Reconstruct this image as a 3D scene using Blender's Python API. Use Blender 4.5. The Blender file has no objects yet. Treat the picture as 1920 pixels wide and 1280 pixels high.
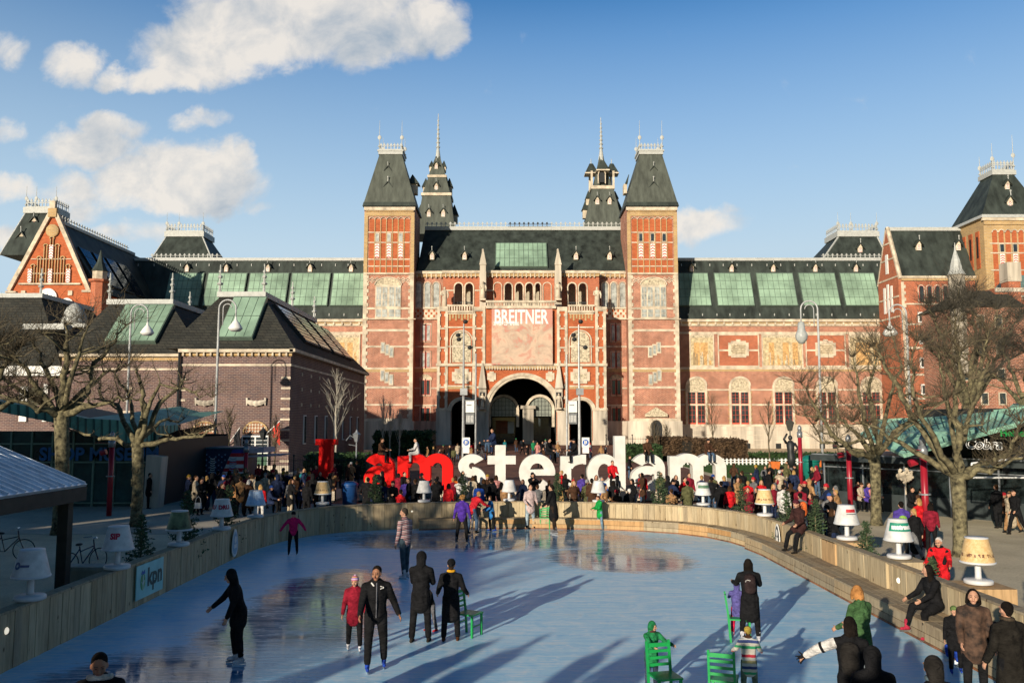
import bpy, math, random
import numpy as np
from mathutils import Vector, Matrix
random.seed(7)
# ------------------------------------------------------------------ camera, sky, sun, exposure
scn = bpy.context.scene
COL = scn.collection
F = 1600.0; HC = 4.4
PITCH = math.atan(150 / F)
CP, SP = math.cos(PITCH), math.sin(PITCH)
cam = bpy.data.cameras.new('camera'); camo = bpy.data.objects.new('camera', cam); COL.objects.link(camo)
cam.sensor_width = 36; cam.lens = 36 * F / 1920; cam.clip_start = 0.1; cam.clip_end = 6000
camo.location = (0, 0, HC); camo.rotation_euler = (math.radians(90) + PITCH, 0, 0)
scn.camera = camo
scn.view_settings.view_transform = 'Standard'; scn.view_settings.look = 'None'
scn.view_settings.exposure = 0.2; scn.view_settings.gamma = 1.0

SUN_AZ = math.radians(27.5)      # light travels toward +Y and +X
SUN_EL = math.radians(12.0)
sl = bpy.data.lights.new('sun', 'SUN'); so = bpy.data.objects.new('sun', sl); COL.objects.link(so)
sl.energy = 5.0; sl.angle = math.radians(0.5); sl.color = (1.0, 0.88, 0.72)
tdir = Vector((math.sin(SUN_AZ) * math.cos(SUN_EL), math.cos(SUN_AZ) * math.cos(SUN_EL), -math.sin(SUN_EL)))
so.rotation_euler = tdir.to_track_quat('-Z', 'Y').to_euler(); so.location = (-30, -40, 40)

def W(px, py, D):
    vx = (px - 960) / F; vy = (640 - py) / F
    t = D / (CP - vy * SP)
    return Vector((vx * t, D, HC + (SP + vy * CP) * t))
def G(px, py, z=0.0):            # ground point under a pixel
    vx = (px - 960) / F; vy = (640 - py) / F
    t = (z - HC) / (SP + vy * CP)
    return Vector((vx * t, (CP - vy * SP) * t, z))

w = bpy.data.worlds.new('World'); scn.world = w; w.use_nodes = True
nt = w.node_tree; nt.nodes.clear()
class NB:
    def __init__(s, nt): s.nt = nt
    def n(s, t, **k):
        nd = s.nt.nodes.new(t)
        for a, b in k.items():
            if a == 'ins':
                for i, v in b.items():
                    if hasattr(v, 'is_linked') or hasattr(v, 'links'): s.nt.links.new(v, nd.inputs[i])
                    else: nd.inputs[i].default_value = v
            else: setattr(nd, a, b)
        return nd
    def m(s, op, a, b=0.0, c=None, clamp=False):
        d = {0: a, 1: b}
        if c is not None: d[2] = c
        nd = s.n('ShaderNodeMath', operation=op, ins=d); nd.use_clamp = clamp
        return nd.outputs[0]
    def mix(s, f, a, b):
        nd = s.n('ShaderNodeMix', data_type='RGBA'); 
        for i, v in ((0, f), (6, a), (7, b)):
            if hasattr(v, 'links'): s.nt.links.new(v, nd.inputs[i])
            else: nd.inputs[i].default_value = v
        return nd.outputs[2]
    def ramp(s, f, stops, interp='LINEAR'):
        nd = s.n('ShaderNodeValToRGB'); cr = nd.color_ramp; cr.interpolation = interp
        while len(cr.elements) < len(stops): cr.elements.new(0.5)
        for e, (p, c) in zip(cr.elements, stops):
            e.position = p; e.color = c if len(c) == 4 else (*c, 1)
        s.nt.links.new(f, nd.inputs[0]); return nd.outputs[0]
    def noise(s, vec, scale, detail=4, rough=0.55, dist=0.0):
        nd = s.n('ShaderNodeTexNoise', ins={'Scale': scale, 'Detail': detail, 'Roughness': rough, 'Distortion': dist})
        if vec is not None: s.nt.links.new(vec, nd.inputs['Vector'])
        return nd
b = NB(nt)
sky = b.n('ShaderNodeTexSky', sky_type='NISHITA', sun_disc=False)
sky.sun_elevation = SUN_EL
sky.sun_rotation = math.atan2(-tdir.x, -tdir.y)
sky.altitude = 0; sky.air_density = 1.0; sky.dust_density = 0.6; sky.ozone_density = 2.2
tc = b.n('ShaderNodeTexCoord')
sep = b.n('ShaderNodeSeparateXYZ', ins={0: tc.outputs['Generated']})
ys = b.m('MAXIMUM', sep.outputs[1], 0.05)
u = b.m('DIVIDE', sep.outputs[0], ys); v = b.m('DIVIDE', sep.outputs[2], ys)
uv = b.n('ShaderNodeCombineXYZ', ins={0: u, 1: v, 2: 0.0}).outputs[0]
wn = b.noise(uv, 9.0, 6, 0.6); ws = b.n('ShaderNodeSeparateColor', ins={0: wn.outputs['Color']})
uw = b.m('ADD', u, b.m('MULTIPLY', b.m('SUBTRACT', ws.outputs[0], 0.5), 0.07))
vw = b.m('ADD', v, b.m('MULTIPLY', b.m('SUBTRACT', ws.outputs[1], 0.5), 0.07))
lobes = [(400,85,120,70,1),(500,50,170,80,1),(640,40,170,75,.95),(770,40,90,55,.9),(845,70,38,38,.8),(320,135,80,30,.85),(225,135,42,22,.7),(140,112,55,38,.75),
         (165,268,95,38,.85),(210,232,60,30,.8),(300,330,110,62,1),(395,330,90,52,1),(335,375,110,28,.8),(455,300,32,22,.8),
         (372,232,48,22,.6),(10,85,34,40,.6),(5,235,38,24,.5),(15,345,48,28,.7),(125,350,62,34,.62),(240,435,85,22,.6),(10,440,38,22,.7),(140,395,60,20,.45),(1310,415,75,30,.72),(915,92,16,14,.25),(480,378,40,14,.4)]
acc = None
for (lx, ly, rx, ry, st) in lobes:
    p = W(lx, ly, 1.0); lu, lv = p.x, p.z - HC
    du = b.m('DIVIDE', b.m('SUBTRACT', uw, lu), rx / F * 1.15); dv = b.m('DIVIDE', b.m('SUBTRACT', vw, lv), ry / F * 1.15)
    r2 = b.m('ADD', b.m('MULTIPLY', du, du), b.m('MULTIPLY', dv, dv))
    val = b.m('MULTIPLY', b.m('SUBTRACT', 1.0, b.m('MULTIPLY', r2, 0.6), clamp=True), st)
    acc = val if acc is None else b.m('MAXIMUM', acc, val)
n2 = b.noise(uv, 17.0, 10, 0.62, 0.4)
dens = b.m('ADD', acc, b.m('MULTIPLY', b.m('SUBTRACT', n2.outputs[0], 0.5), 1.25))
alpha = b.n('ShaderNodeMapRange', interpolation_type='SMOOTHSTEP', ins={0: dens, 1: 0.16, 2: 0.70}).outputs[0]
alpha = b.m('MULTIPLY', alpha, b.m('GREATER_THAN', sep.outputs[1], 0.1))
n3 = b.noise(uv, 13.0, 7, 0.6, 0.3)
# soft grey belly where the cloud is thickest and toward the large cloud's right end
pb = W(720, 95, 1.0)
bu = b.m('DIVIDE', b.m('SUBTRACT', uw, pb.x), 0.14); bv = b.m('DIVIDE', b.m('SUBTRACT', vw, pb.z - HC), 0.05)
bel = b.m('SUBTRACT', 1.0, b.m('ADD', b.m('MULTIPLY', bu, bu), b.m('MULTIPLY', bv, bv)), clamp=True)
shade = b.m('ADD', b.m('MULTIPLY', b.m('SUBTRACT', n3.outputs[0], 0.44), 3.0), b.m('MULTIPLY', bel, 0.45), clamp=True)
ccol = b.mix(shade, (11.0, 10.3, 9.4, 1), (4.6, 5.6, 6.7, 1))
hs = b.n('ShaderNodeHueSaturation', ins={'Saturation': 1.75, 'Value': 1.35, 'Color': sky.outputs[0]})
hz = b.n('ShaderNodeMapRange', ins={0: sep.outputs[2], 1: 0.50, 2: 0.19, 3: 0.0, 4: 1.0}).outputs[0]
# paler haze toward the north (ahead), dimmed overhead and behind to cut fill
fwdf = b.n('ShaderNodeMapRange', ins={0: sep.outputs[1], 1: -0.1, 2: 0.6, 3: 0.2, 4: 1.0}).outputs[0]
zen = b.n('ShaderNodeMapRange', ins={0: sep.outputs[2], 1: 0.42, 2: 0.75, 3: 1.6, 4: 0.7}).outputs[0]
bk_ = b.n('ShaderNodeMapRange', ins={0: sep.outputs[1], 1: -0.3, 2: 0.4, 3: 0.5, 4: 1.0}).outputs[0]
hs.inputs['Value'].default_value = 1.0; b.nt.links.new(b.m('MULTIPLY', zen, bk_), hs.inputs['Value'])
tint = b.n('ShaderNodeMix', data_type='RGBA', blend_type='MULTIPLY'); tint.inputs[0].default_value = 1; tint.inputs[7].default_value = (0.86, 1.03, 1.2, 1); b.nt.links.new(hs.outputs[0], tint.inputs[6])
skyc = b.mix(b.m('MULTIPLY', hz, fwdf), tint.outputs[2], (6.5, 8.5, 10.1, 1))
out = b.mix(b.m('MULTIPLY', alpha, 0.93), skyc, ccol)
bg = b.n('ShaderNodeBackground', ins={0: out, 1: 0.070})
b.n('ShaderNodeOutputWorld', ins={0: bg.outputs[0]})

# ------------------------------------------------------------------ helpers
def tag(o, label=None, cat=None, group=None, kind=None):
    if label: o['label'] = label
    if cat: o['category'] = cat
    if group: o['group'] = group
    if kind: o['kind'] = kind
    return o
def empty(name, loc=(0, 0, 0), rz=0.0, label=None, cat=None, group=None):
    o = bpy.data.objects.new(name, None); COL.objects.link(o); o.location = loc; o.rotation_euler = (0, 0, rz)
    o.empty_display_size = 0.3
    return tag(o, label, cat, group)

MATS = {}
def mat(name, col, rough=0.7, metal=0.0, var=0.15, scale=3.0, spec=0.4, bump=0.0, emit=0.0, streak=False, obj=False):
    if name in MATS: return MATS[name]
    m = bpy.data.materials.new(name); m.use_nodes = True; t = m.node_tree; bs = t.nodes['Principled BSDF']
    q = NB(t)
    c = q.n('ShaderNodeTexCoord').outputs['Object'] if obj else q.n('ShaderNodeNewGeometry').outputs['Position']
    if streak: c = q.n('ShaderNodeMapping', ins={0: c, 3: (1, 1, 0.12)}).outputs[0]
    nz = q.noise(c, scale, 5, 0.6)
    lo = tuple(x * (1 - var * 1.6) for x in col); hi = tuple(min(1, x * (1 + var * 1.4)) for x in col)
    t.links.new(q.ramp(nz.outputs[0], [(0.3, lo), (0.7, hi)]), bs.inputs['Base Color'])
    bs.inputs['Roughness'].default_value = rough; bs.inputs['Metallic'].default_value = metal
    bs.inputs['Specular IOR Level'].default_value = spec
    if bump:
        bp = q.n('ShaderNodeBump', ins={'Strength': bump, 'Distance': 0.05, 'Height': nz.outputs[0]})
        t.links.new(bp.outputs[0], bs.inputs['Normal'])
    if emit:
        bs.inputs['Emission Color'].default_value = (*col, 1); bs.inputs['Emission Strength'].default_value = emit
    MATS[name] = m; return m
def brick(name, c1, c2, mortar, bw=0.5, bh=0.16, var=0.25, ms=0.02, rough=0.85):
    m = bpy.data.materials.new(name); m.use_nodes = True; t = m.node_tree; bs = t.nodes['Principled BSDF']
    q = NB(t); g = q.n('ShaderNodeNewGeometry').outputs['Position']
    s = q.n('ShaderNodeSeparateXYZ', ins={0: g})
    vec = q.n('ShaderNodeCombineXYZ', ins={0: q.m('ADD', s.outputs[0], s.outputs[1]), 1: s.outputs[2], 2: 0.0}).outputs[0]
    bt = q.n('ShaderNodeTexBrick', ins={'Vector': vec, 'Color1': (*c1, 1), 'Color2': (*c2, 1), 'Mortar': (*mortar, 1), 'Scale': 1.0,
                                        'Mortar Size': ms, 'Brick Width': bw, 'Row Height': bh, 'Bias': 0.0, 'Mortar Smooth': 0.3})
    nz = q.noise(g, 0.6, 6, 0.65)
    nz2 = q.noise(g, 7.0, 3, 0.6)
    f = q.m('ADD', q.m('MULTIPLY', nz.outputs[0], 0.6), q.m('MULTIPLY', nz2.outputs[0], 0.4))
    k = q.ramp(f, [(0.32, (1 - var * 1.3,) * 3), (0.68, (1 + var * 0.6,) * 3)])
    mm = q.n('ShaderNodeMix', data_type='RGBA', blend_type='MULTIPLY'); mm.inputs[0].default_value = 1
    t.links.new(bt.outputs[0], mm.inputs[6]); t.links.new(k, mm.inputs[7])
    t.links.new(mm.outputs[2], bs.inputs['Base Color']); bs.inputs['Roughness'].default_value = rough
    bs.inputs['Specular IOR Level'].default_value = 0.2
    MATS[name] = m; return m

class MB:
    """collects shapes into one mesh"""
    def __init__(s): s.v = []; s.f = []; s.m = []; s.sm = []; s.cur = 0; s.smooth = False
    def add(s, vs, fs, mi=None):
        o = len(s.v); s.v.extend([tuple(x) for x in vs])
        mi = s.cur if mi is None else mi
        for f in fs: s.f.append(tuple(i + o for i in f)); s.m.append(mi); s.sm.append(s.smooth)
    def box(s, x0, y0, z0, x1, y1, z1, mi=None):
        x0, x1 = min(x0, x1), max(x0, x1); y0, y1 = min(y0, y1), max(y0, y1); z0, z1 = min(z0, z1), max(z0, z1)
        s.add([(x0,y0,z0),(x1,y0,z0),(x1,y1,z0),(x0,y1,z0),(x0,y0,z1),(x1,y0,z1),(x1,y1,z1),(x0,y1,z1)],
              [(0,3,2,1),(4,5,6,7),(0,1,5,4),(1,2,6,5),(2,3,7,6),(3,0,4,7)], mi)
    def quad(s, a, b_, c, d, mi=None): s.add([a, b_, c, d], [(0, 1, 2, 3)], mi)
    def prism(s, pts, off, mi=None):    # planar polygon pts (3D) extruded by vector off
        n = len(pts); off = Vector(off); top = [Vector(p) + off for p in pts]
        s.add([tuple(p) for p in pts] + [tuple(p) for p in top],
              [tuple(range(n))[::-1], tuple(range(n, 2 * n))] + [(i, (i + 1) % n, n + (i + 1) % n, n + i) for i in range(n)], mi)
    def frustum(s, b0, b1, mi=None):    # two rects (x0,y0,x1,y1,z)
        def r(q): return [(q[0], q[1], q[4]), (q[2], q[1], q[4]), (q[2], q[3], q[4]), (q[0], q[3], q[4])]
        s.add(r(b0) + r(b1), [(3, 2, 1, 0), (4, 5, 6, 7), (0, 1, 5, 4), (1, 2, 6, 5), (2, 3, 7, 6), (3, 0, 4, 7)], mi)
    def tube(s, pts, rad, n=6, mi=None, cap=True):
        pts = [Vector(p) for p in pts]; k = len(pts)
        if not hasattr(rad, '__len__'): rad = [rad] * k
        o = len(s.v); ref = None; vs = []
        for i, p in enumerate(pts):
            d = (pts[min(i + 1, k - 1)] - pts[max(i - 1, 0)])
            if d.length < 1e-9: d = Vector((0, 0, 1))
            d.normalize()
            if ref is None: ref = Vector((0, 0, 1)).cross(d) if abs(d.z) < 0.9 else Vector((1, 0, 0)).cross(d)
            ref = ref - d * ref.dot(d)
            if ref.length < 1e-6: ref = Vector((1, 0, 0)) - d * d.x
            ref.normalize(); q = d.cross(ref)
            for j in range(n):
                a = 2 * math.pi * j / n
                vs.append(tuple(p + (ref * math.cos(a) + q * math.sin(a)) * rad[i]))
        fs = []
        for i in range(k - 1):
            for j in range(n):
                a, b2 = i * n + j, i * n + (j + 1) % n
                fs.append((a, b2, b2 + n, a + n))
        if cap: fs.append(tuple(range(n))[::-1]); fs.append(tuple(range((k - 1) * n, k * n)))
        s.add(vs, fs, mi)
    def lathe(s, prof, c=(0, 0, 0), n=16, mi=None):
        vs = []; k = len(prof)
        for (r, z) in prof:
            for j in range(n):
                a = 2 * math.pi * j / n; vs.append((c[0] + r * math.cos(a), c[1] + r * math.sin(a), c[2] + z))
        fs = [(i * n + j, i * n + (j + 1) % n, (i + 1) * n + (j + 1) % n, (i + 1) * n + j) for i in range(k - 1) for j in range(n)]
        fs.append(tuple(range(n))[::-1]); fs.append(tuple(range((k - 1) * n, k * n)))
        s.add(vs, fs, mi)
    def ell(s, c, r, nu=10, nv=7, mi=None):
        prof = [(max(1e-4, math.sin(math.pi * i / nv)), -math.cos(math.pi * i / nv)) for i in range(nv + 1)]
        vs = []
        for (q, z) in prof:
            for j in range(nu):
                a = 2 * math.pi * j / nu
                vs.append((c[0] + r[0] * q * math.cos(a), c[1] + r[1] * q * math.sin(a), c[2] + r[2] * z))
        fs = [(i * nu + j, i * nu + (j + 1) % nu, (i + 1) * nu + (j + 1) % nu, (i + 1) * nu + j) for i in range(nv) for j in range(nu)]
        s.add(vs, fs, mi)
    def build(s, name, mats, parent=None, loc=None):
        me = bpy.data.meshes.new(name); me.from_pydata(s.v, [], s.f)
        for m_ in (mats if isinstance(mats, (list, tuple)) else [mats]): me.materials.append(m_)
        me.polygons.foreach_set('material_index', s.m); me.polygons.foreach_set('use_smooth', s.sm)
        me.update(); o = bpy.data.objects.new(name, me); COL.objects.link(o)
        if parent is not None: o.parent = parent
        if loc is not None: o.location = loc
        return o
def text_mb(body, size, bold=0.0):
    """outline of writing as flat mesh data (x, z), centred"""
    cu = bpy.data.curves.new('txt', 'FONT'); cu.body = body; cu.size = size; cu.offset = bold; cu.align_x = 'CENTER'; cu.align_y = 'CENTER'; cu.resolution_u = 3
    o = bpy.data.objects.new('txt', cu); COL.objects.link(o)
    dg = bpy.context.evaluated_depsgraph_get(); me = bpy.data.meshes.new_from_object(o.evaluated_get(dg))
    vs = [tuple(v_.co) for v_ in me.vertices]; fs = [tuple(p.vertices) for p in me.polygons]
    bpy.data.objects.remove(o); bpy.data.curves.remove(cu); bpy.data.meshes.remove(me)
    return vs, fs
# ------------------------------------------------------------------ materials
M_st = mat('sandstone', (0.57, 0.485, 0.365), 0.85, var=0.26, scale=0.9, spec=0.2)
M_st2 = mat('weathered_stone', (0.50, 0.44, 0.35), 0.9, var=0.3, scale=0.8, spec=0.2, streak=True)
M_ye = brick('yellow_brick', (0.52, 0.34, 0.14), (0.42, 0.27, 0.12), (0.5, 0.42, 0.3), 0.6, 0.22, 0.2)
M_rb = brick('red_brick', (0.50, 0.135, 0.055), (0.40, 0.10, 0.045), (0.42, 0.25, 0.17), 0.42, 0.16, 0.28, 0.02)
M_or = brick('orange_brick', (0.50, 0.13, 0.048), (0.38, 0.09, 0.035), (0.45, 0.18, 0.08), 0.42, 0.16, 0.22, 0.012)
M_pk = brick('pale_red_brick', (0.47, 0.165, 0.09), (0.33, 0.10, 0.06), (0.55, 0.38, 0.28), 0.46, 0.17, 0.42, 0.03)
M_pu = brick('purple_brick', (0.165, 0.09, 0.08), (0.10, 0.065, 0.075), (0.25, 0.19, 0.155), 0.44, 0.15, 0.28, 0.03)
M_sl = mat('slate_roof', (0.040, 0.050, 0.043), 0.62, var=0.35, scale=0.9, spec=0.25, streak=True)
M_sl2 = brick('rough_slate', (0.062, 0.06, 0.048), (0.04, 0.042, 0.036), (0.02, 0.02, 0.02), 0.7, 0.28, 0.35, 0.03)
M_sls = mat('tower_slate', (0.085, 0.095, 0.078), 0.7, var=0.25, scale=1.4, spec=0.25, streak=True)
M_ld = mat('pale_lead', (0.44, 0.45, 0.42), 0.6, var=0.12)
M_wh = mat('white_paint', (0.78, 0.77, 0.72), 0.5, var=0.05)
M_gs = mat('green_glazing', (0.27, 0.40, 0.29), 0.3, var=0.28, scale=0.25, spec=0.5)
M_gf = mat('glazing_bars', (0.10, 0.14, 0.11), 0.5)
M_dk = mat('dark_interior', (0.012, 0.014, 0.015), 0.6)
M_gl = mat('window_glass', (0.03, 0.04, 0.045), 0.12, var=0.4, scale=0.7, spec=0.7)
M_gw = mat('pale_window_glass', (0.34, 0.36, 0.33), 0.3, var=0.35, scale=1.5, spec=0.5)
M_rf = mat('red_frame', (0.50, 0.07, 0.035), 0.5, var=0.05)
M_og = mat('ochre_relief', (0.52, 0.42, 0.25), 0.8, var=0.3, scale=2.5)
M_gr = mat('carved_relief', (0.50, 0.43, 0.30), 0.85, var=0.4, scale=3.5, bump=0.6)
M_cu = mat('copper_green', (0.15, 0.36, 0.27), 0.6, var=0.25, scale=0.8)
M_ir = mat('black_iron', (0.02, 0.022, 0.022), 0.5)
M_go = mat('gilded', (0.7, 0.5, 0.2), 0.35, 0.8)
M_bg = mat('solar_glass', (0.02, 0.025, 0.03), 0.15, spec=0.8)

# ------------------------------------------------------------------ ground, paths, ice
def ground_mat(name, c1, c2, sc, fine, bumpd=0.02, rough=0.9):
    m = bpy.data.materials.new(name); m.use_nodes = True; t = m.node_tree; bs = t.nodes['Principled BSDF']; q = NB(t)
    g = q.n('ShaderNodeNewGeometry').outputs['Position']
    a = q.noise(g, sc, 6, 0.65); c = q.noise(g, fine, 3, 0.7)
    f = q.m('ADD', q.m('MULTIPLY', a.outputs[0], 0.6), q.m('MULTIPLY', c.outputs[0], 0.4))
    t.links.new(q.ramp(f, [(0.35, c1), (0.65, c2)]), bs.inputs['Base Color']); bs.inputs['Roughness'].default_value = rough
    bs.inputs['Specular IOR Level'].default_value = 0.2
    bp = q.n('ShaderNodeBump', ins={'Strength': 0.7, 'Distance': bumpd, 'Height': c.outputs[0]}); t.links.new(bp.outputs[0], bs.inputs['Normal'])
    return m
M_grv = ground_mat('gravel', (0.46, 0.38, 0.24), (0.80, 0.69, 0.48), 0.35, 14)
M_pav = ground_mat('paving', (0.34, 0.30, 0.23), (0.58, 0.52, 0.40), 0.3, 6, 0.01)
M_brp = ground_mat('brick_paving', (0.14, 0.07, 0.048), (0.27, 0.13, 0.09), 0.25, 7, 0.01)
M_gra = ground_mat('grass', (0.035, 0.09, 0.015), (0.09, 0.20, 0.03), 0.5, 20, 0.05)
g = MB(); g.quad((-1500, -300, 0), (1500, -300, 0), (1500, 2500, 0), (-1500, 2500, 0)); tag(g.build('ground', M_grv), kind='structure')
g = MB(); g.box(-60, 34, 0.004, 12.5, 132, 0.008); tag(g.build('pavement', M_pav), kind='structure')
g = MB()
g.prism([(-13, 46.5, 0.012), (15, 46.5, 0.012), (15, 72, 0.012), (15, 128, 0.75), (15, 150, 0.75), (15, 150, 0.010), (15, 72, 0.010)][:0] or
        [(-13, 46.5, 0.0), (-13, 46.5, 0.012), (-13, 70, 0.012), (-13, 126, 0.8), (-13, 175, 0.8), (-13, 175, 0.0)], (29, 0, 0))
tag(g.build('path', M_brp), kind='structure')
g = MB(); g.box(17, 58, 0.004, 60, 112, 0.02); tag(g.build('lawn', M_gra), kind='structure')

WALL = [(-8.95, 4), (-8.95, 10), (-8.95, 20), (-8.95, 27.5), (-8.85, 30), (-8.45, 32), (-7.7, 33.6), (-6.6, 34.7), (-4.8, 35.5), (-2.5, 36.1), (0, 36.3), (2.6, 36.1), (4.9, 35.6), (6.8, 34.6), (8.0, 33.2), (8.7, 31.4), (9.0, 29), (9.0, 27), (9.0, 20), (9.0, 10), (9.0, 4)]
def resample(path, step):
    out = [Vector(path[0])]; acc = 0.0
    for a, c in zip(path, path[1:]):
        a = Vector(a); c = Vector(c); L = (c - a).length; d = step - acc
        while d <= L: out.append(a + (c - a) * (d / L)); d += step
        acc = L - (d - step)
    return out
me = MB()
poly = [(x, y, 0.012) for x, y in WALL]
me.add(poly, [tuple(range(len(poly)))[::-1]])
mi = bpy.data.materials.new('ice'); mi.use_nodes = True; t = mi.node_tree; bs = t.nodes['Principled BSDF']; q = NB(t)
gp = q.n('ShaderNodeNewGeometry').outputs['Position']
st = q.n('ShaderNodeMapping', ins={0: gp, 3: (0.55, 1.0, 1.0)}).outputs[0]
a1 = q.noise(st, 0.22, 5, 0.6, 0.6); a2 = q.noise(gp, 1.6, 6, 0.7, 1.0); a3 = q.noise(q.n('ShaderNodeMapping', ins={0: gp, 2: (0, 0, 0.5), 3: (0.4, 5.0, 1)}).outputs[0], 1.2, 5, 0.7)
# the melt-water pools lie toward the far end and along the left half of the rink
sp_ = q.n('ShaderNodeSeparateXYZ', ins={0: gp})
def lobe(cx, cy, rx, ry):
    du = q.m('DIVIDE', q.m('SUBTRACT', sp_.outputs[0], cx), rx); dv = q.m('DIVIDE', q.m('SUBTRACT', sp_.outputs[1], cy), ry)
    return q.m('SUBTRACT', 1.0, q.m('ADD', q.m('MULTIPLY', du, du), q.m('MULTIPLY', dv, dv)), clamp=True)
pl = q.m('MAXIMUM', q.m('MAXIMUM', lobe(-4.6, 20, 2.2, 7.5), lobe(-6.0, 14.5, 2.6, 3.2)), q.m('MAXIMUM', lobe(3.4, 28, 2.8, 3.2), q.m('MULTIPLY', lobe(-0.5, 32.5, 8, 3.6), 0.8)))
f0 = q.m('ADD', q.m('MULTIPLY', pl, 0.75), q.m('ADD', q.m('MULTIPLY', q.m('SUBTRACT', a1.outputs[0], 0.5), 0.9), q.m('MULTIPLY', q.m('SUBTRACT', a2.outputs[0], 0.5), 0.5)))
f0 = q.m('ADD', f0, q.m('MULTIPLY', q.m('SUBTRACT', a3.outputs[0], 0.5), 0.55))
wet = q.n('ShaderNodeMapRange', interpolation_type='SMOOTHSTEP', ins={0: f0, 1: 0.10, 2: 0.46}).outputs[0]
ff = q.m('ADD', q.m('MULTIPLY', a2.outputs[0], 0.5), q.m('MULTIPLY', a3.outputs[0], 0.5))
dry = q.ramp(ff, [(0.36, (0.22, 0.60, 0.86)), (0.5, (0.40, 0.74, 0.92)), (0.68, (0.74, 0.90, 0.95))])
scr = None     # thin skate scratches crossing in several directions
for ang, sc_ in ((0.5, 1.0), (-0.8, 1.3), (1.35, 0.8), (-0.15, 1.1)):
    mp = q.n('ShaderNodeMapping', ins={0: gp, 2: (0, 0, ang), 3: (0.35 * sc_, 5.0 * sc_, 1)}).outputs[0]
    nn_ = q.noise(mp, 1.0, 2, 0.5, 0.8); ln = q.m('SUBTRACT', 1.0, q.m('MULTIPLY', q.m('ABSOLUTE', q.m('SUBTRACT', nn_.outputs[0], 0.5)), 70.0), clamp=True)
    scr = ln if scr is None else q.m('MAXIMUM', scr, ln)
scr = q.m('MULTIPLY', scr, q.m('MULTIPLY', a2.outputs[0], 1.5), clamp=True)
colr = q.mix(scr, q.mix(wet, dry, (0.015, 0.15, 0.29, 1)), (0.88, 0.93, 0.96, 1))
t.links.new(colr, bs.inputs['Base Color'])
ro = q.m('ADD', q.m('MULTIPLY', q.m('SUBTRACT', 1.0, wet), 0.30), q.m('ADD', 0.015, q.m('MULTIPLY', a2.outputs[0], 0.05)))
t.links.new(q.m('ADD', ro, q.m('MULTIPLY', scr, 0.2)), bs.inputs['Roughness']); bs.inputs['IOR'].default_value = 1.36
bp = q.n('ShaderNodeBump', ins={'Strength': q.m('ADD', 0.05, q.m('MULTIPLY', q.m('SUBTRACT', 1.0, wet), 0.3)), 'Distance': 0.012, 'Height': q.m('SUBTRACT', a3.outputs[0], q.m('MULTIPLY', scr, 0.4))}); t.links.new(bp.outputs[0], bs.inputs['Normal'])
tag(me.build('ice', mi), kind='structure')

def plank_mat(name, cols, rough=0.8):
    m = bpy.data.materials.new(name); m.use_nodes = True; t = m.node_tree; bs = t.nodes['Principled BSDF']; q = NB(t)
    g_ = q.n('ShaderNodeNewGeometry'); r = g_.outputs['Random Per Island']
    base = q.ramp(r, [(i / (len(cols) - 1), c) for i, c in enumerate(cols)])
    nz = q.noise(q.n('ShaderNodeMapping', ins={0: g_.outputs['Position'], 3: (6, 6, 0.7)}).outputs[0], 2.0, 6, 0.65)
    k = q.ramp(nz.outputs[0], [(0.3, (0.62, 0.6, 0.57)), (0.55, (1, 1, 1)), (0.8, (1.1, 1.08, 1.0))])
    kn = q.n('ShaderNodeTexVoronoi', ins={'Vector': q.n('ShaderNodeMapping', ins={0: g_.outputs['Position'], 3: (3.5, 3.5, 2.0)}).outputs[0], 'Scale': 1.0})
    kk = q.ramp(kn.outputs['Distance'], [(0.05, (0.3, 0.22, 0.15)), (0.12, (1, 1, 1))])
    mm = q.n('ShaderNodeMix', data_type='RGBA', blend_type='MULTIPLY'); mm.inputs[0].default_value = 1
    t.links.new(base, mm.inputs[6]); t.links.new(k, mm.inputs[7])
    m2 = q.n('ShaderNodeMix', data_type='RGBA', blend_type='MULTIPLY'); m2.inputs[0].default_value = 1
    t.links.new(mm.outputs[2], m2.inputs[6]); t.links.new(kk, m2.inputs[7])
    t.links.new(m2.outputs[2], bs.inputs['Base Color']); bs.inputs['Roughness'].default_value = rough
    bs.inputs['Specular IOR Level'].default_value = 0.25
    return m
M_pl = plank_mat('fence_planks', [(0.36, 0.28, 0.16), (0.50, 0.40, 0.25), (0.42, 0.33, 0.2), (0.55, 0.45, 0.28), (0.33, 0.27, 0.18)])
M_pb = plank_mat('bench_planks', [(0.32, 0.25, 0.16), (0.42, 0.34, 0.22), (0.27, 0.22, 0.15), (0.5, 0.36, 0.2)])
M_wo = plank_mat('wet_orange_planks', [(0.45, 0.25, 0.10), (0.52, 0.33, 0.16), (0.55, 0.40, 0.22)])
M_ms = mat('melt_stain', (0.24, 0.10, 0.04), 0.6, var=0.4)

ctr = Vector((0, 22))
def inward(p, i, path):
    a = path[max(i - 1, 0)]; c = path[min(i + 1, len(path) - 1)]; d = (c - a).normalized()
    n = Vector((d.y, -d.x))
    if n.dot(ctr - p) < 0: n = -n
    return n, d
WT = 1.07
rw = empty('rink_fence', (0, 20, 0), label='long curved fence of upright wooden boards around the ice rink', cat='fence')
def seg(mb, a, c, n, z0, z1, th, mi=None):   # slab between 2D points, thickness th outward of n
    mb.prism([(a.x, a.y, z0), (c.x, c.y, z0), (c.x, c.y, z1), (a.x, a.y, z1)], (-n.x * th, -n.y * th, 0), mi)
pts = resample(WALL, 0.235); bd = MB(); cap = MB()
for i, (a, c) in enumerate(zip(pts, pts[1:])):
    n, d = inward(a, i, pts); e = d * 0.006; jit = random.uniform(0, 0.014)
    seg(bd, a + e + n * jit, c - e + n * jit, n, 0.0, WT - 0.05, 0.04)
bk = resample(WALL, 1.2)
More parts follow.
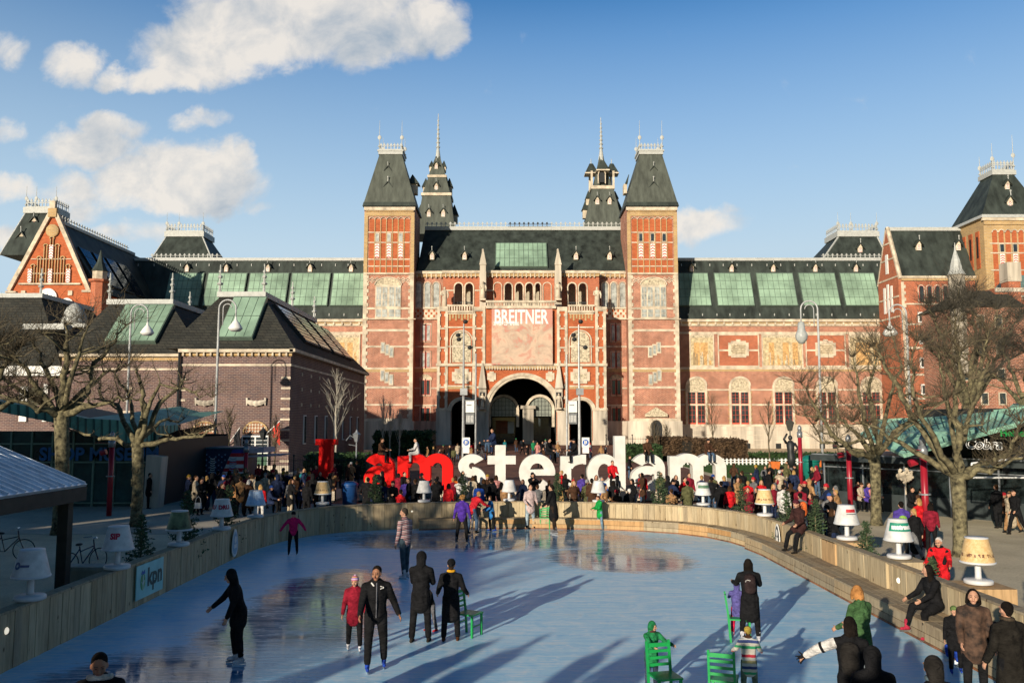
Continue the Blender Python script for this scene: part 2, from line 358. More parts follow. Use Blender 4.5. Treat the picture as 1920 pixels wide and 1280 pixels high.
for i, (a, c) in enumerate(zip(bk, bk[1:])):
    n, d = inward(a, i, bk); o_ = n * -0.06
    seg(bd, a + o_, c + o_, n, 0.02, WT - 0.06, 0.05)
    seg(cap, a + n * 0.05, c + n * 0.05 - d * 0.01, n, WT - 0.045, WT, 0.26)
for o in (bd.build('board_panel', M_pl, rw), cap.build('top_rail', M_pb, rw)): o.location = (0, -20, 0)
# bench step inside the fence: far side (from px 785 rightward) and right side
bn = empty('wooden_bench', (4, 34, 0), label='long low wooden bench step running along the inside of the rink fence', cat='bench')
cut = [Vector(p) for p in WALL if p[0] > -3 and p[1] > 4] 
cut = [Vector((-3.9, 35.75))] + [p for p in cut]
bs1 = MB(); bf = MB(); stn = MB()
bp_ = resample([tuple(p) for p in cut], 1.6)
for i, (a, c) in enumerate(zip(bp_, bp_[1:])):
    n, d = inward(a, i, bp_); far = a.y > 31
    wd = 0.62 if far else 0.80
    for k in range(4):
        o0 = n * (0.01 + k * wd / 4); seg(bs1, a + o0 + n * (wd / 4 - 0.012) + d * 0.006, c + o0 + n * (wd / 4 - 0.012) - d * 0.006, n, 0.40, 0.44, wd / 4 - 0.014)
    seg(bf, a + n * (wd - 0.03) + d * 0.008, c + n * (wd - 0.03) - d * 0.008, n, 0.215, 0.395, 0.05, 1 if far and a.x > -1 and i % 3 else 0)
    seg(bf, a + n * (wd - 0.02) + d * 0.008, c + n * (wd - 0.02) - d * 0.008, n, 0.06, 0.205, 0.05, 1 if far and a.x > -1 and i % 2 else 0)
    seg(stn, a + n * (wd - 0.01), c + n * (wd - 0.01), n, 0.0, 0.055, 0.10)
for o in (bs1.build('seat', M_pb, bn), bf.build('front_panel', [M_pb, M_wo], bn), stn.build('footing', M_ms, bn)): o.location = (-4, -34, 0)

# ------------------------------------------------------------------ museum
mus = empty('museum_building', (1.4, 136, 0), label='huge red brick museum with sandstone bands, twin slate-roofed towers, spires and central archway', cat='building')
def child(mb, name, mats, parent):
    o = mb.build(name, mats, parent); o.matrix_parent_inverse = Matrix.Identity(4)
    # meshes are written in world coordinates: cancel the parent's offset
    p = parent; off = Vector((0, 0, 0))
    while p is not None: off += p.location; p = p.parent
    o.location = -off
    return o
def rx_(px, D, ref=600): return W(px, ref, D).x
def fr(mb, x0, y0, x1, y1, D, d=0.15, mi=None, ref=600, back=None):
    """box with the pixel rectangle, its front d metres proud of plane D"""
    z1 = W(960, y0, D - d).z; z0 = W(960, y1, D - d).z
    mb.box(rx_(x0, D - d, ref), D - d, z0, rx_(x1, D - d, ref), D if back is None else back, z1, mi)
def arch_pts(x0, x1, ys, ytop, D, ybot, n=10, ref=600):
    """outline (world) of an arched opening in pixel units"""
    cx = (x0 + x1) / 2; r = (x1 - x0) / 2; ry = ys - ytop
    pts = [(x0, ybot)] + [(cx - r * math.cos(math.pi * k / n), ys - ry * math.sin(math.pi * k / n)) for k in range(n + 1)] + [(x1, ybot)]
    return [Vector((rx_(a, D, ref), D, W(960, c, D).z)) for a, c in pts]
def far_(mb, x0, x1, ys, ytop, D, ybot, d=0.12, mi=None, n=10):
    mb.prism(arch_pts(x0, x1, ys, ytop, D, ybot, n), (0, -d, 0), mi)
def ring(mb, x0, x1, ys, ytop, D, wpx, d=0.2, mi=None, n=12, foot=None):
    """arch moulding: band of width wpx round an arch, with optional jambs down to foot"""
    cx = (x0 + x1) / 2; r = (x1 - x0) / 2; ry = ys - ytop
    ang = [math.pi * k / n for k in range(n + 1)]
    P = lambda a, rr, rz: Vector((rx_(cx - rr * math.cos(a), D), D - d, W(960, ys - rz * math.sin(a), D - d).z))
    for a, c in zip(ang, ang[1:]):
        mb.prism([P(a, r, ry), P(a, r + wpx, ry + wpx), P(c, r + wpx, ry + wpx), P(c, r, ry)], (0, d, 0), mi)
    if foot is not None:
        fr(mb, x0 - wpx, ys, x0, foot, D, d, mi); fr(mb, x1, ys, x1 + wpx, foot, D, d, mi)
def quoins(mb, xa, xb, y0, y1, D, mi, d=0.10, step=10, side=1, ext=4):
    fr(mb, xa, y0, xb, y1, D, d, mi)
    y = y0 + 2; k = 0
    while y + step * .5 < y1:
        if k % 2 == 0:
            if side > 0: fr(mb, xb, y, xb + ext, y + step * .5, D, d - 0.01, mi)
            else: fr(mb, xa - ext, y, xa, y + step * .5, D, d - 0.01, mi)
        y += step * .5; k += 1
def window(parent, x0, y0, x1, y1, D, frame, glass, nx=2, ny=2, fw=1.4, d=0.22, arch=None, name='window', label=None):
    """framed window, glazed with a pane that is a sub-part"""
    mb = MB()
    fr(mb, x0, y0, x0 + fw, y1, D, d); fr(mb, x1 - fw, y0, x1, y1, D, d)
    fr(mb, x0 + fw, y0, x1 - fw, y0 + fw, D, d - 0.01); fr(mb, x0 + fw, y1 - fw, x1 - fw, y1, D, d - 0.01)
    for i in range(1, nx):
        x = x0 + (x1 - x0) * i / nx; fr(mb, x - fw * .4, y0 + fw, x + fw * .4, y1 - fw, D, d - 0.02)
    for j in range(1, ny):
        y = y0 + (y1 - y0) * j / ny; fr(mb, x0 + fw, y - fw * .35, x1 - fw, y + fw * .35, D, d - 0.04)
    fr(mb, x0 + fw, y0 + fw, x1 - fw, y1 - fw, D, 0.06, 1)
    return child(mb, name, [frame, glass], parent)
def chevron(mb, x0, x1, y0, y1, D, mw, mr, d=0.12):
    fr(mb, x0, y0, x1, y1, D, d, mw)
    n = max(2, int((y1 - y0) / 5)); h = (y1 - y0) / n; cx = (x0 + x1) / 2
    for k in range(n):
        ya = y0 + k * h + h * .55
        P = lambda x, y: Vector((rx_(x, D), D - d - 0.01, W(960, y, D - d).z))
        for (xa, xb, s0, s1) in ((x0 + .4, cx, 1, 0), (cx, x1 - .4, 0, 1)):
            mb.prism([P(xa, ya + s0 * h * .4 - h * .25), P(xb, ya + s1 * h * .4 - h * .25), P(xb, ya + s1 * h * .4 + h * .15), P(xa, ya + s0 * h * .4 + h * .15)], (0, -0.01, 0), mr)
def mir(x, side): return x if side == 0 else 1953 - x
def frm(side, mb, x0, y0, x1, y1, D, d=0.15, mi=None, ref=600):
    a, c = mir(x0, side), mir(x1, side); fr(mb, min(a, c), y0, max(a, c), y1, D, d, mi, ref)
def dormer(parent, px, py, D, s=1.0, roofm=None, name='dormer', ref=None, depth=1.6):
    """small roof dormer with a pointed hood, chevron shutter and finial; px,py = middle of its opening"""
    mb = MB(); c = W(px, py, D); u_ = s * D / F
    x, z = c.x, c.z; w_ = 5 * u_; h_ = 6 * u_
    mb.box(x - w_, D, z - h_, x + w_, D + depth, z + h_, 0)
    mb.box(x - w_ * .62, D - 0.04, z - h_ * .9, x + w_ * .62, D + 0.1, z + h_ * .9, 1)
    for k in range(3):
        zz = z - h_ * .7 + k * h_ * .55
        mb.prism([(x - w_ * .55, D - 0.06, zz), (x, D - 0.06, zz + h_ * .3), (x + w_ * .55, D - 0.06, zz), (x + w_ * .55, D - 0.06, zz + h_ * .2), (x, D - 0.06, zz + h_ * .5), (x - w_ * .55, D - 0.06, zz + h_ * .2)], (0, -0.01, 0), 2)
    for sx in (-1, 1):
        mb.prism([(x, D - 0.35, z + h_ * 3.0), (x + sx * w_ * 1.9, D - 0.35, z + h_ * .8), (x + sx * w_ * 1.9, D - 0.35, z + h_ * .5), (x, D - 0.35, z + h_ * 2.5)], (0, depth + .4, 0), 3)
    mb.prism([(x - w_, D - 0.1, z + h_), (x + w_, D - 0.1, z + h_), (x, D - 0.1, z + h_ * 2.5)], (0, depth, 0), 0)
    mb.tube([(x, D - .3, z + h_ * 2.6), (x, D - .3, z + h_ * 4.2)], [0.09 * s, 0.04 * s], 5, 4)
    mb.ell((x, D - .3, z + h_ * 4.0), (0.14 * s, 0.14 * s, 0.16 * s), 6, 4, 4)
    return child(mb, name, [M_st, M_wh, M_rf, M_sl, M_ld], parent)
def finial(mb, x, y, z0, z1, r=0.12, mi=None):
    mb.tube([(x, y, z0), (x, y, z1)], [r * .5, r * .15], 5, mi)
    h = z1 - z0
    mb.ell((x, y, z0 + h * .42), (r * 2.0, r * .7, r * 2.4), 8, 6, mi)
    mb.ell((x, y, z0 + h * .12), (r * 1.6, r * 1.6, r * 1.0), 6, 4, mi)
def cresting(mb, x0, x1, y, z, h=0.7, step=0.8, mi=None, axis='x'):
    if x1 < x0: x0, x1 = x1, x0
    def bx(a, c, z0, z1, t=.05):
        if axis == 'x': mb.box(a, y - t, z0, c, y + t, z1, mi)
        else: mb.box(y - t, a, z0, y + t, c, z1, mi)
    bx(x0, x1, z, z + h * .12); bx(x0, x1, z + h * .5, z + h * .58)
    k = x0 + step / 2
    while k < x1:
        bx(k - .06, k + .06, z, z + h, .045); bx(k - .18, k + .18, z + h * .66, z + h * .84, .055); k += step

# --- towers
def tower(side):
    D = 136.0
    t = MB(); DB = 144.2
    xl, xr = (mir(680, side), mir(775, side)); xl, xr = min(xl, xr), max(xl, xr)
    X0, X1 = rx_(xl, D), rx_(xr, D); zt = W(960, 388, D).z
    t.box(X0, D, 0, X1, DB, zt, 0)
    f = lambda *a, **k: frm(side, t, *a, **k)
    # corner strips
    for (a, c, sd) in ((680, 687, 1), (768, 775, -1)):
        xa, xb = sorted((mir(a, side), mir(c, side))); s2 = sd if side == 0 else -sd
        fr(t, xa, 398, xb, 512, D, 0.16, 2)
        quoins(t, xa, xb, 514, 790, D, 1, 0.14, 13, s2, 3)
    for y in range(690, 790, 14): pass
    # upper arcade
    f(679, 388, 776, 394, D, 0.5, 1); f(682, 394, 773, 397, D, 0.3, 2); f(687, 397, 768, 405, D, 0.17, 2)
    for k in range(7):
        a = 690 + k * 11.1; xa, xb = sorted((mir(a, side), mir(a + 9.4, side)))
        fr(t, xa, 411, xb, 512, D, 0.03, 3)
        ring(t, xa, xb, 411, 407.5, D, 1.1, 0.2, 1, 6)
        if k: f(a - 1.9, 411, a - .2, 512, D, 0.15, 2)
    for y in (434.5, 453.5, 485, 498): f(688, y, 767, y + 2, D, 0.11, 1)
    f(680, 511, 775, 514, D, 0.3, 1)
    # lozenge frieze and lower bands
    for x in (688, 697, 706, 746, 755, 764):
        xx = mir(x, side)
        P = lambda dx, dy: Vector((rx_(xx + dx, D), D - 0.08, W(960, 525 + dy, D).z))
        for (k0, k1) in ((6, 4.2), (2.2, 0)):
            if k1: 
                for q0 in range(4):
                    a0 = [(0, -1), (1, 0), (0, 1), (-1, 0)][q0]; a1 = [(0, -1), (1, 0), (0, 1), (-1, 0)][(q0 + 1) % 4]
                    t.prism([P(a0[0] * k0, a0[1] * k0), P(a1[0] * k0, a1[1] * k0), P(a1[0] * k1, a1[1] * k1), P(a0[0] * k1, a0[1] * k1)], (0, 0.06, 0), 1)
            else: t.prism([P(0, -k0), P(k0, 0), P(0, k0), P(-k0, 0)], (0, 0.06, 0), 1)
    for (y0, y1, mi_) in ((576, 580, 1), (596, 599, 1), (617, 621, 1), (648, 651, 1), (689, 692, 1), (692, 697, 2), (724, 728, 1), (757, 760, 1), (784, 790, 1)):
        f(683, y0, 772, y1, D, 0.12 if mi_ == 1 else 0.09, mi_)
    f(677, 789, 778, 850, D, 0.45, 4)
    f(676, 597, 779, 598.5, D, 0.35, 1)
    # tympanum of the big window
    xa, xb = sorted((mir(703, side), mir(751, side)))
    far_(t, xa + 1, xb - 1, 534, 521, D, 536, 0.1, 5); ring(t, xa, xb, 534, 521, D, 2.2, 0.22, 1, 12)
    ob = child(t, 'tower', [M_pk, M_st, M_ye, M_or, M_st2, M_gr], mus)
    # windows
    def cw(mb, name, mats): return sub(mb, name, mats, ob)
    sub_mats = [M_st, M_gw]
    wd = MB(); 
    fr(wd, xa, 534, xb, 597, D, 0.16, 0)
    for a in (xa + 2, xa + 13.5, xa + 26.5, xa + 38): fr(wd, a, 538, a + 9, 574, D, 0.19, 1); fr(wd, a, 580, a + 9, 594, D, 0.19, 1)
    for a in (xa + 2, xa + 13.5, xa + 26.5, xa + 38):
        for y in (550, 562, 587): fr(wd, a, y, a + 9, y + .7, D, 0.2, 0)
        fr(wd, a + 4.2, 538, a + 4.9, 574, D, 0.2, 0)
    sub(wd, 'window', sub_mats, ob)
    for k in range(3):
        a = 701 + k * 22.2; xa_, xb_ = sorted((mir(a, side), mir(a + 8, side)))
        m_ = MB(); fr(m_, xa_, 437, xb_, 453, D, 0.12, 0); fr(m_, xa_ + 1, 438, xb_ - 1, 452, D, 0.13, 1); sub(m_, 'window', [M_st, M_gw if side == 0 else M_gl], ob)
        m_ = MB(); chevron(m_, xa_, xb_, 457, 483, D, 0, 1); sub(m_, 'shutter', [M_wh, M_rf], ob)
    for base in (641, 693):
        m_ = MB()
        for k in range(3):
            a = 715 + k * 8; yy = base + k * 4 * (1 if side == 0 else 1)
            a0, a1 = sorted((mir(a, side), mir(a + 7, side)))
            fr(m_, a0 - .8, yy, a1 + .8, yy + 21, D, 0.13, 0); fr(m_, a0 + 1, yy + 2, a1 - 1, yy + 18, D, 0.15, 1)
        sub(m_, 'stair_window', [M_st, M_gw], ob)
    if side == 1:
        m_ = MB(); far_(m_, 1218, 1238, 800, 788, D - .45, 850, 0.12, 1); ring(m_, 1216, 1240, 800, 787, D - .45, 4, 0.2, 0, 8, 850)
        m_.prism([Vector((rx_(x, D - .6), D - .6, W(960, y, D - .6).z)) for x, y in ((1207, 781), (1249, 781), (1249, 776), (1228, 763), (1207, 776))], (0, .3, 0), 2)
        sub(m_, 'door', [M_st, M_dk, M_gr], ob)
    # roof
    r = MB(); zb = W(960, 388, D).z
    ztop = W(960, 296, 140).z; cx0 = mir(711 if side == 0 else 711, side); cx1 = mir(753, side)
    tx0, tx1 = sorted((W(cx0, 296, 138).x, W(cx1, 296, 138).x)); 
    r.frustum((X0 - .3, D - .3, X1 + .3, DB + .3, zb + .1), (X0 - .15, D - .1, X1 + .15, DB + .1, zb + .8), 1)
    r.frustum((X0 - .1, D, X1 + .1, DB, zb + .8), (tx0, 138.2, tx1, 142.0, ztop), 0)
    r.frustum((tx0 - .15, 138.0, tx1 + .15, 142.2, ztop), (tx0 - .15, 138.0, tx1 + .15, 142.2, ztop + .5), 2)
    r.box(tx0 - .3, 137.9, ztop + .5, tx1 + .3, 142.3, ztop + .75, 2)
    sub(r, 'tower_roof', [M_sls, M_sl, M_ld], ob)
    c = MB(); zc = ztop + .75
    for yy in (138.1, 142.1): cresting(c, tx0, tx1, yy, zc, 1.15, .55)
    for xx in (tx0, tx1): cresting(c, 138.1, 142.1, xx, zc, 1.15, .55, axis='y')
    sub(c, 'cresting', M_ld, ob)
    for xx in (tx0, tx1):
        for yy in (138.1, 142.1):
            c = MB(); finial(c, xx, yy, zc, zc + (5.0 if yy < 140 else 3.4), .16); sub(c, 'finial', M_ld, ob)
    xm = (xl + xr) / 2
    for (yy, Dd, s) in ((357, 137.0, 1.05), (324, 137.7, .8)): sdormer(ob, xm, yy, Dd, s)
    for yy, s in ((350, 1.2),):   # side dormer
        sgn = 1 if side == 0 else -1; xs = (X1 if side == 0 else X0) - sgn * .9
        z = W(960, yy + 6, 140).z; m_ = MB()
        m_.box(xs - .4, 139.2, z - .8, xs + .9 * sgn, 140.8, z + .8, 0); m_.frustum((xs - .7, 138.9, xs + .8 * sgn + .5, 141.1, z + .8), (xs, 139.9, xs + .1, 140.1, z + 2.6), 1)
        sub(m_, 'dormer', [M_st, M_sl], ob)
    return ob
def sub(mb, name, mats, parent): return child(mb, name, mats, parent)
def sdormer(parent, px, py, D, s): return dormer(parent, px, py, D, s)
tower(0); tower(1)

# --- rear spires
def spire(px, kind):
    D = 168.0; s = MB(); cc = W(px, 360, D); X = cc.x
    Z = lambda y: W(960, y, D).z
    hw = lambda p: p * D / F
    Y = D + hw(30)
    tiers = ([(440, 38), (366, 27), None, (362, 26.5), (329, 17), None, (325, 16.5), (285, 4)] if kind == 0 else [(440, 40), (352, 21), None, (347, 18), (285, 3.5)])
    last = None
    for tt in tiers:
        if tt is None: last = None; continue
        y, h = tt; h = hw(h)
        rct = (X - h, Y - h, X + h, Y + h, Z(y))
        if last: s.frustum(last, rct, 0)
        last = rct
    for (y0, y1, h) in (((366, 361, 29), (329, 324.5, 18.5)) if kind == 0 else ((352, 346, 23),)):
        h = hw(h); s.box(X - h, Y - h, Z(y0), X + h, Y + h, Z(y1), 1)
    o = child(s, 'spire', [M_sls, M_st], mus)
    nd = MB(); z0, z1 = Z(292), Z(203 if kind == 0 else 210)
    nd.tube([(X, Y, z0), (X, Y, z0 + (z1 - z0) * .25), (X, Y, z1)], [.62, .28, .06], 8)
    for k in range(7): nd.ell((X, Y, z0 + (z1 - z0) * (.28 + k * .095)), (.48 - k * .045, .48 - k * .045, .22), 8, 4)
    child(nd, 'needle', M_ld, o)
    if kind == 0:
        for (dx, y, ss) in ((-14, 402, .75), (13, 402, .75), (0, 352, .7), (0, 313, .65)):
            dormer(o, px + dx, y, Y - hw(34 if y > 380 else (24 if y > 330 else 14)), ss)
    else:
        for dx in (-11, 12): dormer(o, px + dx, 379, Y - hw(29), .75)
        m_ = MB(); zb = Z(346); zt = Z(318)
        for sx in (-1, 1):
            for sy in (-1, 1): m_.box(X + sx * 2.2 - .2, Y + sy * 2.2 - .2, zb, X + sx * 2.2 + .2, Y + sy * 2.2 + .2, zt, 0)
        for (ox, oy) in ((-2.1, 0), (2.1, 0), (0, -2.1)):
            m_.frustum((X + ox - 1.3, Y + oy - 1.3, X + ox + 1.3, Y + oy + 1.3, zt), (X + ox - .35, Y + oy - .35, X + ox + .35, Y + oy + .35, zt + 2.1), 1)
            m_.box(X + ox - 1.35, Y + oy - 1.35, zt - .25, X + ox + 1.35, Y + oy + 1.35, zt, 0)
            m_.tube([(X + ox, Y + oy, zt + 2), (X + ox, Y + oy, zt + 3.2)], [.12, .05], 5, 2)
        far_(m_, px - 6, px + 6, 327, 320, Y - 2.6, 342, .1, 3); ring(m_, px - 6, px + 6, 327, 320, Y - 2.6, 1.6, .3, 0, 8, 344)
        child(m_, 'belfry', [M_st, M_sl, M_ld, M_dk], o)
    for sx in (-1, 1):
        for (y, h, k) in ((405, 33, 1.3), (350, 23, 1.1), (310, 12, .8)) if kind == 0 else ((395, 31, 1.3), (372, 26, 1.0)):
            m_ = MB(); xx = X + sx * hw(h); zz = Z(y)
            m_.box(xx - .5 * k, Y - .6, zz - .7 * k, xx + .5 * k, Y + .6, zz + .6 * k, 1); m_.frustum((xx - .7 * k, Y - .9, xx + .7 * k, Y + .9, zz + .6 * k), (xx - .05, Y - .05, xx + .05, Y + .05, zz + 2.4 * k), 0)
            child(m_, 'dormer', [M_sl, M_st], o)
spire(818, 0); spire(1131, 1)

# --- central block
DC = 138.6; BAYS = []
zE = W(960, 508, DC).z
# side bays details
for side in (0, 1):
    cb = MB(); xs_ = (774, 833) if side == 0 else (1120, 1181); cb.box(rx_(xs_[0], DC), DC, 0, rx_(xs_[1], DC), 150, zE, 0)
    f = lambda *a, **k: frm(side, cb, *a, **k)
    f(775, 508, 833, 513, DC, .55, 1); f(776, 513, 833, 519, DC, .35, 2)
    for x in range(780, 832, 9): f(x, 513, x + 2, 521, DC, .45, 1)
    f(776, 576, 822, 579, DC, .3, 1); f(776, 595, 822, 599, DC, .3, 1)
    f(776, 580, 822, 595, DC, .04, 1)
    for j in range(3):
        for i in range(9):
            if (i + j) % 2: f(777 + i * 5, 580.5 + j * 5, 780.5 + i * 5, 584.5 + j * 5, DC, .08, 3)
    for y in (648, 688, 726, 758): f(777, y, 822, y + 3, DC, .12, 1)
    f(777, 691, 822, 697, DC, .1, 2)
    f(774, 789, 826, 850, DC, .4, 4)
    BAYS.append(child(cb, 'side_bay', [M_pk, M_st, M_ye, M_or, M_st2], mus))
for side in (0, 1):
    CBo = BAYS[side]
    for k in range(3):
        a = 779 + k * 16.5; xa, xb = sorted((mir(a, side), mir(a + 12, side))); m_ = MB()
        far_(m_, xa + 1, xb - 1, 535, 530, DC, 576, .08, 1, 8); ring(m_, xa, xb, 535, 529, DC, 1.6, .2, 0, 8, 576)
        sub(m_, 'window', [M_st, M_gw], CBo)
    for (y0, y1) in ((608, 640), (660, 690), (712, 741), (764, 795)):
        for a in (790, 799.5):
            xa, xb = sorted((mir(a, side), mir(a + 8, side)))
            m_ = MB(); fr(m_, xa - 1.6, y0 - 2, xb + 1.6, y1 + 1, DC, .14, 0); fr(m_, xa, y0, xb, y1 - 1, DC, .17, 2); fr(m_, xa + 1, y0 + 1, xb - 1, y1 - 2, DC, .19, 1)
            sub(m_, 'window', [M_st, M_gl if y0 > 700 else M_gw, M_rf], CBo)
    xa, xb = sorted((mir(788, side), mir(810, side))); m_ = MB(); far_(m_, xa, xb, 712, 703, DC, 713, .1, 0); ring(m_, xa, xb, 712, 703, DC, 1.5, .2, 0); sub(m_, 'tympanum', [M_gr], CBo)

# upper storey of the centre (arcaded wall with real openings) and the portal block with its archways
def arch_wall(mb, x0, x1, z0, z1, arches, y0, y1, mi, n=14, inner=None):
    """wall slab with arched openings; arches: (cx, r, zspring[, rz]) in world units"""
    xs = {x0, x1}; 
    for A in arches:
        for k in range(n + 1): xs.add(A[0] - A[1] * math.cos(math.pi * k / n))
    xs = sorted(xs)
    def h(x, mid):
        for A in arches:
            if abs(mid - A[0]) < A[1]:
                u_ = max(-1, min(1, (x - A[0]) / A[1])); return A[2] + (A[3] if len(A) > 3 else A[1]) * math.sqrt(max(0, 1 - u_ * u_)), True
        return z0, False
    im = mi if inner is None else inner
    for a, c in zip(xs, xs[1:]):
        if c - a < 1e-5: continue
        mid = (a + c) / 2; ha, o = h(a, mid); hc, _ = h(c, mid)
        mb.quad((a, y0, ha), (c, y0, hc), (c, y0, z1), (a, y0, z1), mi); mb.quad((c, y1, hc), (a, y1, ha), (a, y1, z1), (c, y1, z1), mi)
        if o: mb.quad((a, y1, ha), (c, y1, hc), (c, y0, hc), (a, y0, ha), im)
    for A in arches:
        for sx in (-1, 1):
            x = A[0] + sx * A[1]; mb.quad((x, y0, z0), (x, y1, z0), (x, y1, A[2]), (x, y0, A[2]), im)
    mb.quad((x0, y0, z0), (x0, y0, z1), (x0, y1, z1), (x0, y1, z0), mi); mb.quad((x1, y0, z0), (x1, y0, z1), (x1, y1, z1), (x1, y1, z0), mi)
    mb.quad((x0, y0, z1), (x1, y0, z1), (x1, y1, z1), (x0, y1, z1), mi)
DU = 136.2
up = MB(); Zu = lambda y: W(960, y, DU).z; Xu = lambda x: rx_(x, DU)
ups = []
for (a, c, tp) in ((852.5, 866.5, 531), (872.5, 886.5, 531), (946.5, 959.5, 531), (967, 980, 531), (986, 999, 531), (1005, 1013, 533) if False else (1004, 1013, 531), (1066, 1080, 531), (1086, 1100, 531)):
    r = (Xu(c) - Xu(a)) / 2; ups.append(((Xu(a) + Xu(c)) / 2, r, Zu(tp) - r))
arch_wall(up, Xu(830), Xu(1124), Zu(575), Zu(508), ups, DU, DU + 1.0, 0)
fr(up, 828, 507, 1126, 512, DU, .6, 1); fr(up, 830, 512, 1124, 518, DU, .35, 2)
for x in range(834, 1122, 8): fr(up, x, 512, x + 2, 520, DU, .45, 1)
for A in ups:
    n = 8
    for k in range(n):
        a, c = math.pi * k / n, math.pi * (k + 1) / n
        P = lambda q_, rr: (A[0] - rr * math.cos(q_), DU - .12, A[2] + rr * math.sin(q_))
        up.prism([P(a, A[1]), P(a, A[1] + .2), P(c, A[1] + .2), P(c, A[1])], (0, .1, 0), 1)
    for sx in (-1, 1): up.box(A[0] + sx * (A[1] + .02), DU - .14, Zu(575), A[0] + sx * (A[1] + .2), DU + .02, A[2], 1)
for (a, c) in ((926, 940), (1019, 1033)):
    ring(up, a, c, 536, 530, DU, 1.5, .15, 1, 8, 565)
for (a, c) in ((832, 850), (890, 904), (913, 925), (1041, 1046)): fr(up, a, 543, c, 545.5, DU, .1, 1)
# back wall of the loggia and floor
up.box(Xu(830), DU + 3.2, Zu(580), Xu(1124), DU + 3.5, zE, 3)
UPo = child(up, 'upper_storey', [M_rb, M_st, M_ye, mat('loggia_plaster', (0.42, 0.37, 0.27), .9)], mus)
for (a, c) in ((852, 888), (945, 1014), (1065, 1101)):
    m_ = MB(); fr(m_, a, 566, c, 568, DU, .1, 0)
    x = a
    while x < c: fr(m_, x, 566, x + .6, 575, DU, .06, 0); x += 3
    sub(m_, 'railing', M_ir, UPo)
# portal block
DP = 132.6
po = MB(); Zp = lambda y: W(960, y, DP).z; Xp = lambda x: rx_(x, DP)
big = (Xp(980), (Xp(1043) - Xp(918)) / 2, Zp(772)); ht = Zp(709) - big[2]
sa = [((Xp(847) + Xp(892)) / 2, (Xp(892) - Xp(847)) / 2, Zp(770)), ((Xp(1067) + Xp(1109)) / 2, (Xp(1109) - Xp(1067)) / 2, Zp(770))]
ARC = [(sa[0][0], sa[0][1], sa[0][2], Zp(750) - sa[0][2]), (big[0], big[1], big[2], ht), (sa[1][0], sa[1][1], sa[1][2], Zp(750) - sa[1][2])]
arch_wall(po, Xp(820), Xp(1136), 0.6, Zp(575), ARC, DP, DP + 1.6, 0, 18, 1)
# side walls and dark passage behind
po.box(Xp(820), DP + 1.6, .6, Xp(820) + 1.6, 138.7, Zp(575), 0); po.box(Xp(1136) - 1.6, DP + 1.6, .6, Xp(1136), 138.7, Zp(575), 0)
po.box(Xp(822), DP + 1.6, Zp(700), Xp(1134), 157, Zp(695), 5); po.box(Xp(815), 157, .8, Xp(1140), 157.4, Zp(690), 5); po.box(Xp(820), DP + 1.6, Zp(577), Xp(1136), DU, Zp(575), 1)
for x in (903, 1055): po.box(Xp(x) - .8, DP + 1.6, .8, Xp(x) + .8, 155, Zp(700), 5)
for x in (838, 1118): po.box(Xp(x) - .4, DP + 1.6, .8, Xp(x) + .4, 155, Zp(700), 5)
A = ARC
for AA, wpx in ((A[0], .55), (A[1], .85), (A[2], .55)):
    n = 20
    for (o0, o1, d) in ((0.0, wpx * .45, .12), (wpx * .45 + .01, wpx, .25)):
        for k in range(n):
            a, c = math.pi * k / n, math.pi * (k + 1) / n
            P = lambda q_, e: (AA[0] - (AA[1] + e) * math.cos(q_), DP - d, AA[2] + (AA[3] + e) * math.sin(q_))
            po.prism([P(a, o0), P(a, o1), P(c, o1), P(c, o0)], (0, d - .01, 0), 1)
# stone piers at the foot
for (a, c) in ((819, 846), (893, 917), (1044, 1066), (1110, 1137)):
    fr(po, a, 768, c, 828, DP, .16, 4); fr(po, a - 1, 765, c + 1, 769, DP, .3, 1); fr(po, a - 1.5, 826, c + 1.5, 846, DP, .35, 4)
# pilasters with stone quoins round a brick core
for (a, c) in ((820, 840), (886, 910), (1044, 1064), (1116, 1136)):
    for xa, xb in ((a, a + 5), (c - 5, c)):
        fr(po, xa, 575, xb, 765, DP, .2, 1)
    for y in range(588, 765, 22):
        fr(po, a + 5, y, a + 7, y + 5, DP, .19, 1); fr(po, c - 7, y, c - 5, y + 5, DP, .19, 1)
    for y in (575, 614, 650, 684, 724): fr(po, a + 5, y, c - 5, y + (8 if y == 575 else 3), DP, .19, 1)
fr(po, 818, 681, 1138, 686, DP, .42, 1); fr(po, 910, 686, 1044, 691, DP, .3, 2)
for x in range(912, 1044, 5): fr(po, x, 687, x + 2.4, 693, DP, .32, 1)
for side in (0, 1):
    f = lambda *a_, **k: frm(side, po, *a_, **k)
    for y in (612, 648): f(840, y, 886, y + 2.6, DP, .12, 1)
    for y in (722,): f(840, y, 886, y + 2.6, DP, .12, 1)
    f(840, 724.6, 886, 729, DP, .09, 2)
    # pendant frieze
    for k in range(8):
        x = 842 + k * 5.6; f(x, 588, x + 3.4, 592 + (5 if k % 2 else 9), DP, .1, 2)
    f(840, 585, 886, 589, DP, .14, 1)
    xa, xb = sorted((mir(846, side), mir(885, side)))
    far_(po, xa + 2, xb - 2, 639, 621, DP, 679, .1, 6, 12); ring(po, xa, xb, 639, 620, DP, 2.2, .2, 1, 12, 680)
    # shield tablet with cartouche
    f(848, 697, 884, 714, DP, .22, 1); f(853, 691, 879, 719, DP, .2, 1); f(862, 687, 870, 691, DP, .2, 1); f(854, 701, 878, 710, DP, .26, 6)
    # small square plaque beside the big arch
    f(914, 699, 930, 712, DP, .16, 1); f(918, 696, 926, 715, DP, .2, 1)
    for y in (725, 745): f(895, y, 909, y + 3, DP, .12, 1)
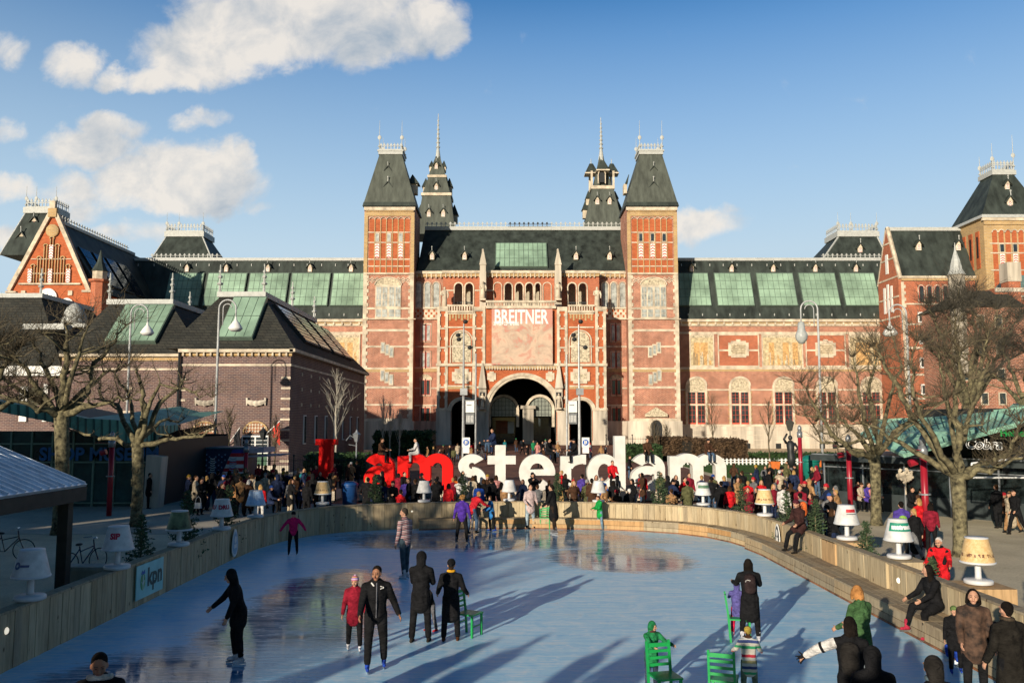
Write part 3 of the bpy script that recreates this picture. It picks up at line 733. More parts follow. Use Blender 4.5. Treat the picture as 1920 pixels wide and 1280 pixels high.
# terrace edge balustrades
fr(po, 911, 563, 1043, 567, DP, .5, 1); fr(po, 911, 573, 1043, 578, DP, .55, 1)
for x in range(913, 1042, 3): fr(po, x, 567, x + 1.6, 573, DP, .35, 1, back=DP + .1)
for side in (0, 1):
    f = lambda *a_, **k: frm(side, po, *a_, **k)
    f(838, 571, 888, 574, DP, .35, 1); f(838, 582, 888, 586, DP, .35, 1)
    for k in range(10): f(841 + k * 4.8, 574, 843.6 + k * 4.8, 582, DP, .3, 1)
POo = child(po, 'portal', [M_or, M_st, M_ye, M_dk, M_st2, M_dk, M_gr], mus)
# things inside the passage: centre pier with glazed arches
DI = 140.0
m_ = MB(); fr(m_, 980, 765, 1000, 830, DI, 1.0, 0); fr(m_, 976, 760, 1004, 766, DI, 1.2, 0); fr(m_, 975, 826, 1006, 840, DI, 1.3, 0); sub(m_, 'pier', M_st2, POo)
for (a, c) in ((921, 968), (989, 1034)):
    m_ = MB(); ring(m_, a, c, 768, 744, DI, 5, .5, 0, 12, 800)
    cx = (a + c) / 2; rr = (c - a) / 2
    far_(m_, a + 1, c - 1, 768, 745, DI, 780, .05, 1, 12)
    for k in range(1, 7):
        x = a + (c - a) * k / 7; h = math.sqrt(max(0, 1 - ((x - cx) / rr) ** 2)); fr(m_, x - .3, 768 - 23 * h, x + .3, 780, DI, .12, 2)
    for y in (752, 760, 768, 776): fr(m_, a + 2, y, c - 2, y + .6, DI, .13, 2)
    sub(m_, 'fanlight', [M_st, mat('passage_glass', (0.22, 0.24, 0.2), .3, spec=.6), M_ir], POo)
    m_ = MB(); fr(m_, a + 2, 782, c - 2, 838, DI + 6, .05, 0); sub(m_, 'glass_wall', [M_gl], POo)
m_ = MB(); fr(m_, 930, 788, 952, 812, DI + 5, .1, 0); fr(m_, 952, 790, 964, 812, DI + 5, .1, 1); sub(m_, 'poster', [M_rb, M_wh], POo)
# niches with statues and pinnacles
def statue(parent, px, y0, y1, D, niche=True):
    m_ = MB(); c = W(px, y1, D); top = W(px, y0, D).z; h = top - c.z; x = W(px, 620, D).x; y = D
    m_.smooth = True
    m_.tube([(x, y, c.z), (x, y, c.z + h * .3), (x, y, c.z + h * .55), (x, y, c.z + h * .8), (x, y, c.z + h * .86)], [h * .15, h * .13, h * .12, h * .15, h * .05], 9)
    m_.ell((x, y - .02, c.z + h * .93), (h * .065, h * .07, h * .085), 8, 6)
    m_.tube([(x - h * .14, y, c.z + h * .78), (x - h * .17, y - h * .06, c.z + h * .6), (x - h * .05, y - h * .14, c.z + h * .58)], [h * .05, h * .045, h * .03], 6)
    m_.tube([(x + h * .14, y, c.z + h * .78), (x + h * .19, y - h * .04, c.z + h * .6), (x + h * .17, y - h * .1, c.z + h * .42)], [h * .05, h * .045, h * .03], 6)
    m_.smooth = False; m_.box(x - h * .17, y - h * .17, c.z - h * .1, x + h * .17, y + h * .17, c.z)
    return child(m_, 'statue', M_st, parent)
for px in (905, 1047):
    s_ = MB(); fr(s_, px - 6, 508, px + 6, 575, 134.6, .5, 0, back=136.3)
    a = W(px, 508, 134.1); b0 = rx_(px - 5.5, 134.1); b1 = rx_(px + 5.5, 134.1); zt1 = W(960, 496, 134).z
    s_.box(b0, 134.1, a.z, b1, 135, zt1, 0)
    s_.frustum((b0 - .1, 134.0, b1 + .1, 135.1, zt1), ((b0 + b1) / 2 - .12, 134.5, (b0 + b1) / 2 + .12, 134.7, W(960, 470, 134.6).z), 0)
    for k in range(4): s_.ell(((b0 + b1) / 2, 134.6, zt1 + .5 + k * .55), (.42 - k * .07, .42 - k * .07, .12), 6, 4, 0)
    s_.ell(((b0 + b1) / 2, 134.6, W(960, 469, 134.6).z), (.2, .2, .25), 6, 5, 0)
    o_ = sub(s_, 'pinnacle', M_st2, UPo)
    statue(UPo, px, 527, 560, 133.6)
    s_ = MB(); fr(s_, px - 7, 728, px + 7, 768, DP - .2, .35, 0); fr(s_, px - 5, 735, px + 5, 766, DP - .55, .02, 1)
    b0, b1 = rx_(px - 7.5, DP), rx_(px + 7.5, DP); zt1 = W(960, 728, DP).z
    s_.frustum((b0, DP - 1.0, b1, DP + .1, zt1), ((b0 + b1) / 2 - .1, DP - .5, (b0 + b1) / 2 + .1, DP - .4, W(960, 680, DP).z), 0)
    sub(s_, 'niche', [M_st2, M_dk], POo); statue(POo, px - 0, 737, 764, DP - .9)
for px in (833, 1120): statue(UPo, px, 538, 575, 133.4)
# main roof
rf = MB(); z0, z1 = zE - .05, W(960, 431, 146).z
rf.add([(rx_(781, DC), DC - .1, z0), (rx_(1173, DC), DC - .1, z0), (W(1168, 431, 146).x, 146, z1), (W(797, 431, 146).x, 146, z1),
        (rx_(781, DC), 154, z0), (rx_(1173, DC), 154, z0), (W(1168, 431, 146).x, 147, z1), (W(797, 431, 146).x, 147, z1)],
       [(0, 1, 2, 3), (5, 4, 7, 6), (3, 2, 6, 7), (1, 5, 6, 2), (4, 0, 3, 7)])
MR = child(rf, 'main_roof', M_sl, mus)
xa, xb = W(797, 431, 146).x, W(1168, 431, 146).x
c = MB(); c.box(xa, 145.7, z1 - .1, xb, 147.2, z1 + .5); cresting(c, xa, xa + 22, 146, z1 + .5, .9, .8); cresting(c, xb - 22 + 2, xb, 146, z1 + .5, .9, .8); sub(c, 'ridge', M_ld, MR)
def slope_pt(x, py, Y1, Z1, Y2, Z2):   # point on a slope at world x seen at pixel row py
    lo, hi = 0.0, 1.0
    for _ in range(30):
        m2 = (lo + hi) / 2; Y = Y1 + (Y2 - Y1) * m2; Z = Z1 + (Z2 - Z1) * m2
        if Z < W(960, py, Y).z: lo = m2
        else: hi = m2
    return Vector((x, Y, Z))
def skylight(parent, x0, x1, yt, yb, sl4, nx=7, ny=3, gm=None):
    Y1, Z1, Y2, Z2 = sl4; m_ = MB()
    nrm = Vector((0, -(Z2 - Z1), (Y2 - Y1))).normalized()
    a = slope_pt(x0, yb, *sl4); c = slope_pt(x0, yt, *sl4); 
    P = lambda u_, v_, e: Vector((x0 + (x1 - x0) * u_, a.y + (c.y - a.y) * v_, a.z + (c.z - a.z) * v_)) + nrm * e
    m_.prism([P(0, 0, 0), P(1, 0, 0), P(1, 1, 0), P(0, 1, 0)], nrm * .35, 0)
    m_.prism([P(.02, .02, .352), P(.98, .02, .352), P(.98, .97, .352), P(.02, .97, .352)], nrm * .03, 1)
    for i in range(1, nx): u_ = i / nx; m_.prism([P(u_ - .004, .02, .383), P(u_ + .004, .02, .383), P(u_ + .004, .97, .383), P(u_ - .004, .97, .383)], nrm * .03, 0)
    for j in range(1, ny): v_ = j / ny; m_.prism([P(.02, v_ - .005, .386), P(.98, v_ - .005, .386), P(.98, v_ + .005, .386), P(.02, v_ + .005, .386)], nrm * .03, 0)
    return sub(m_, 'skylight', [M_gf, gm or M_gs], parent)
slc = (DC - .1, z0, 146, z1)
skylight(MR, rx_(928, 140), rx_(1027, 140), 458, 503, slc, 11, 3)
for px in (810, 871, 1080, 1143): sp2 = slope_pt(0, 488, *slc); dormer(MR, px, 482, sp2.y - .4, .8)

# --- wings
def wing(side):
    D = 141.0; m_ = MB()
    x_in = 680 if side == 0 else 1272
    x_out = 60 if side == 0 else 1700
    Xa, Xb = sorted((rx_(x_in, D), rx_(x_out, D))); ze = W(960, 600, D).z; zr = W(960, 489, 145).z
    m_.box(Xa, D, 0, Xb, 160, ze, 0)
    lo, hi = sorted((x_in, x_out))
    fr(m_, lo, 598, hi, 603, D, .7, 1); fr(m_, lo, 603, hi, 606, D, .4, 2); fr(m_, lo, 606, hi, 611, D, .25, 1)
    x = lo + 4
    while x < hi: fr(m_, x, 603, x + 3, 609, D, .5, 1); x += 16
    for (y0, y1, mi_) in ((622, 626, 1), (688, 692, 1), (692, 696, 2), (729, 732, 1), (757, 760, 1)): fr(m_, lo, y0, hi, y1, D, .12, mi_)
    fr(m_, lo, 795, hi, 799, D, .35, 1); fr(m_, lo, 799, hi, 856, D, .3, 4)
    y = 806
    while y < 850: fr(m_, lo, y, hi, y + .6, D, .31, 2 if False else 1); y += 9
    o = child(m_, 'wing', [M_pk, M_st, M_ye, M_or, M_st2], mus)
    # frieze of tiled pictures and brick panels
    if side == 1: panels = [(1292, 1338, 't'), (1345, 1422, 'b'), (1427, 1504, 't'), (1509, 1584, 'b'), (1590, 1660, 't')]
    else: panels = [(600, 676, 't'), (518, 594, 'b'), (436, 512, 't'), (354, 430, 'b')]
    for (a, c_, k) in panels:
        p = MB()
        fr(p, a, 626, a + 2, 688, D, .16, 0); fr(p, c_ - 2, 626, c_, 688, D, .16, 0); fr(p, a + 2, 626, c_ - 2, 628.5, D, .15, 0); fr(p, a + 2, 685, c_ - 2, 688, D, .15, 0)
        if k == 't':
            fr(p, a + 2, 628.5, c_ - 2, 633, D, .1, 3); fr(p, a + 2, 633, c_ - 2, 685, D, .08, 2)
            rnd = random.Random(a)
            for i in range(14):   # figures and architecture of the tile picture, in low relief
                xx = a + 6 + rnd.random() * (c_ - a - 14); hh = 8 + rnd.random() * 18; ww = 1.4 + rnd.random() * 2.2
                fr(p, xx, 684 - hh, xx + ww, 684, D, .09 + i * .002, 3 + (i % 3)); 
            for i in range(4): xx = a + 6 + rnd.random() * (c_ - a - 24); fr(p, xx, 642, xx + 10, 684, D, .084 + i * .001, 4)
        else:
            fr(p, a + 2, 628.5, c_ - 2, 685, D, .04, 1); fr(p, a + 2, 655, c_ - 2, 658, D, .1, 0)
            m = (a + c_) / 2; fr(p, m - 19, 642, m + 19, 667, D, .25, 0); fr(p, m - 14, 639, m + 14, 670, D, .22, 0); fr(p, m - 4, 636, m + 4, 639, D, .22, 0); fr(p, m - 14, 645, m + 14, 664, D, .29, 3)
            for y in (648, 652, 656, 660): fr(p, m - 12, y, m + 12, y + 1.4, D, .3, 5)
        sub(p, 'frieze_panel', [M_st, M_rb, M_og, M_gr, mat('tile_orange', (0.55, 0.33, 0.13), .7, var=.3), mat('tile_brown', (0.30, 0.22, 0.12), .7)], o)
    # arched windows
    for cx in ([1303, 1384, 1465, 1546, 1628] if side == 1 else [650, 570, 490]):
        wd = MB(); a, c_ = cx - 17, cx + 17
        ring(wd, a + 1, c_ - 1, 722, 709, D, 4, .3, 0, 10, None); far_(wd, a + 1, c_ - 1, 722, 709, D, 733, .15, 3, 10)
        fr(wd, a - 3, 722, a + 1, 795, D, .25, 0); fr(wd, c_ - 1, 722, c_ + 3, 795, D, .25, 0)
        for y in range(734, 795, 8): fr(wd, a - 5, y, a - 3, y + 4, D, .2, 4); fr(wd, c_ + 3, y, c_ + 5, y + 4, D, .2, 4)
        fr(wd, a + 1, 733, c_ - 1, 735, D, .3, 0)
        for (u0, u1) in ((a + 1, cx - 1.4), (cx + 1.4, c_ - 1)):
            fr(wd, u0, 735, u1, 795, D, .05, 2)
            for (v0, v1) in ((735, 757), (760, 795)):
                fr(wd, u0, v0, u0 + 1, v1, D, .12, 1); fr(wd, u1 - 1, v0, u1, v1, D, .12, 1); fr(wd, u0 + 1, v1 - (3 if v1 > 790 else 1.2), u1 - 1, v1, D, .13, 1)
                um = (u0 + u1) / 2; fr(wd, um - .3, v0, um + .3, v1 - 3, D, .1, 1)
                for k in (1, 2, 3): vv = v0 + (v1 - v0) * k / 4; fr(wd, u0 + 1, vv, u1 - 1, vv + .45, D, .09, 1)
        fr(wd, cx - 1.4, 735, cx + 1.4, 795, D, .22, 0); fr(wd, a + 1, 757, c_ - 1, 760, D, .2, 0)
        sub(wd, 'window', [M_st, M_rf, M_gl, M_gr, M_ye], o)
        for dx in (-12, 12):
            wd = MB(); fr(wd, cx + dx - 5, 831, cx + dx + 5, 850, D - .3, .05, 0); 
            for k in range(5): fr(wd, cx + dx - 4.5 + k * 2, 832, cx + dx - 4 + k * 2, 850, D - .3, .09, 1)
            sub(wd, 'basement_window', [M_dk, M_ir], o)
    # roof
    r = MB(); yb0 = D - .3
    r.add([(Xa, yb0, ze), (Xb, yb0, ze), (Xb, 145, zr), (Xa, 145, zr), (Xa, 162, ze), (Xb, 162, ze), (Xb, 157, zr), (Xa, 157, zr)],
          [(0, 1, 2, 3), (5, 4, 7, 6), (3, 2, 6, 7), (1, 5, 6, 2), (4, 0, 3, 7)])
    ro = child(r, 'wing_roof', M_sl, mus)
    c = MB(); c.box(Xa, 144.8, zr, Xb, 145.5, zr + .5)
    ca, cb2 = (W(1540, 489, 145).x, W(1672, 489, 145).x) if side == 1 else (W(280, 489, 145).x, W(415, 489, 145).x)
    cresting(c, ca, cb2, 145.1, zr + .5, .8, .8); sub(c, 'ridge', M_ld, ro)
    sl4 = (yb0, ze, 145, zr)
    if side == 1: sk = [(1268, 1334), (1345, 1415), (1425, 1496), (1506, 1576), (1585, 1651)]; dm = [1297, 1372, 1450, 1529, 1605]
    else: sk = [(307, 373), (380, 455), (460, 535), (540, 614), (619, 692)]; dm = [350, 424, 502, 581, 658]
    Dk = slope_pt(0, 575, *sl4).y
    for (a, c_) in sk: skylight(ro, W(a, 575, Dk).x, W(c_, 575, Dk).x, 513, 575, sl4, 7, 4)
    Dd = slope_pt(0, 505, *sl4).y
    for px in dm: dormer(ro, px, 505, Dd - .35, .75)
    # little snow hooks dotted over the slates
    h = MB(); rnd = random.Random(3 + side); h.box(-.06, -.16, -.2, .06, -.02, .2); ho = sub(h, 'snow_hook', M_ld, ro); base_ = ho.location.copy(); first = True
    for py in (497, 590):
        x = Xa + 1.5
        while x < Xb:
            pp = slope_pt(x + rnd.uniform(-.2, .2), py, *sl4); x += 2.4
            hh = ho if first else ho.copy()
            if not first: COL.objects.link(hh); hh.parent = ro
            first = False; hh.location = base_ + pp
    return o
wing(0); wing(1)

# truncated pyramid roofs standing behind the wings
def back_roof(pxb0, pxb1, yb, pxt0, pxt1, yt, D, name='pavilion_roof', m=None, cr=1.0):
    r = MB(); a0 = W(pxb0, yb, D); a1 = W(pxb1, yb, D); hw = (a1.x - a0.x) / 2; 
    Dt = D + 3.2; b0 = W(pxt0, yt, Dt); b1 = W(pxt1, yt, Dt)
    r.frustum((a0.x, D, a1.x, D + 2 * hw, a0.z), (b0.x, Dt, b1.x, D + 2 * hw - 3.2, b0.z), 0)
    r.box(b0.x - .3, Dt - .3, b0.z, b1.x + .3, D + 2 * hw - 2.9, b0.z + 1.0, 1)
    for (s0, s1) in (((a0.x, D, a0.z), (b0.x, Dt, b0.z)), ((a1.x, D, a0.z), (b1.x, Dt, b0.z))): r.tube([s0, s1], .16, 5, 1)
    o = child(r, name, [m or M_sl, M_ld], mus)
    c = MB(); zc = b0.z + 1.0
    cresting(c, b0.x, b1.x, Dt, zc, 1.5 * cr, .6); cresting(c, Dt, D + 2 * hw - 3, b0.x, zc, 1.5 * cr, .6, axis='y'); cresting(c, Dt, D + 2 * hw - 3, b1.x, zc, 1.5 * cr, .6, axis='y')
    sub(c, 'cresting', M_ld, o)
    for xx in (b0.x, b1.x, (b0.x * 2 + b1.x) / 3): c = MB(); finial(c, xx, Dt, zc, zc + 3.6, .15); sub(c, 'finial', M_ld, o)
    return o, zc, (b0.x + b1.x) / 2, Dt
back_roof(280, 400, 492, 312, 380, 444, 152)
_, zc, xm, yt_ = back_roof(1540, 1668, 490, 1572, 1645, 444, 152)
dormer(mus, 1613, 470, 153.2, .9, name='dormer')
back_roof(0, 118, 478, 48, 104, 400, 136)
dormer(mus, 40, 452, 137.5, 1.1, name='dormer'); dormer(mus, 64, 420, 138.6, .9, name='dormer')

# --- left pavilion: gable front with a roof running back
DG = 120.0; gv = MB()
Pg = lambda x, y, d=0.0: Vector((W(x, 540, DG).x, DG - d, W(960, y, DG).z))
base = [(18, 545), (90, 398), (98, 398), (168, 545), (176, 545), (176, 860), (12, 860), (12, 545)]
gv.prism([Pg(*p) for p in base], (0, 1.2, 0), 0)
gv.box(Pg(12, 0).x, DG + 1.2, 0, Pg(176, 0).x, 139, Pg(0, 545).z, 0)
def stroke_g(a, c, w_, d, mi):
    pa, pc = Pg(*a), Pg(*c); n = Vector((pc.z - pa.z, 0, -(pc.x - pa.x))).normalized() * w_
    gv.prism([p - Vector((0, d, 0)) for p in (pa - n, pc - n, pc + n, pa + n)], (0, d + .3, 0), mi)
stroke_g((18, 545), (90, 398), .28, .35, 1); stroke_g((98, 398), (168, 545), .28, .35, 1)
def fg(x0, y0, x1, y1, d, mi): a, c = Pg(x0, y0), Pg(x1, y1); gv.box(a.x, DG - d, a.z, c.x, DG, c.z, mi)
fg(86, 392, 102, 408, .5, 2); fg(89, 378, 99, 392, .5, 1)
gv.ell(tuple(Pg(94, 433, .2)), (.95, .2, .95), 14, 8, 2)
for (x, top, k) in ((94, 448, 1), (83, 462, 0), (105, 462, 0), (72, 485, 0), (116, 485, 0), (61, 500, 0), (127, 500, 0)):
    for sx in (-2.6, 2.6): fg(x + sx - .7, top, x + sx + .7, 530, .22, 2)
    for y in (485, 512): fg(x - 5, y, x + 5, y + 1.6, .15, 1)
    n = 8
    for i in range(n):
        a, c_ = math.pi * i / n, math.pi * (i + 1) / n
        Q = lambda t_, r_: Pg(x - r_ * math.cos(t_), top - r_ * math.sin(t_), .25)
        gv.prism([Q(a, 3.3), Q(a, 5), Q(c_, 5), Q(c_, 3.3)], (0, .25, 0), 2)
for (x, y0) in ((94, 460), (56, 505), (94, 505), (128, 505)):
    m2 = MB(); 
    a = Pg(x - 3.6, y0); c_ = Pg(x + 3.6, y0 + 25)
    gv.box(a.x, DG - .28, a.z, c_.x, DG, c_.z, 3)
    for i in range(5):
        zz = c_.z + (a.z - c_.z) * i / 5; xm_ = (a.x + c_.x) / 2
        gv.prism([(a.x, DG - .29, zz), (xm_, DG - .29, zz + .22), (c_.x, DG - .29, zz), (c_.x, DG - .29, zz + .16), (xm_, DG - .29, zz + .38), (a.x, DG - .29, zz + .16)], (0, -.01, 0), 4)
fg(36, 531, 152, 534, .3, 1); fg(12, 546, 32, 549, .3, 1); fg(155, 544, 176, 548, .3, 1); fg(12, 600, 176, 604, .3, 1); fg(12, 640, 176, 645, .3, 1)
for (x, y) in ((45, 545), (133, 545)): fg(x - 4, y, x + 4, y + 9, .2, 1)
PV = child(gv, 'gabled_pavilion', [M_or, M_st, M_ye, M_wh, M_rf], mus)
for (cx, hw_, yt) in ((92, 17, 541), (128, 13, 559), (58, 13, 559)):
    m2 = MB()
    pts = [Pg(cx - hw_, 615, .3)] + [Pg(cx - hw_ * math.cos(math.pi * k / 12), yt + hw_ - hw_ * math.sin(math.pi * k / 12), .3) for k in range(13)] + [Pg(cx + hw_, 615, .3)]
    m2.prism(pts, (0, .28, 0), 0)
    pi_ = [Pg(cx - hw_ * .8, 614, .36)] + [Pg(cx - hw_ * .8 * math.cos(math.pi * k / 12), yt + hw_ - hw_ * .8 * math.sin(math.pi * k / 12), .36) for k in range(13)] + [Pg(cx + hw_ * .8, 614, .36)]
    m2.prism(pi_, (0, .05, 0), 1)
    for dx in (-.33, 0, .33):
        a = Pg(cx + dx * hw_ * 1.4 - .7, yt + 4 + abs(dx) * 8, .42); c_ = Pg(cx + dx * hw_ * 1.4 + .7, 614, .42); m2.box(a.x, a.y, a.z, c_.x, a.y + .08, c_.z, 0)
    for k in range(2): m2.lathe([(.9, 0), (.9, .01)], c=(0, 0, -50)) if False else None
    sub(m2, 'window', [M_wh, M_gw], PV)
r = MB(); zr0 = Pg(0, 412).z; ze0 = Pg(0, 545).z; xr0 = Pg(94, 0).x; xE = Pg(182, 0).x; xL = Pg(4, 0).x
r.add([(xr0, DG + 1.3, zr0), (xr0, 150, zr0), (xE, 150, ze0), (xE, DG + 1.3, ze0), (xL, DG + 1.3, ze0), (xL, 150, ze0)], [(0, 1, 2, 3), (0, 4, 5, 1), (0, 3, 4), (1, 5, 2)])
PR = child(r, 'pavilion_roof', M_sl, mus)
c = MB(); c.box(xr0 - .25, DG + 1.3, zr0 - .1, xr0 + .25, 146, zr0 + .35); cresting(c, DG + 2, 144, xr0, zr0 + .35, .8, .8, axis='y'); sub(c, 'ridge', M_ld, PR)
nrm = Vector((-(ze0 - zr0), 0, (xE - xr0))).normalized()
for k in range(4):
    ya = 122.5 + k * 4.1; m2 = MB()
    P2 = lambda v_, y, e: Vector((xr0 + (xE - xr0) * v_, y, zr0 + (ze0 - zr0) * v_)) + nrm * e
    m2.prism([P2(.34, ya, 0), P2(.86, ya, 0), P2(.86, ya + 3, 0), P2(.34, ya + 3, 0)], nrm * .25, 0)
    m2.prism([P2(.36, ya + .1, .252), P2(.84, ya + .1, .252), P2(.84, ya + 2.9, .252), P2(.36, ya + 2.9, .252)], nrm * .03, 1)
    for i in range(1, 6): yy = ya + .1 + i * .47; m2.prism([P2(.36, yy - .03, .284), P2(.84, yy - .03, .284), P2(.84, yy + .03, .284), P2(.36, yy + .03, .284)], nrm * .02, 0)
    for i in range(1, 4): v_ = .36 + i * .12; m2.prism([P2(v_ - .003, ya + .1, .285), P2(v_ + .003, ya + .1, .285), P2(v_ + .003, ya + 2.9, .285), P2(v_ - .003, ya + 2.9, .285)], nrm * .02, 0)
    sub(m2, 'skylight', [M_ir, mat('reflective_skylight', (0.05, 0.08, 0.12), .08, 0.85, spec=1.0)], PR)
t2 = MB(); pc = W(182, 560, 118.5); r_ = 1.0
t2.lathe([(1.15, 0), (1.15, W(0, 530, 118.5).z), (1.5, W(0, 528, 118.5).z), (1.5, W(0, 524, 118.5).z)], (pc.x, 119, 0), 8, 0)
t2.lathe([(1.0, W(0, 524, 118.5).z), (1.0, W(0, 508, 118.5).z)], (pc.x, 119, 0), 8, 1)
t2.lathe([(1.15, W(0, 508, 118.5).z), (.45, W(0, 490, 118.5).z), (.06, W(0, 468, 118.5).z)], (pc.x, 119, 0), 8, 2)
sub(t2, 'turret', [M_rb, M_st, M_sl], PV)

# --- right pavilion: low roofed range and the corner tower
DR = 126.0; rp = MB(); X0, X1 = W(1692, 560, DR).x, W(1850, 560, DR).x; zt_ = W(960, 519, DR).z; DRB = 133.0
rp.box(X0, DR, 0, X1 + 14, DRB, zt_, 0)
def fq(x0, y0, x1, y1, d, mi, D=DR): a = W(x0, 560, D - d).x; c_ = W(x1, 560, D - d).x; rp.box(a, D - d, W(960, y1, D - d).z, c_, D, W(960, y0, D - d).z, mi)
fq(1690, 517, 1850, 521, .4, 1); fq(1692, 521, 1848, 526, .25, 2); fq(1692, 568, 1850, 571, .15, 1); fq(1692, 606, 1850, 609, .15, 1); fq(1692, 650, 1850, 654, .15, 1); fq(1692, 700, 1900, 704, .15, 1); fq(1692, 745, 1900, 749, .15, 1)
y = 528
while y < 760: fq(1691, y, 1696 + (3 if int(y / 6) % 2 else 0), y + 6, .12, 1); y += 6
# gable wall facing left (perpendicular), peaked
zs = W(960, 519, DR).z; zp = W(960, 432, DR + 3.5).z
rp.prism([(X0, DR, 0), (X0, DRB, 0), (X0, DRB, zs), (X0, (DR + DRB) / 2, zp + .3), (X0, DR, zs)], (-.5, 0, 0), 0)
for (a, c_) in (((DR - .2, zs - .3), ((DR + DRB) / 2, zp + .4)), ((DRB + .2, zs - .3), ((DR + DRB) / 2, zp + .4))):
    rp.tube([(X0 - .25, a[0], a[1]), (X0 - .25, c_[0], c_[1])], .32, 6, 1)
for zz in (zs, zs - 3, zs + 3, zs - 6, zs + 5.5): 
    hw_ = 3.5 if zz <= zs else 3.5 * (zp - zz) / (zp - zs); rp.box(X0 - .6, (DR + DRB) / 2 - hw_, zz, X0 - .5, (DR + DRB) / 2 + hw_, zz + .25, 1)
for (yy, z0_, z1_, h) in ((0, zs + 1, zs + 4, .4), (-1, zs - 5, zs - 1, .3), (0, zs - 5, zs - .6, .3), (1, zs - 5, zs - 1, .3)):
    rp.box(X0 - .62, (DR + DRB) / 2 + yy * 1.2 - h, z0_, X0 - .5, (DR + DRB) / 2 + yy * 1.2 + h, z1_, 3)
RP = child(rp, 'right_pavilion', [M_rb, M_st, M_ye, M_wh], mus)
for k in range(6):
    a = 1727 + k * 15; m2 = MB(); 
    n = 8; Q = lambda x, y, d: Vector((W(x, 560, DR).x, DR - d, W(960, y, DR).z))
    for (e, d, mi_) in ((6.2, .2, 0), (4.6, .24, 1), (3.6, .27, 2)):
        m2.prism([Q(a - e, 566, d)] + [Q(a - e * math.cos(math.pi * i / n), 540 - e * math.sin(math.pi * i / n), d) for i in range(n + 1)] + [Q(a + e, 566, d)], (0, .15, 0), mi_)
    sub(m2, 'window', [M_st, M_rf, M_gl], RP)
for (a, y0) in ((1725, 585), (1760, 585), (1800, 585), (1725, 625), (1760, 625), (1725, 670), (1760, 670), (1800, 670), (1725, 720), (1770, 720), (1815, 720)):
    m2 = MB(); Q = lambda x, y, d: Vector((W(x, 560, DR).x, DR - d, W(960, y, DR).z)); p0, p1 = Q(a - 6, y0, .15), Q(a + 6, y0 + 20, .15)
    m2.box(p0.x, DR - .15, p0.z, p1.x, DR, p1.z, 0); m2.box(p0.x + .2, DR - .18, p0.z - .2, p1.x - .2, DR - .1, p1.z + .2, 1); sub(m2, 'window', [M_wh, M_gl], RP)
r = MB(); ym = (DR + DRB) / 2; Xr = W(1845, 520, DR).x
r.add([(X0, DR - .3, zs), (Xr + 8, DR - .3, zs), (Xr + 8, ym, zp), (X0, ym, zp), (X0, DRB + .3, zs), (Xr + 8, DRB + .3, zs)], [(0, 1, 2, 3), (5, 4, 3, 2), (0, 3, 4), (1, 5, 2)])
RR = child(r, 'pavilion_roof', M_sl, mus)
c = MB(); c.box(X0, ym - .25, zp - .1, Xr, ym + .25, zp + .45); sub(c, 'ridge', M_ld, RR)
for px in (1723, 1797): dormer(RR, px, 464, slope_pt(0, 464, DR - .3, zs, ym, zp).y - .5, .9)
# corner tower
DT = 123.0; DTB = 131.5; ct = MB(); X0, X1 = W(1846, 460, DT).x, W(1846, 460, DT).x + 8.8; zt_ = W(960, 409, DT).z
ct.box(X0, DT, 0, X1, DTB, zt_, 0)
def ft(x0, y0, x1, y1, d, mi): ct.box(W(x0, 460, DT).x, DT - d, W(960, y1, DT - d).z, W(x1, 460, DT).x, DT, W(960, y0, DT - d).z, mi)
ft(1842, 408, 1965, 413, .4, 1); ft(1846, 413, 1965, 421, .2, 0); 
for k in range(8):
    a = 1861 + k * 12.3; ft(a, 432, a + 9, 545, .05, 2)
    n = 8; Q = lambda x, y, d: Vector((W(x, 460, DT).x, DT - d, W(960, y, DT).z))
    for i in range(n):
        u0, u1 = math.pi * i / n, math.pi * (i + 1) / n
        ct.prism([Q(a + 4.5 - 4.5 * math.cos(u0), 436 - 4.5 * math.sin(u0), .2), Q(a + 4.5 - 6 * math.cos(u0), 436 - 6 * math.sin(u0), .2), Q(a + 4.5 - 6 * math.cos(u1), 436 - 6 * math.sin(u1), .2), Q(a + 4.5 - 4.5 * math.cos(u1), 436 - 4.5 * math.sin(u1), .2)], (0, .2, 0), 1)
    ft(a, 432, a + 9, 436, .04, 2)
for y in (455, 473, 505, 545): ft(1856, y, 1965, y + 2.4, .1, 1)
for (yy) in range(0, 4): ct.box(X0 - .1, DT + 1.2 + yy * 1.9, W(0, 500, DT).z, X0, DT + 2.2 + yy * 1.9, W(0, 430, DT).z, 2); ct.box(X0 - .14, DT + 1.5 + yy * 1.9, W(0, 480, DT).z, X0, DT + 1.9 + yy * 1.9, W(0, 440, DT).z, 3)
CT = child(ct, 'corner_tower', [M_ye, M_st, M_or, M_dk], mus)
for k in (1, 3, 5):
    a = 1861 + k * 12.3; m2 = MB(); 
    def f2(x0, y0, x1, y1, d, mi): m2.box(W(x0, 460, DT).x, DT - d, W(960, y1, DT - d).z, W(x1, 460, DT).x, DT, W(960, y0, DT - d).z, mi)
    f2(a, 457, a + 9, 473, .12, 0); f2(a + 1, 458, a + 8, 472, .14, 1)
    f2(a, 476, a + 9, 500, .12, 2)
    for i in range(5):
        y = 478 + i * 4.4; Q = lambda x, yy: Vector((W(x, 460, DT).x, DT - .13, W(960, yy, DT).z))
        m2.prism([Q(a + .5, y + 2), Q(a + 4.5, y), Q(a + 8.5, y + 2), Q(a + 8.5, y + 4), Q(a + 4.5, y + 2), Q(a + .5, y + 4)], (0, -.01, 0), 3)
    sub(m2, 'window', [M_st, M_gl, M_wh, M_rf], CT)
r = MB(); ztp = W(960, 328, DT + 2.5).z; xt0, xt1 = W(1862, 328, DT + 2.5).x, X1 - 2.4
r.frustum((X0 - .5, DT - .5, X1 + .5, DTB + .5, zt_), (X0 - .3, DT - .3, X1 + .3, DTB + .3, zt_ + .5), 1)
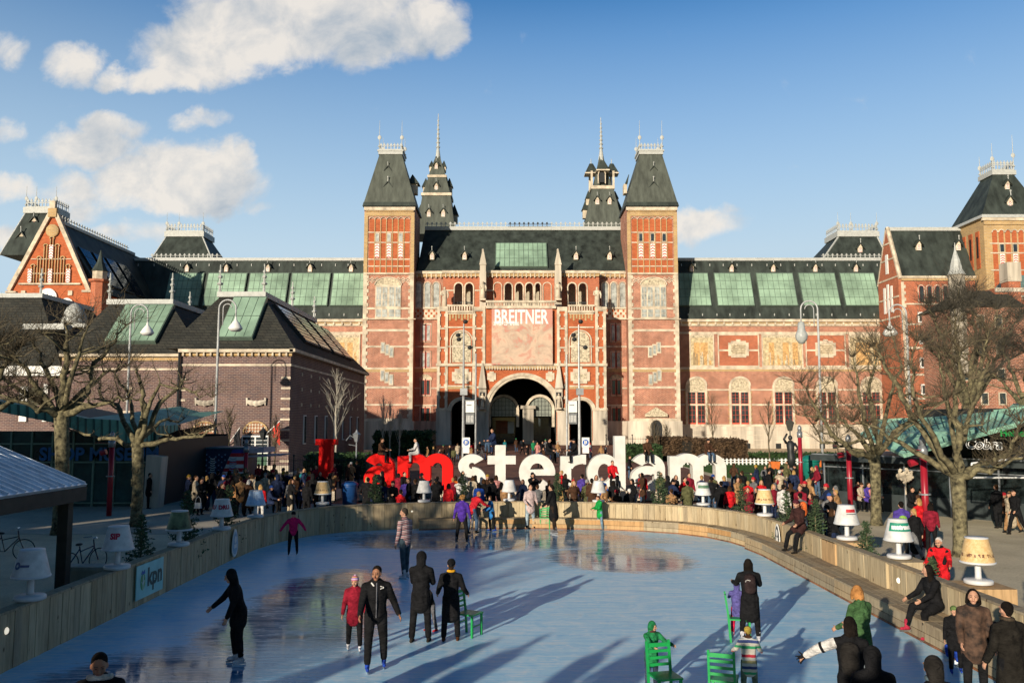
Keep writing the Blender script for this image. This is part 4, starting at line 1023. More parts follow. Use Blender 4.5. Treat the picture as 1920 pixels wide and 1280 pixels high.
r.frustum((X0 - .25, DT - .25, X1 + .25, DTB + .25, zt_ + .5), (xt0, DT + 2.5, xt1, DTB - 2.5, ztp), 0); r.box(xt0 - .25, DT + 2.3, ztp, xt1 + .25, DTB - 2.3, ztp + .7, 1)
o = sub(r, 'tower_roof', [M_sl, M_ld], CT)
c = MB(); zc = ztp + .7
cresting(c, xt0, xt1, DT + 2.5, zc, 1.5, .5); cresting(c, DT + 2.5, DTB - 2.5, xt0, zc, 1.5, .5, axis='y'); cresting(c, DT + 2.5, DTB - 2.5, xt1, zc, 1.5, .5, axis='y'); sub(c, 'cresting', M_ld, CT)
for (xx, yy, h) in ((xt0, DT + 2.5, 4.2), (xt0, DTB - 2.5, 3.2), (xt1, DT + 2.5, 5.5)): c = MB(); finial(c, xx, yy, zc, zc + h, .16); sub(c, 'finial', M_ld, CT)
dormer(CT, 1894, 384, DT + .4, 1.1); dormer(CT, 1889, 350, DT + 1.4, .85)

# smaller buildings of the right garden court
hb = empty('garden_wing_building', (30, 108, 0), label='low red brick building with tall chimney and glass lantern roof at the right edge', cat='building')
m2 = MB(); D = 104.0
a, c_ = W(1868, 600, D), W(1990, 600, D); zz = W(960, 540, D).z
m2.box(a.x, D, 0, c_.x, D + 10, zz, 0); m2.box(W(1860, 0, D).x, D - .2, 0, W(1882, 0, D).x, D + 1.4, W(0, 528, D).z, 0); m2.box(W(1860, 0, D).x - .1, D - .3, W(0, 528, D).z, W(1882, 0, D).x + .1, D + 1.5, W(0, 492, D).z, 1)
m2.box(a.x, D - .25, zz - .5, c_.x, D, zz, 1); m2.box(a.x, D - .15, zz - 1.2, c_.x, D, zz - .9, 1)
child(m2, 'wall', [M_rb, M_st2], hb)
for yy in range(560, 760, 26): m2 = MB(); m2.box(a.x, D - .12, W(0, yy + 2, D).z, c_.x, D, W(0, yy, D).z); sub(m2, 'stone_band', M_st, hb)
for yy in (585, 640, 695):
    for xx in (1893, 1912, 1935): m2 = MB(); m2.box(W(xx, 0, D).x, D - .14, W(0, yy + 22, D).z, W(xx + 10, 0, D).x, D, W(0, yy, D).z, 0); m2.box(W(xx + 1.5, 0, D).x, D - .18, W(0, yy + 20, D).z, W(xx + 8.5, 0, D).x, D - .1, W(0, yy + 2, D).z, 1); sub(m2, 'window', [M_st, M_gl], hb)
for yy in (590, 640, 690, 735):
    for xx in (1768, 1800, 1832): m2 = MB(); m2.box(W(xx, 0, 101).x, 100.85, W(0, yy + 24, 101).z, W(xx + 14, 0, 101).x, 101, W(0, yy, 101).z, 0); m2.box(W(xx + 2, 0, 101).x, 100.8, W(0, yy + 22, 101).z, W(xx + 12, 0, 101).x, 100.9, W(0, yy + 2, 101).z, 1); sub(m2, 'window', [M_st, M_gl], hb)
m2 = MB(); m2.frustum((W(1884, 0, D).x, D + .5, W(1990, 0, D).x, D + 8, zz), (W(1905, 0, D).x, D + 3, W(1975, 0, D).x, D + 6, W(0, 508, D).z), 0)
child(m2, 'glass_roof', [mat('lantern_glass', (0.16, 0.24, 0.22), .25, spec=.6)], hb)
m2 = MB(); xx = W(1795, 560, 100).x
m2.lathe([(.85, W(0, 700, 100).z), (.85, W(0, 562, 100).z), (1.25, W(0, 560, 100).z), (1.0, W(0, 550, 100).z), (.9, W(0, 518, 100).z), (1.1, W(0, 516, 100).z)], (xx, 100, 0), 8, 0)
m2.lathe([(1.05, W(0, 516, 100).z), (.7, W(0, 505, 100).z), (.55, W(0, 492, 100).z), (.12, W(0, 470, 100).z), (.03, W(0, 455, 100).z)], (xx, 100, 0), 8, 1)
tt = empty('garden_turret', (xx, 100, 0), label='slender stone turret with a pale pointed cap rising above the right-hand bare tree', cat='tower'); child(m2, 'turret', [M_st2, M_ld], tt)
m2 = MB(); m2.box(W(1760, 0, 101).x, 101, 0, W(1885, 0, 101).x, 109, W(0, 575, 101).z, 0)
m2.add([(W(1755, 0, 101).x, 100.6, W(0, 575, 101).z), (W(1888, 0, 101).x, 100.6, W(0, 575, 101).z), (W(1888, 0, 101).x, 105, W(0, 545, 105).z), (W(1775, 0, 105).x, 105, W(0, 545, 105).z), (W(1755, 0, 101).x, 110, W(0, 575, 101).z), (W(1888, 0, 101).x, 110, W(0, 575, 101).z)], [(0, 1, 2, 3), (4, 0, 3), (5, 4, 3, 2), (1, 5, 2)], 1)
child(m2, 'outbuilding', [M_pk, M_sl2], hb)
# ------------------------------------------------------------------ villa on the left (dark purple brick, slate roofs)
vil = empty('brick_villa', (-26, 90, 0), label='dark purple-brown brick villa with steep slate roofs and green skylights left of the museum', cat='building')
DV = 75.0
def PV_(x, y, D=DV): return W(x, y, D)
X1v = PV_(543, 760).x; X0v = PV_(334, 760).x; zev = PV_(960, 660).z
vb = MB(); vb.box(X0v, DV, 0, X1v, 113, zev, 0)
def fv(mb, x0, y0, x1, y1, d, mi, D=DV): mb.box(W(x0, 760, D - d).x, D - d, W(960, y1, D - d).z, W(x1, 760, D - d).x, D, W(960, y0, D - d).z, mi)
fv(vb, 330, 654, 547, 660, .5, 1); fv(vb, 333, 660, 545, 667, .15, 2); fv(vb, 333, 682, 544, 686, .08, 1)
for x in range(338, 540, 13): fv(vb, x, 659, x + 3, 667, .35, 1)
vb.box(X1v, DV - .5, zev, X1v + .5, 113.5, zev + .28, 1); vb.box(X1v, DV, PV_(0, 686).z, X1v + .08, 113, PV_(0, 682).z, 1)
for k in range(11):
    y = 706 + k * 19.5
    fv(vb, 526, y, 543.6, y + 4, .07, 1); fv(vb, 333, y + 3, 347, y + 7, .07, 1)
vb.box(X0v - .1, DV - .4, 0, X1v + .12, DV, .6, 3)
rnd = random.Random(5)
for k in range(9):
    for j in range(3): yy = 79 + k * 3.6; vb.box(X1v, yy, 8.6 - j * 1.4, X1v + .06, yy + .3, 8.9 - j * 1.4, 1)
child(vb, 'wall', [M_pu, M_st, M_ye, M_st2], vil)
for k, (a, c_) in enumerate(((363, 405), (455, 505))):
    m_ = MB(); fv(m_, a, 816, c_, 888, .12, 0); 
    m = (a + c_) / 2
    for (u0, u1) in ((a + 2, m - 1.5), (m + 1.5, c_ - 2)):
        fv(m_, u0, 819, u1, 846, .14, 1); fv(m_, u0, 850, u1, 886, .14, 2)
        for i in range(3): fv(m_, u0, 825 + i * 7, u1, 825.8 + i * 7, .16, 0)
    sub(m_, 'window', [M_wh, M_gl, mat('green_shutter', (0.03, 0.10, 0.05), .6)], vil)
    m_ = MB(); cx = m; P = lambda t_, r_, d: W(cx - r_ * math.cos(t_), 760, DV - d)
    def hp(t_, rr, d): a_ = W(cx - rr * math.cos(t_), 760, DV - d); return Vector((a_.x, DV - d, W(0, 812 - rr * .95 * math.sin(t_), DV - d).z))
    m_.prism([hp(math.pi * i / 12, 21, .1) for i in range(13)], (0, .1, 0), 0)
    for i in range(12): m_.prism([hp(math.pi * i / 12, 21.5, .16), hp(math.pi * i / 12, 24.5, .16), hp(math.pi * (i + 1) / 12, 24.5, .16), hp(math.pi * (i + 1) / 12, 21.5, .16)], (0, .15, 0), 1)
    for i in range(-3, 4):
        for j in range(3):
            r_ = math.hypot(i * 5.4, j * 6)
            if r_ < 18: a_ = W(cx + i * 5.4, 760, DV - .14); zz = W(0, 808 - j * 6, DV).z; m_.prism([(a_.x - .11, DV - .14, zz), (a_.x, DV - .14, zz - .13), (a_.x + .11, DV - .14, zz), (a_.x, DV - .14, zz + .13)], (0, .05, 0), 2)
    sub(m_, 'tympanum', [mat('pattern_brick', (0.36, 0.16, 0.08), .8, var=.3), M_ye, M_st], vil)
    m_ = MB(); 
    pts_ = [W(cx - 17 + i * 4.3, 752 + 4 * math.sin(math.pi * i / 8), DV - .15) for i in range(9)]
    m_.tube(pts_, [.14, .2, .26, .22, .3, .22, .26, .2, .14], 6); 
    for i in (0, 8): m_.tube([pts_[i] + Vector((0, 0, .3)), pts_[i] - Vector((0, 0, .35))], [.13, .07], 5)
    sub(m_, 'garland', M_st2, vil)
for k in range(7):
    m_ = MB(); yy = 80 + k * 4.6; m_.box(X1v, yy, 2.3, X1v + .1, yy + .9, 5.0, 0); m_.box(X1v + .02, yy + .1, 2.4, X1v + .12, yy + .8, 4.9, 1); sub(m_, 'window', [M_wh, M_gl], vil)
r = MB(); zt1 = W(960, 557, 80).z; tx0, tx1 = W(412, 557, 80).x, W(495, 557, 80).x
r.frustum((X0v - 1.2, DV - .4, X1v + .45, 113.4, zev + .3), (tx0, 80, tx1, 101, zt1), 0)
r.box(tx0 - .2, 79.8, zt1, tx1 + .2, 101.2, zt1 + .5, 1); 
VR = child(r, 'roof', [M_sl2, M_ld], vil)
def vfin(x, y, z, h=2.6):
    m_ = MB(); m_.tube([(x, y, z), (x, y, z + h)], [.14, .05], 5)
    for k, q_ in enumerate((.3, .55, .75)): m_.ell((x, y, z + h * q_), (.32 - k * .07, .32 - k * .07, .16), 6, 4)
    sub(m_, 'finial', M_ld, VR)
for p_ in ((tx0, 80), (tx1, 80), (tx1, 100.5), (tx1 + .1, 90), ): vfin(p_[0], p_[1], zt1 + .5)
sl5 = (DV - .4, zev + .3, 80, zt1)
skylight(VR, W(412, 638, 76).x, W(478, 638, 76).x, 561, 638, sl5, 4, 2)
# sloping solar windows on the shaded side plane
nr = Vector((zt1 - zev - .3, 0, X1v + .45 - tx1)).normalized()
for (ya, yb2) in ((81, 86.5), (87.3, 92.5), (94, 99.5), (100.2, 105)):
    m_ = MB()
    def Q(v_, y, e): 
        s_ = max(0, (80 - y) / 5.4) if y < 80 else 0
        return Vector((tx1 + (X1v + .45 - tx1) * v_, y, zt1 + (zev + .3 - zt1) * v_)) + nr * e
    m_.prism([Q(.12, ya, 0), Q(.8, ya + .6, 0), Q(.8, yb2 + .6, 0), Q(.12, yb2, 0)], nr * .3, 0); m_.prism([Q(.15, ya + .2, .302), Q(.77, ya + .8, .302), Q(.77, yb2 + .4, .302), Q(.15, yb2 - .2, .302)], nr * .03, 1)
    for i in range(1, 8): v_ = .15 + i * .077; m_.prism([Q(v_ - .004, ya + .3, .334), Q(v_ + .004, ya + .3, .334), Q(v_ + .004, yb2, .334), Q(v_ - .004, yb2, .334)], nr * .02, 0)
    sub(m_, 'skylight', [M_ir, M_bg], VR)
# left range of the villa
D2 = 77.0; X2 = W(112, 760, D2).x
vb = MB(); ze2 = W(960, 668, D2).z; vb.box(X2, D2, 0, X0v + .5, 100, ze2, 0)
def f2v(mb, x0, y0, x1, y1, d, mi): fv(mb, x0, y0, x1, y1, d, mi, D2)
f2v(vb, 106, 663, 333, 668, .5, 1); f2v(vb, 112, 668, 333, 676, .15, 2); f2v(vb, 112, 690, 333, 694, .08, 1)
for k in range(7): f2v(vb, 230, 726 + k * 22, 246, 730 + k * 22, .07, 1)
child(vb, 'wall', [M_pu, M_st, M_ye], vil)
r = MB(); zt2 = W(960, 571, 82).z; a0, a1 = W(205, 571, 82).x, W(322, 571, 82).x
r.frustum((X2 - .4, D2 - .5, X0v + 1.5, 100, ze2 + .1), (a0, 82, a1, 95, zt2), 0); r.box(a0 - .2, 81.8, zt2, a1 + .2, 95.2, zt2 + .5, 1)
VR = child(r, 'roof', [M_sl2, M_ld], vil)
for p_ in ((a0, 82), (a1, 82), ((a0 + a1) / 2 + .2, 94)): vfin(p_[0], p_[1], zt2 + .5)
skylight(VR, W(200, 645, 78).x, W(296, 645, 78).x, 575, 645, (D2 - .5, ze2 + .1, 82, zt2), 6, 2)
# low left end with dark roof and pale parapet
D3 = 79.0; X3 = W(-160, 700, D3).x; X4 = W(115, 700, D3).x; ze3 = W(960, 700, D3).z
vb = MB(); vb.box(X3, D3, 0, X4, 98, ze3, 0); fv(vb, -160, 686, 116, 704, .45, 1, D3); fv(vb, 36, 724, 50, 790, .2, 1, D3); fv(vb, 54, 726, 80, 760, .1, 2, D3); fv(vb, 80, 720, 88, 790, .2, 1, D3)
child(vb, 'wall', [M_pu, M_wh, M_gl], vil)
r = MB(); zt3 = W(960, 557, 84).z
r.frustum((X3 - .4, D3 - .3, X4 + .3, 100, ze3 + .1), (X3 + 3, 84.5, W(72, 557, 84).x, 95, zt3), 0); r.box(X3 + 3, 84.3, zt3, W(76, 557, 84).x, 95, zt3 + .45, 1)
r.box(W(48, 612, 80).x, 79.5, W(0, 618, 80).z, W(125, 612, 80).x, 81, W(0, 608, 80).z, 1)
VR = child(r, 'roof', [M_sl2, M_ld], vil)
vfin(W(70, 557, 84).x, 84.6, zt3 + .4)
m_ = MB(); c_ = W(140, 598, 84); m_.smooth = True
m_.lathe([(1.25, -.6), (1.15, -.2), (1.0, .5), (.75, 1.1), (.35, 1.45), (.05, 1.6)], tuple(c_), 14); m_.smooth = False
m_.box(c_.x - 2.1, c_.y - 1, c_.z - .9, c_.x + 2.1, c_.y + 1, c_.z - .55)
for sx in (-1.6, -.4, 1.3): m_.tube([(c_.x + sx, c_.y - .8, c_.z - .9), (c_.x + sx + .4, c_.y - .8, c_.z - 2.6)], .12, 5)
sub(m_, 'bell_cote', M_ld, vil)
# downpipe and drain
for x in (333, ):
    m_ = MB(); a = W(x, 760, DV - .25); m_.tube([(a.x, a.y, 0), (a.x, a.y, zev)], .1, 6); sub(m_, 'drainpipe', M_ir, vil)
# flags on the villa
for (px, py, dx, dy, m, lab, txt) in ((497, 815, 28, -26, 'red_flag', 'red flag drooping from a slanting white pole on the villa wall', 0), (426, 835, 24, -34, 'dark_flag', 'dark furled flag on a slanting pole between the villa windows', 1)):
    fl = empty('flag', tuple(W(px, py, DV - .1)), label=lab, cat='flag'); m_ = MB(); e = W(px + dx, py + dy, DV - 1.4) - fl.location
    m_.tube([(0, 0, 0), tuple(e)], [.06, .04], 6); o = m_.build('pole', M_wh, fl)
    m_ = MB(); 
    for k in range(5):
        a = e * (.95 - k * .09); c_ = e * (.95 - (k + 1) * .09); hgt = 2.0 - k * .25
        m_.prism([tuple(a), tuple(c_), (c_.x + .05, c_.y, c_.z - hgt + .2), (a.x + .1 + .05 * (k % 2), a.y, a.z - hgt)], (0.02, .12 + .06 * (k % 2), 0))
    m_.build('cloth', mat(m, (.62, .05, .03) if txt == 0 else (.02, .02, .025), .8), fl)

# ------------------------------------------------------------------ museum shop (left, copper roof edge, glass front)
DS = 45.0
shop = empty('shop_pavilion', (-22, 45, 0), label='glass-fronted museum shop with folded green copper roof edge at left', cat='building')
m_ = MB(); 
def S3(x, y, D): return W(x, y, D)
strip = [((-60, 735, 40), (-60, 768, 40)), ((0, 752, 41), (0, 772, 41)), ((100, 768, 42), (100, 792, 42)), ((160, 784, 42.5), (160, 812, 42.5)), ((220, 787, 43.2), (220, 828, 43.2)), ((268, 800, 44), (268, 832, 44)), ((334, 796, 47.5), (334, 806, 47.5))]
for (a, c_), (d, e) in zip(strip, strip[1:]):
    A, B_, C_, E_ = S3(*a), S3(*c_), S3(*e), S3(*d)
    n = max(1, int((C_ - B_).length / .38))
    for i in range(n):
        u0, u1 = i / n, (i + 1) / n
        P = lambda T, U, u_: T + (U - T) * u_
        q0, q1, q2, q3 = P(A, E_, u0), P(A, E_, u1), P(B_, C_, u1), P(B_, C_, u0)
        m_.quad(q0, q1, q2, q3, 0)
        off = Vector((.0, -.07, 0)); w1 = .07
        d_ = (q1 - q0).normalized() * w1
        m_.prism([q0, q0 + d_, q3 + d_, q3], off, 1)
roofp = [S3(*a) for (a, c_) in strip]; back = [p + Vector((-1.5, 12, -.9 if i_ < 4 else .9)) for i_, p in enumerate(roofp)]
for i in range(len(roofp) - 1): m_.quad(roofp[i], roofp[i + 1], back[i + 1], back[i], 0)
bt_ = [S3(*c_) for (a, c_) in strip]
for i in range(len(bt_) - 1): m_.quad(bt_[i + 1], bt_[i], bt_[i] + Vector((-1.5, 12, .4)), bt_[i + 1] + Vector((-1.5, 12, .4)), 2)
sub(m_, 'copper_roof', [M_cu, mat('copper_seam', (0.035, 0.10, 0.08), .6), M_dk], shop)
m_ = MB(); xa, xb = W(-60, 900, DS).x, W(292, 900, DS).x
m_.box(xa, DS, 0, xb, DS + .1, 3.9, 0); child(m_, 'glass_front', [mat('shop_glass', (0.025, 0.06, 0.05), .15, var=.5, scale=.6, spec=.8)], shop)
m_ = MB()
for k in range(10): x = xa + (xb - xa) * k / 9; m_.box(x - .05, DS - .08, 0, x + .05, DS - .002, 3.9)
for z in (2.25, 3.2, .15): m_.box(xa, DS - .06, z, xb, DS - .004, z + .08)
child(m_, 'glazing_frame', mat('pale_green_frame', (0.16, 0.24, 0.17), .5), shop)
m_ = MB(); a = W(287, 860, DS - 1); m_.prism([(a.x - .42, a.y, 0), (a.x + .3, a.y, 0), (a.x + .45, a.y, 2.6), (a.x - .35, a.y, 2.7)], (0, .8, 0)); child(m_, 'concrete_column', M_st2, shop)
m_ = MB(); m_.box(xb, DS - .0, 0, xb + .1, 56, 3.5); m_.box(xa, 56, 0, xb, 56.2, 3.6); child(m_, 'side_wall', M_dk, shop)
vs, fs = text_mb('MUSEUM SHOP', 1.5, .03); xs = [v_[0] for v_ in vs]
vs, fs = text_mb('SHOP MUSEUM', .93, .03)
x0t = W(76, 850, DS).x; mn = min(v_[0] for v_ in vs); zz = W(0, 852, DS).z
m_ = MB(); m_.add([(v_[0] - mn + x0t, DS - .12, v_[1] + zz) for v_ in vs], fs); child(m_, 'sign_lettering', mat('sign_blue', (0.02, 0.12, 0.30), .4), shop)
m_ = MB(); m_.box(W(146, 0, DS).x, DS - .12, .1, W(176, 0, DS).x, DS - .03, 2.4, 0); m_.box(W(150, 0, DS).x, DS - .14, .2, W(172, 0, DS).x, DS - .1, 2.3, 1); child(m_, 'door', [mat('pale_green_frame', (0, 0, 0)), M_gl], shop)

# ------------------------------------------------------------------ kiosk with metal roof (left foreground)
ki = empty('ticket_kiosk', (-14, 16, 0), label='open wooden kiosk with a ribbed silver metal roof beside the left rink fence', cat='kiosk')
m_ = MB(); ex, ez, rx, rz = -11.1, 2.72, -16.0, 4.72; ya, yb2 = 2.0, 22.5
nn = Vector((-(ez - rz), 0, (ex - rx))).normalized()
for (x0, z0, x1, z1) in ((ex, ez, rx, rz), (rx, rz, 2 * rx - ex, ez)):
    n2 = Vector((z0 - z1, 0, x1 - x0)).normalized()
    if n2.z < 0: n2 = -n2
    m_.prism([(x0, ya, z0), (x0, yb2, z0), (x1, yb2, z1), (x1, ya, z1)], n2 * .07, 0)
    k = ya
    while k < yb2 + .01: m_.prism([(x0, k, z0 + .075), (x0, k + .035, z0 + .075), (x1, k + .035, z1 + .075), (x1, k, z1 + .075)], n2 * .05, 0); k += .34
child(m_, 'roof', [mat('sheet_metal_roof', (0.72, 0.77, 0.82), .3, .6, var=.12, scale=2.0)], ki)
m_ = MB(); m_.box(ex - .05, ya, ez - .35, ex + .02, yb2, ez - .01); m_.prism([(ex, yb2 - .12, ez - .35), (ex, yb2 - .12, ez - .02), (rx, yb2 - .12, rz - .02), (2 * rx - ex, yb2 - .12, ez - .02), (2 * rx - ex, yb2 - .12, ez - .35)], (0, .08, 0)); child(m_, 'fascia', mat('dark_timber', (0.05, 0.045, 0.035), .8), ki)
for yy in (22.2, 18.4, 14.6, 10.8, 7.0, 3.2):
    for xx in (-11.45, -20.4):
        m_ = MB(); m_.box(xx - .13, yy - .13, 0, xx + .13, yy + .13, ez - .02); child(m_, 'post', mat('dark_timber', (0, 0, 0)), ki)
m_ = MB(); m_.box(-12.8, 3, 0, -11.9, 16.5, 1.1, 0); m_.box(-12.9, 2.9, 1.1, -11.7, 16.6, 1.16, 0); child(m_, 'counter', mat('dark_timber', (0, 0, 0)), ki)

# ------------------------------------------------------------------ cafe (right, copper roof, dark glass)
caf = empty('cafe_pavilion', (20, 40, 0), label='dark glass cafe pavilion with angular green copper roof on the right', cat='building')
A_, B_ = Vector((16.4, 45.2, 0)), Vector((27.0, 31.5, 0)); dd = (B_ - A_); L_ = dd.length; dd.normalize(); nn = Vector((-dd.y, dd.x, 0));
if nn.y < 0: nn = -nn
def cbx(mb, s0, s1, z0, z1, o0, o1, mi=None):
    mb.prism([A_ + dd * s0 + nn * o0 + Vector((0, 0, z0)), A_ + dd * s1 + nn * o0 + Vector((0, 0, z0)), A_ + dd * s1 + nn * o0 + Vector((0, 0, z1)), A_ + dd * s0 + nn * o0 + Vector((0, 0, z1))], nn * (o1 - o0), mi)
m_ = MB(); cbx(m_, 0, L_, 0, 2.4, .05, 9, 0); child(m_, 'glass_wall', [mat('cafe_glass', (0.015, 0.022, 0.022), .1, var=.5, spec=.8)], caf)
m_ = MB(); cbx(m_, -.3, L_, 2.4, 2.7, -.8, 9, 0); cbx(m_, -.1, L_, .0, .85, -.05, .045, 0); child(m_, 'canopy_edge', [mat('dark_metal', (0.035, 0.045, 0.045), .5)], caf)
m_ = MB()
for k in range(9): s_ = .05 + k * (L_ - .1) / 8; cbx(m_, s_ - .035, s_ + .035, 0, 2.4, -.12, -.06, 0)
cbx(m_, -.2, L_, 2.7, 2.76, -.84, -.8, 0); cbx(m_, 0, L_, 2.05, 2.1, -.1, -.06, 0); child(m_, 'glazing_frame', [mat('grey_metal', (0.3, 0.32, 0.33), .4, .5)], caf)
# dark upper storey, set under folded copper planes
ups_ = MB(); cbx(ups_, 4.8, L_, 2.76, 5.0, .9, 9, 0); child(ups_, 'upper_wall', [M_dk], caf)
def folded(mb, P3, th=.18, mi=0):
    n = len(P3); v1 = Vector(P3[1]) - Vector(P3[0]); v2 = Vector(P3[2]) - Vector(P3[0]); nn_ = v1.cross(v2).normalized()
    if nn_.z < 0: nn_ = -nn_
    mb.prism(P3, nn_ * -th, mi)
m_ = MB()
folded(m_, [W(1692, 851, 39), W(1905, 792, 33), W(1935, 765, 35), W(1740, 782, 43), W(1650, 790, 45), W(1612, 812, 44)])
folded(m_, [W(1870, 781, 44), W(1990, 770, 43), W(1990, 745, 47), W(1900, 756, 49)])
folded(m_, [W(1640, 786, 45.5), W(1745, 781, 43.4), W(1940, 760, 37), W(1960, 790, 50), W(1700, 800, 54)])
# standing seams on the visible fold
s0, s1 = W(1692, 851, 39), W(1905, 792, 33); t0, t1 = W(1650, 790, 45), W(1935, 765, 35)
for k in range(1, 22): u_ = k / 22; p_, q_ = s0.lerp(s1, u_), t0.lerp(t1, u_); m_.tube([p_ + Vector((0, 0, .03)), q_ + Vector((0, 0, .03))], .028, 4, 1)
child(m_, 'copper_roof', [mat('copper_light', (0.32, 0.60, 0.44), .6, var=.2, scale=.9), mat('copper_seam', (0, 0, 0))], caf)
def wall_text(txt, px, py, D, size, bold, mt, name, lean=0.0, outline=0):
    vs, fs = text_mb(txt, size, bold); p_ = W(px, py, D); m2 = MB()
    ux = dd; m2.add([p_ + ux * (v_[0] + lean * v_[1]) + Vector((0, 0, v_[1])) for v_ in vs], fs); return child(m2, name, mt, caf)
M_neon = mat('white_neon', (0.9, 0.9, 0.85), .4); M_gn = mat('green_letters', (0.01, 0.30, 0.06), .4, emit=.15)
# outlined cafe name: dark letters inside a pale outline
wall_text('Cobra', 1845, 833, 35.2, .56, .03, M_neon, 'name_sign', .18); wall_text('Cobra', 1845, 833, 35.16, .56, .0, M_dk, 'name_sign_inset', .18)
wall_text('Heineken', 1912, 812, 32.0, .36, .012, M_gn, 'beer_sign', 0)
m_ = MB(); p_ = W(1822, 895, 33); 
m_.tube([p_, W(1822, 868, 33)], .04, 5); m_.tube([W(1822, 868, 33), W(1935, 856, 31)], .04, 5); m_.tube([p_, W(1935, 895, 31)], .04, 5); child(m_, 'awning_frame', M_wh, caf)
# carved white coral emblem on the glass
m_ = MB(); rnd = random.Random(2); c0 = W(1690, 890, 41.3)
for k in range(60):
    a = rnd.uniform(0, 6.28); rr = rnd.uniform(.1, .42); m_.ell((c0.x + rr * math.cos(a) * .9, c0.y - .4, c0.z + rr * math.sin(a) * .8), (.07, .02, .07), 6, 4)
m_.tube([(c0.x, c0.y - .4, c0.z - .9), (c0.x, c0.y - .4, c0.z)], .04, 5); child(m_, 'wall_emblem', M_st, caf)
for (px, D) in ((1690, 40.5), (1640, 42)):
    pass

# ------------------------------------------------------------------ giant letters
DL = 48.0; LT = .75
M_red = mat('red_letter', (0.70, 0.008, 0.006), .7, var=.05, scale=1.5, spec=.12); M_wl = mat('white_letter', (0.66, 0.64, 0.58), .6, var=.10, scale=1.5)
def L3(x, y, d=0.0): p_ = W(x, y, DL); return Vector((W(x, 885, DL).x, DL - d, p_.z))
class Let:
    def __init__(s): s.mb = MB(); s.k = 0
    def poly(s, pts): s.k += 1; e = .003 * s.k; s.mb.prism([L3(x, y, e) for x, y in pts], (0, LT + 2 * e, 0))
    def strip(s, outer, inner):
        s.k += 1; e = .003 * s.k; n = len(outer); m = s.mb
        vs = [L3(*p_, e) for p_ in outer] + [L3(*p_, e) for p_ in inner]; bk_ = [v_ + Vector((0, LT + 2 * e, 0)) for v_ in vs]
        fs = []
        for i in range(n - 1):
            a, c_, d, e2 = i, i + 1, n + i + 1, n + i
            fs += [(a, c_, d, e2), (2 * n + e2, 2 * n + d, 2 * n + c_, 2 * n + a), (a, 2 * n + a, 2 * n + c_, c_), (e2, d, 2 * n + d, 2 * n + e2)]
        fs += [(0, n, 3 * n, 2 * n), (n - 1, 2 * n + n - 1, 3 * n + n - 1, 2 * n - 1)]
        m.add(vs + bk_, fs)
    def arc(s, cx, cy, ro, rio, ri, rii, a0, a1, n=20):
        A = [math.radians(a0 + (a1 - a0) * i / n) for i in range(n + 1)]
        s.strip([(cx + ro * math.cos(a), cy - rio * math.sin(a)) for a in A], [(cx + ri * math.cos(a), cy - rii * math.sin(a)) for a in A])
    def rect(s, x0, y0, x1, y1): s.poly([(x0, y0), (x1, y0), (x1, y1), (x0, y1)])
B0, XT = 919, 852
def mk_letter(ch, x0, x1, name_lab, m):
    l = Let(); w_ = x1 - x0; st_ = 21
    if ch == 'I': l.rect(x0, 823, x1, 834); l.rect(x0 + 7, 834, x1 - 8, 905); l.rect(x0 - 5, 905, x1 - 3, B0)
    if ch == 'm':
        l.rect(x0, XT + 3, x0 + 20, B0); h_ = (w_ - 20) / 2
        for i in range(2):
            xs_ = x0 + 18 + i * h_; cx = xs_ + (h_ - 8) / 2 - 2
            ro = (x0 + 20 + (i + 1) * h_) - cx; ri = ro - 20
            l.arc(cx, XT + 24, ro, 26, ri, 9, 0, 180 if i == 0 else 165); l.rect(cx + ri, XT + 24, cx + ro, B0)
    if ch == 'a':
        cx = (x0 + x1) / 2 + 2; ro = x1 - cx
        l.arc(cx - 2, XT + 26, ro + 2, 28, ro - 18, 10, 0, 150); l.rect(x1 - 20, XT + 26, x1, B0)
        l.arc(x0 + w_ * .48, 897, w_ * .48, 24, w_ * .20, 8, 55, 330, 22)
        l.poly([(x0 + w_ * .5, 874), (x1 - 18, 876), (x1 - 18, 888), (x0 + w_ * .5, 889)]); l.poly([(x0 + w_ * .62, 908), (x1 - 16, 895), (x1 - 16, 910), (x0 + w_ * .7, 920)])
    if ch == 's':
        cx = (x0 + x1) / 2; ro = w_ / 2
        l.arc(cx, XT + 21, ro - 1, 22, ro - 21, 6, 35, 270, 18); l.arc(cx, 898, ro - 1, 23, ro - 21, 7, -145, 90, 18)
    if ch == 't':
        l.rect(x0 + 14, 834, x0 + 34, 900); l.rect(x0, XT + 2, x1, XT + 18); l.arc(x0 + 36, 899, 22, 21, 2, 5, 180, 285, 12)
    if ch == 'e':
        cx = (x0 + x1) / 2; ro = w_ / 2
        l.arc(cx, 886, ro, 35, ro - 20, 18, 0, 318, 30); l.rect(x0 + 14, 880, x1, 891)
    if ch == 'r':
        l.rect(x0, XT + 3, x0 + 20, B0); l.arc(x1 - 4, 879, x1 - 4 - x0 - 4, 27, x1 - 4 - x0 - 23, 10, 90, 175, 10); l.rect(x1 - 5, XT, x1, XT + 18)
    if ch == 'd':
        cx = x0 + (w_ - 18) / 2 + 5; ro = cx - x0
        l.arc(cx, 886, ro, 35, ro - 20, 17, 0, 360, 32); l.rect(x1 - 20, 817, x1, B0)
    o = l.mb.build('giant_letter', m); tag(o, name_lab, 'letter'); return o
RS = 'part of the giant sign standing behind the far end of the rink'
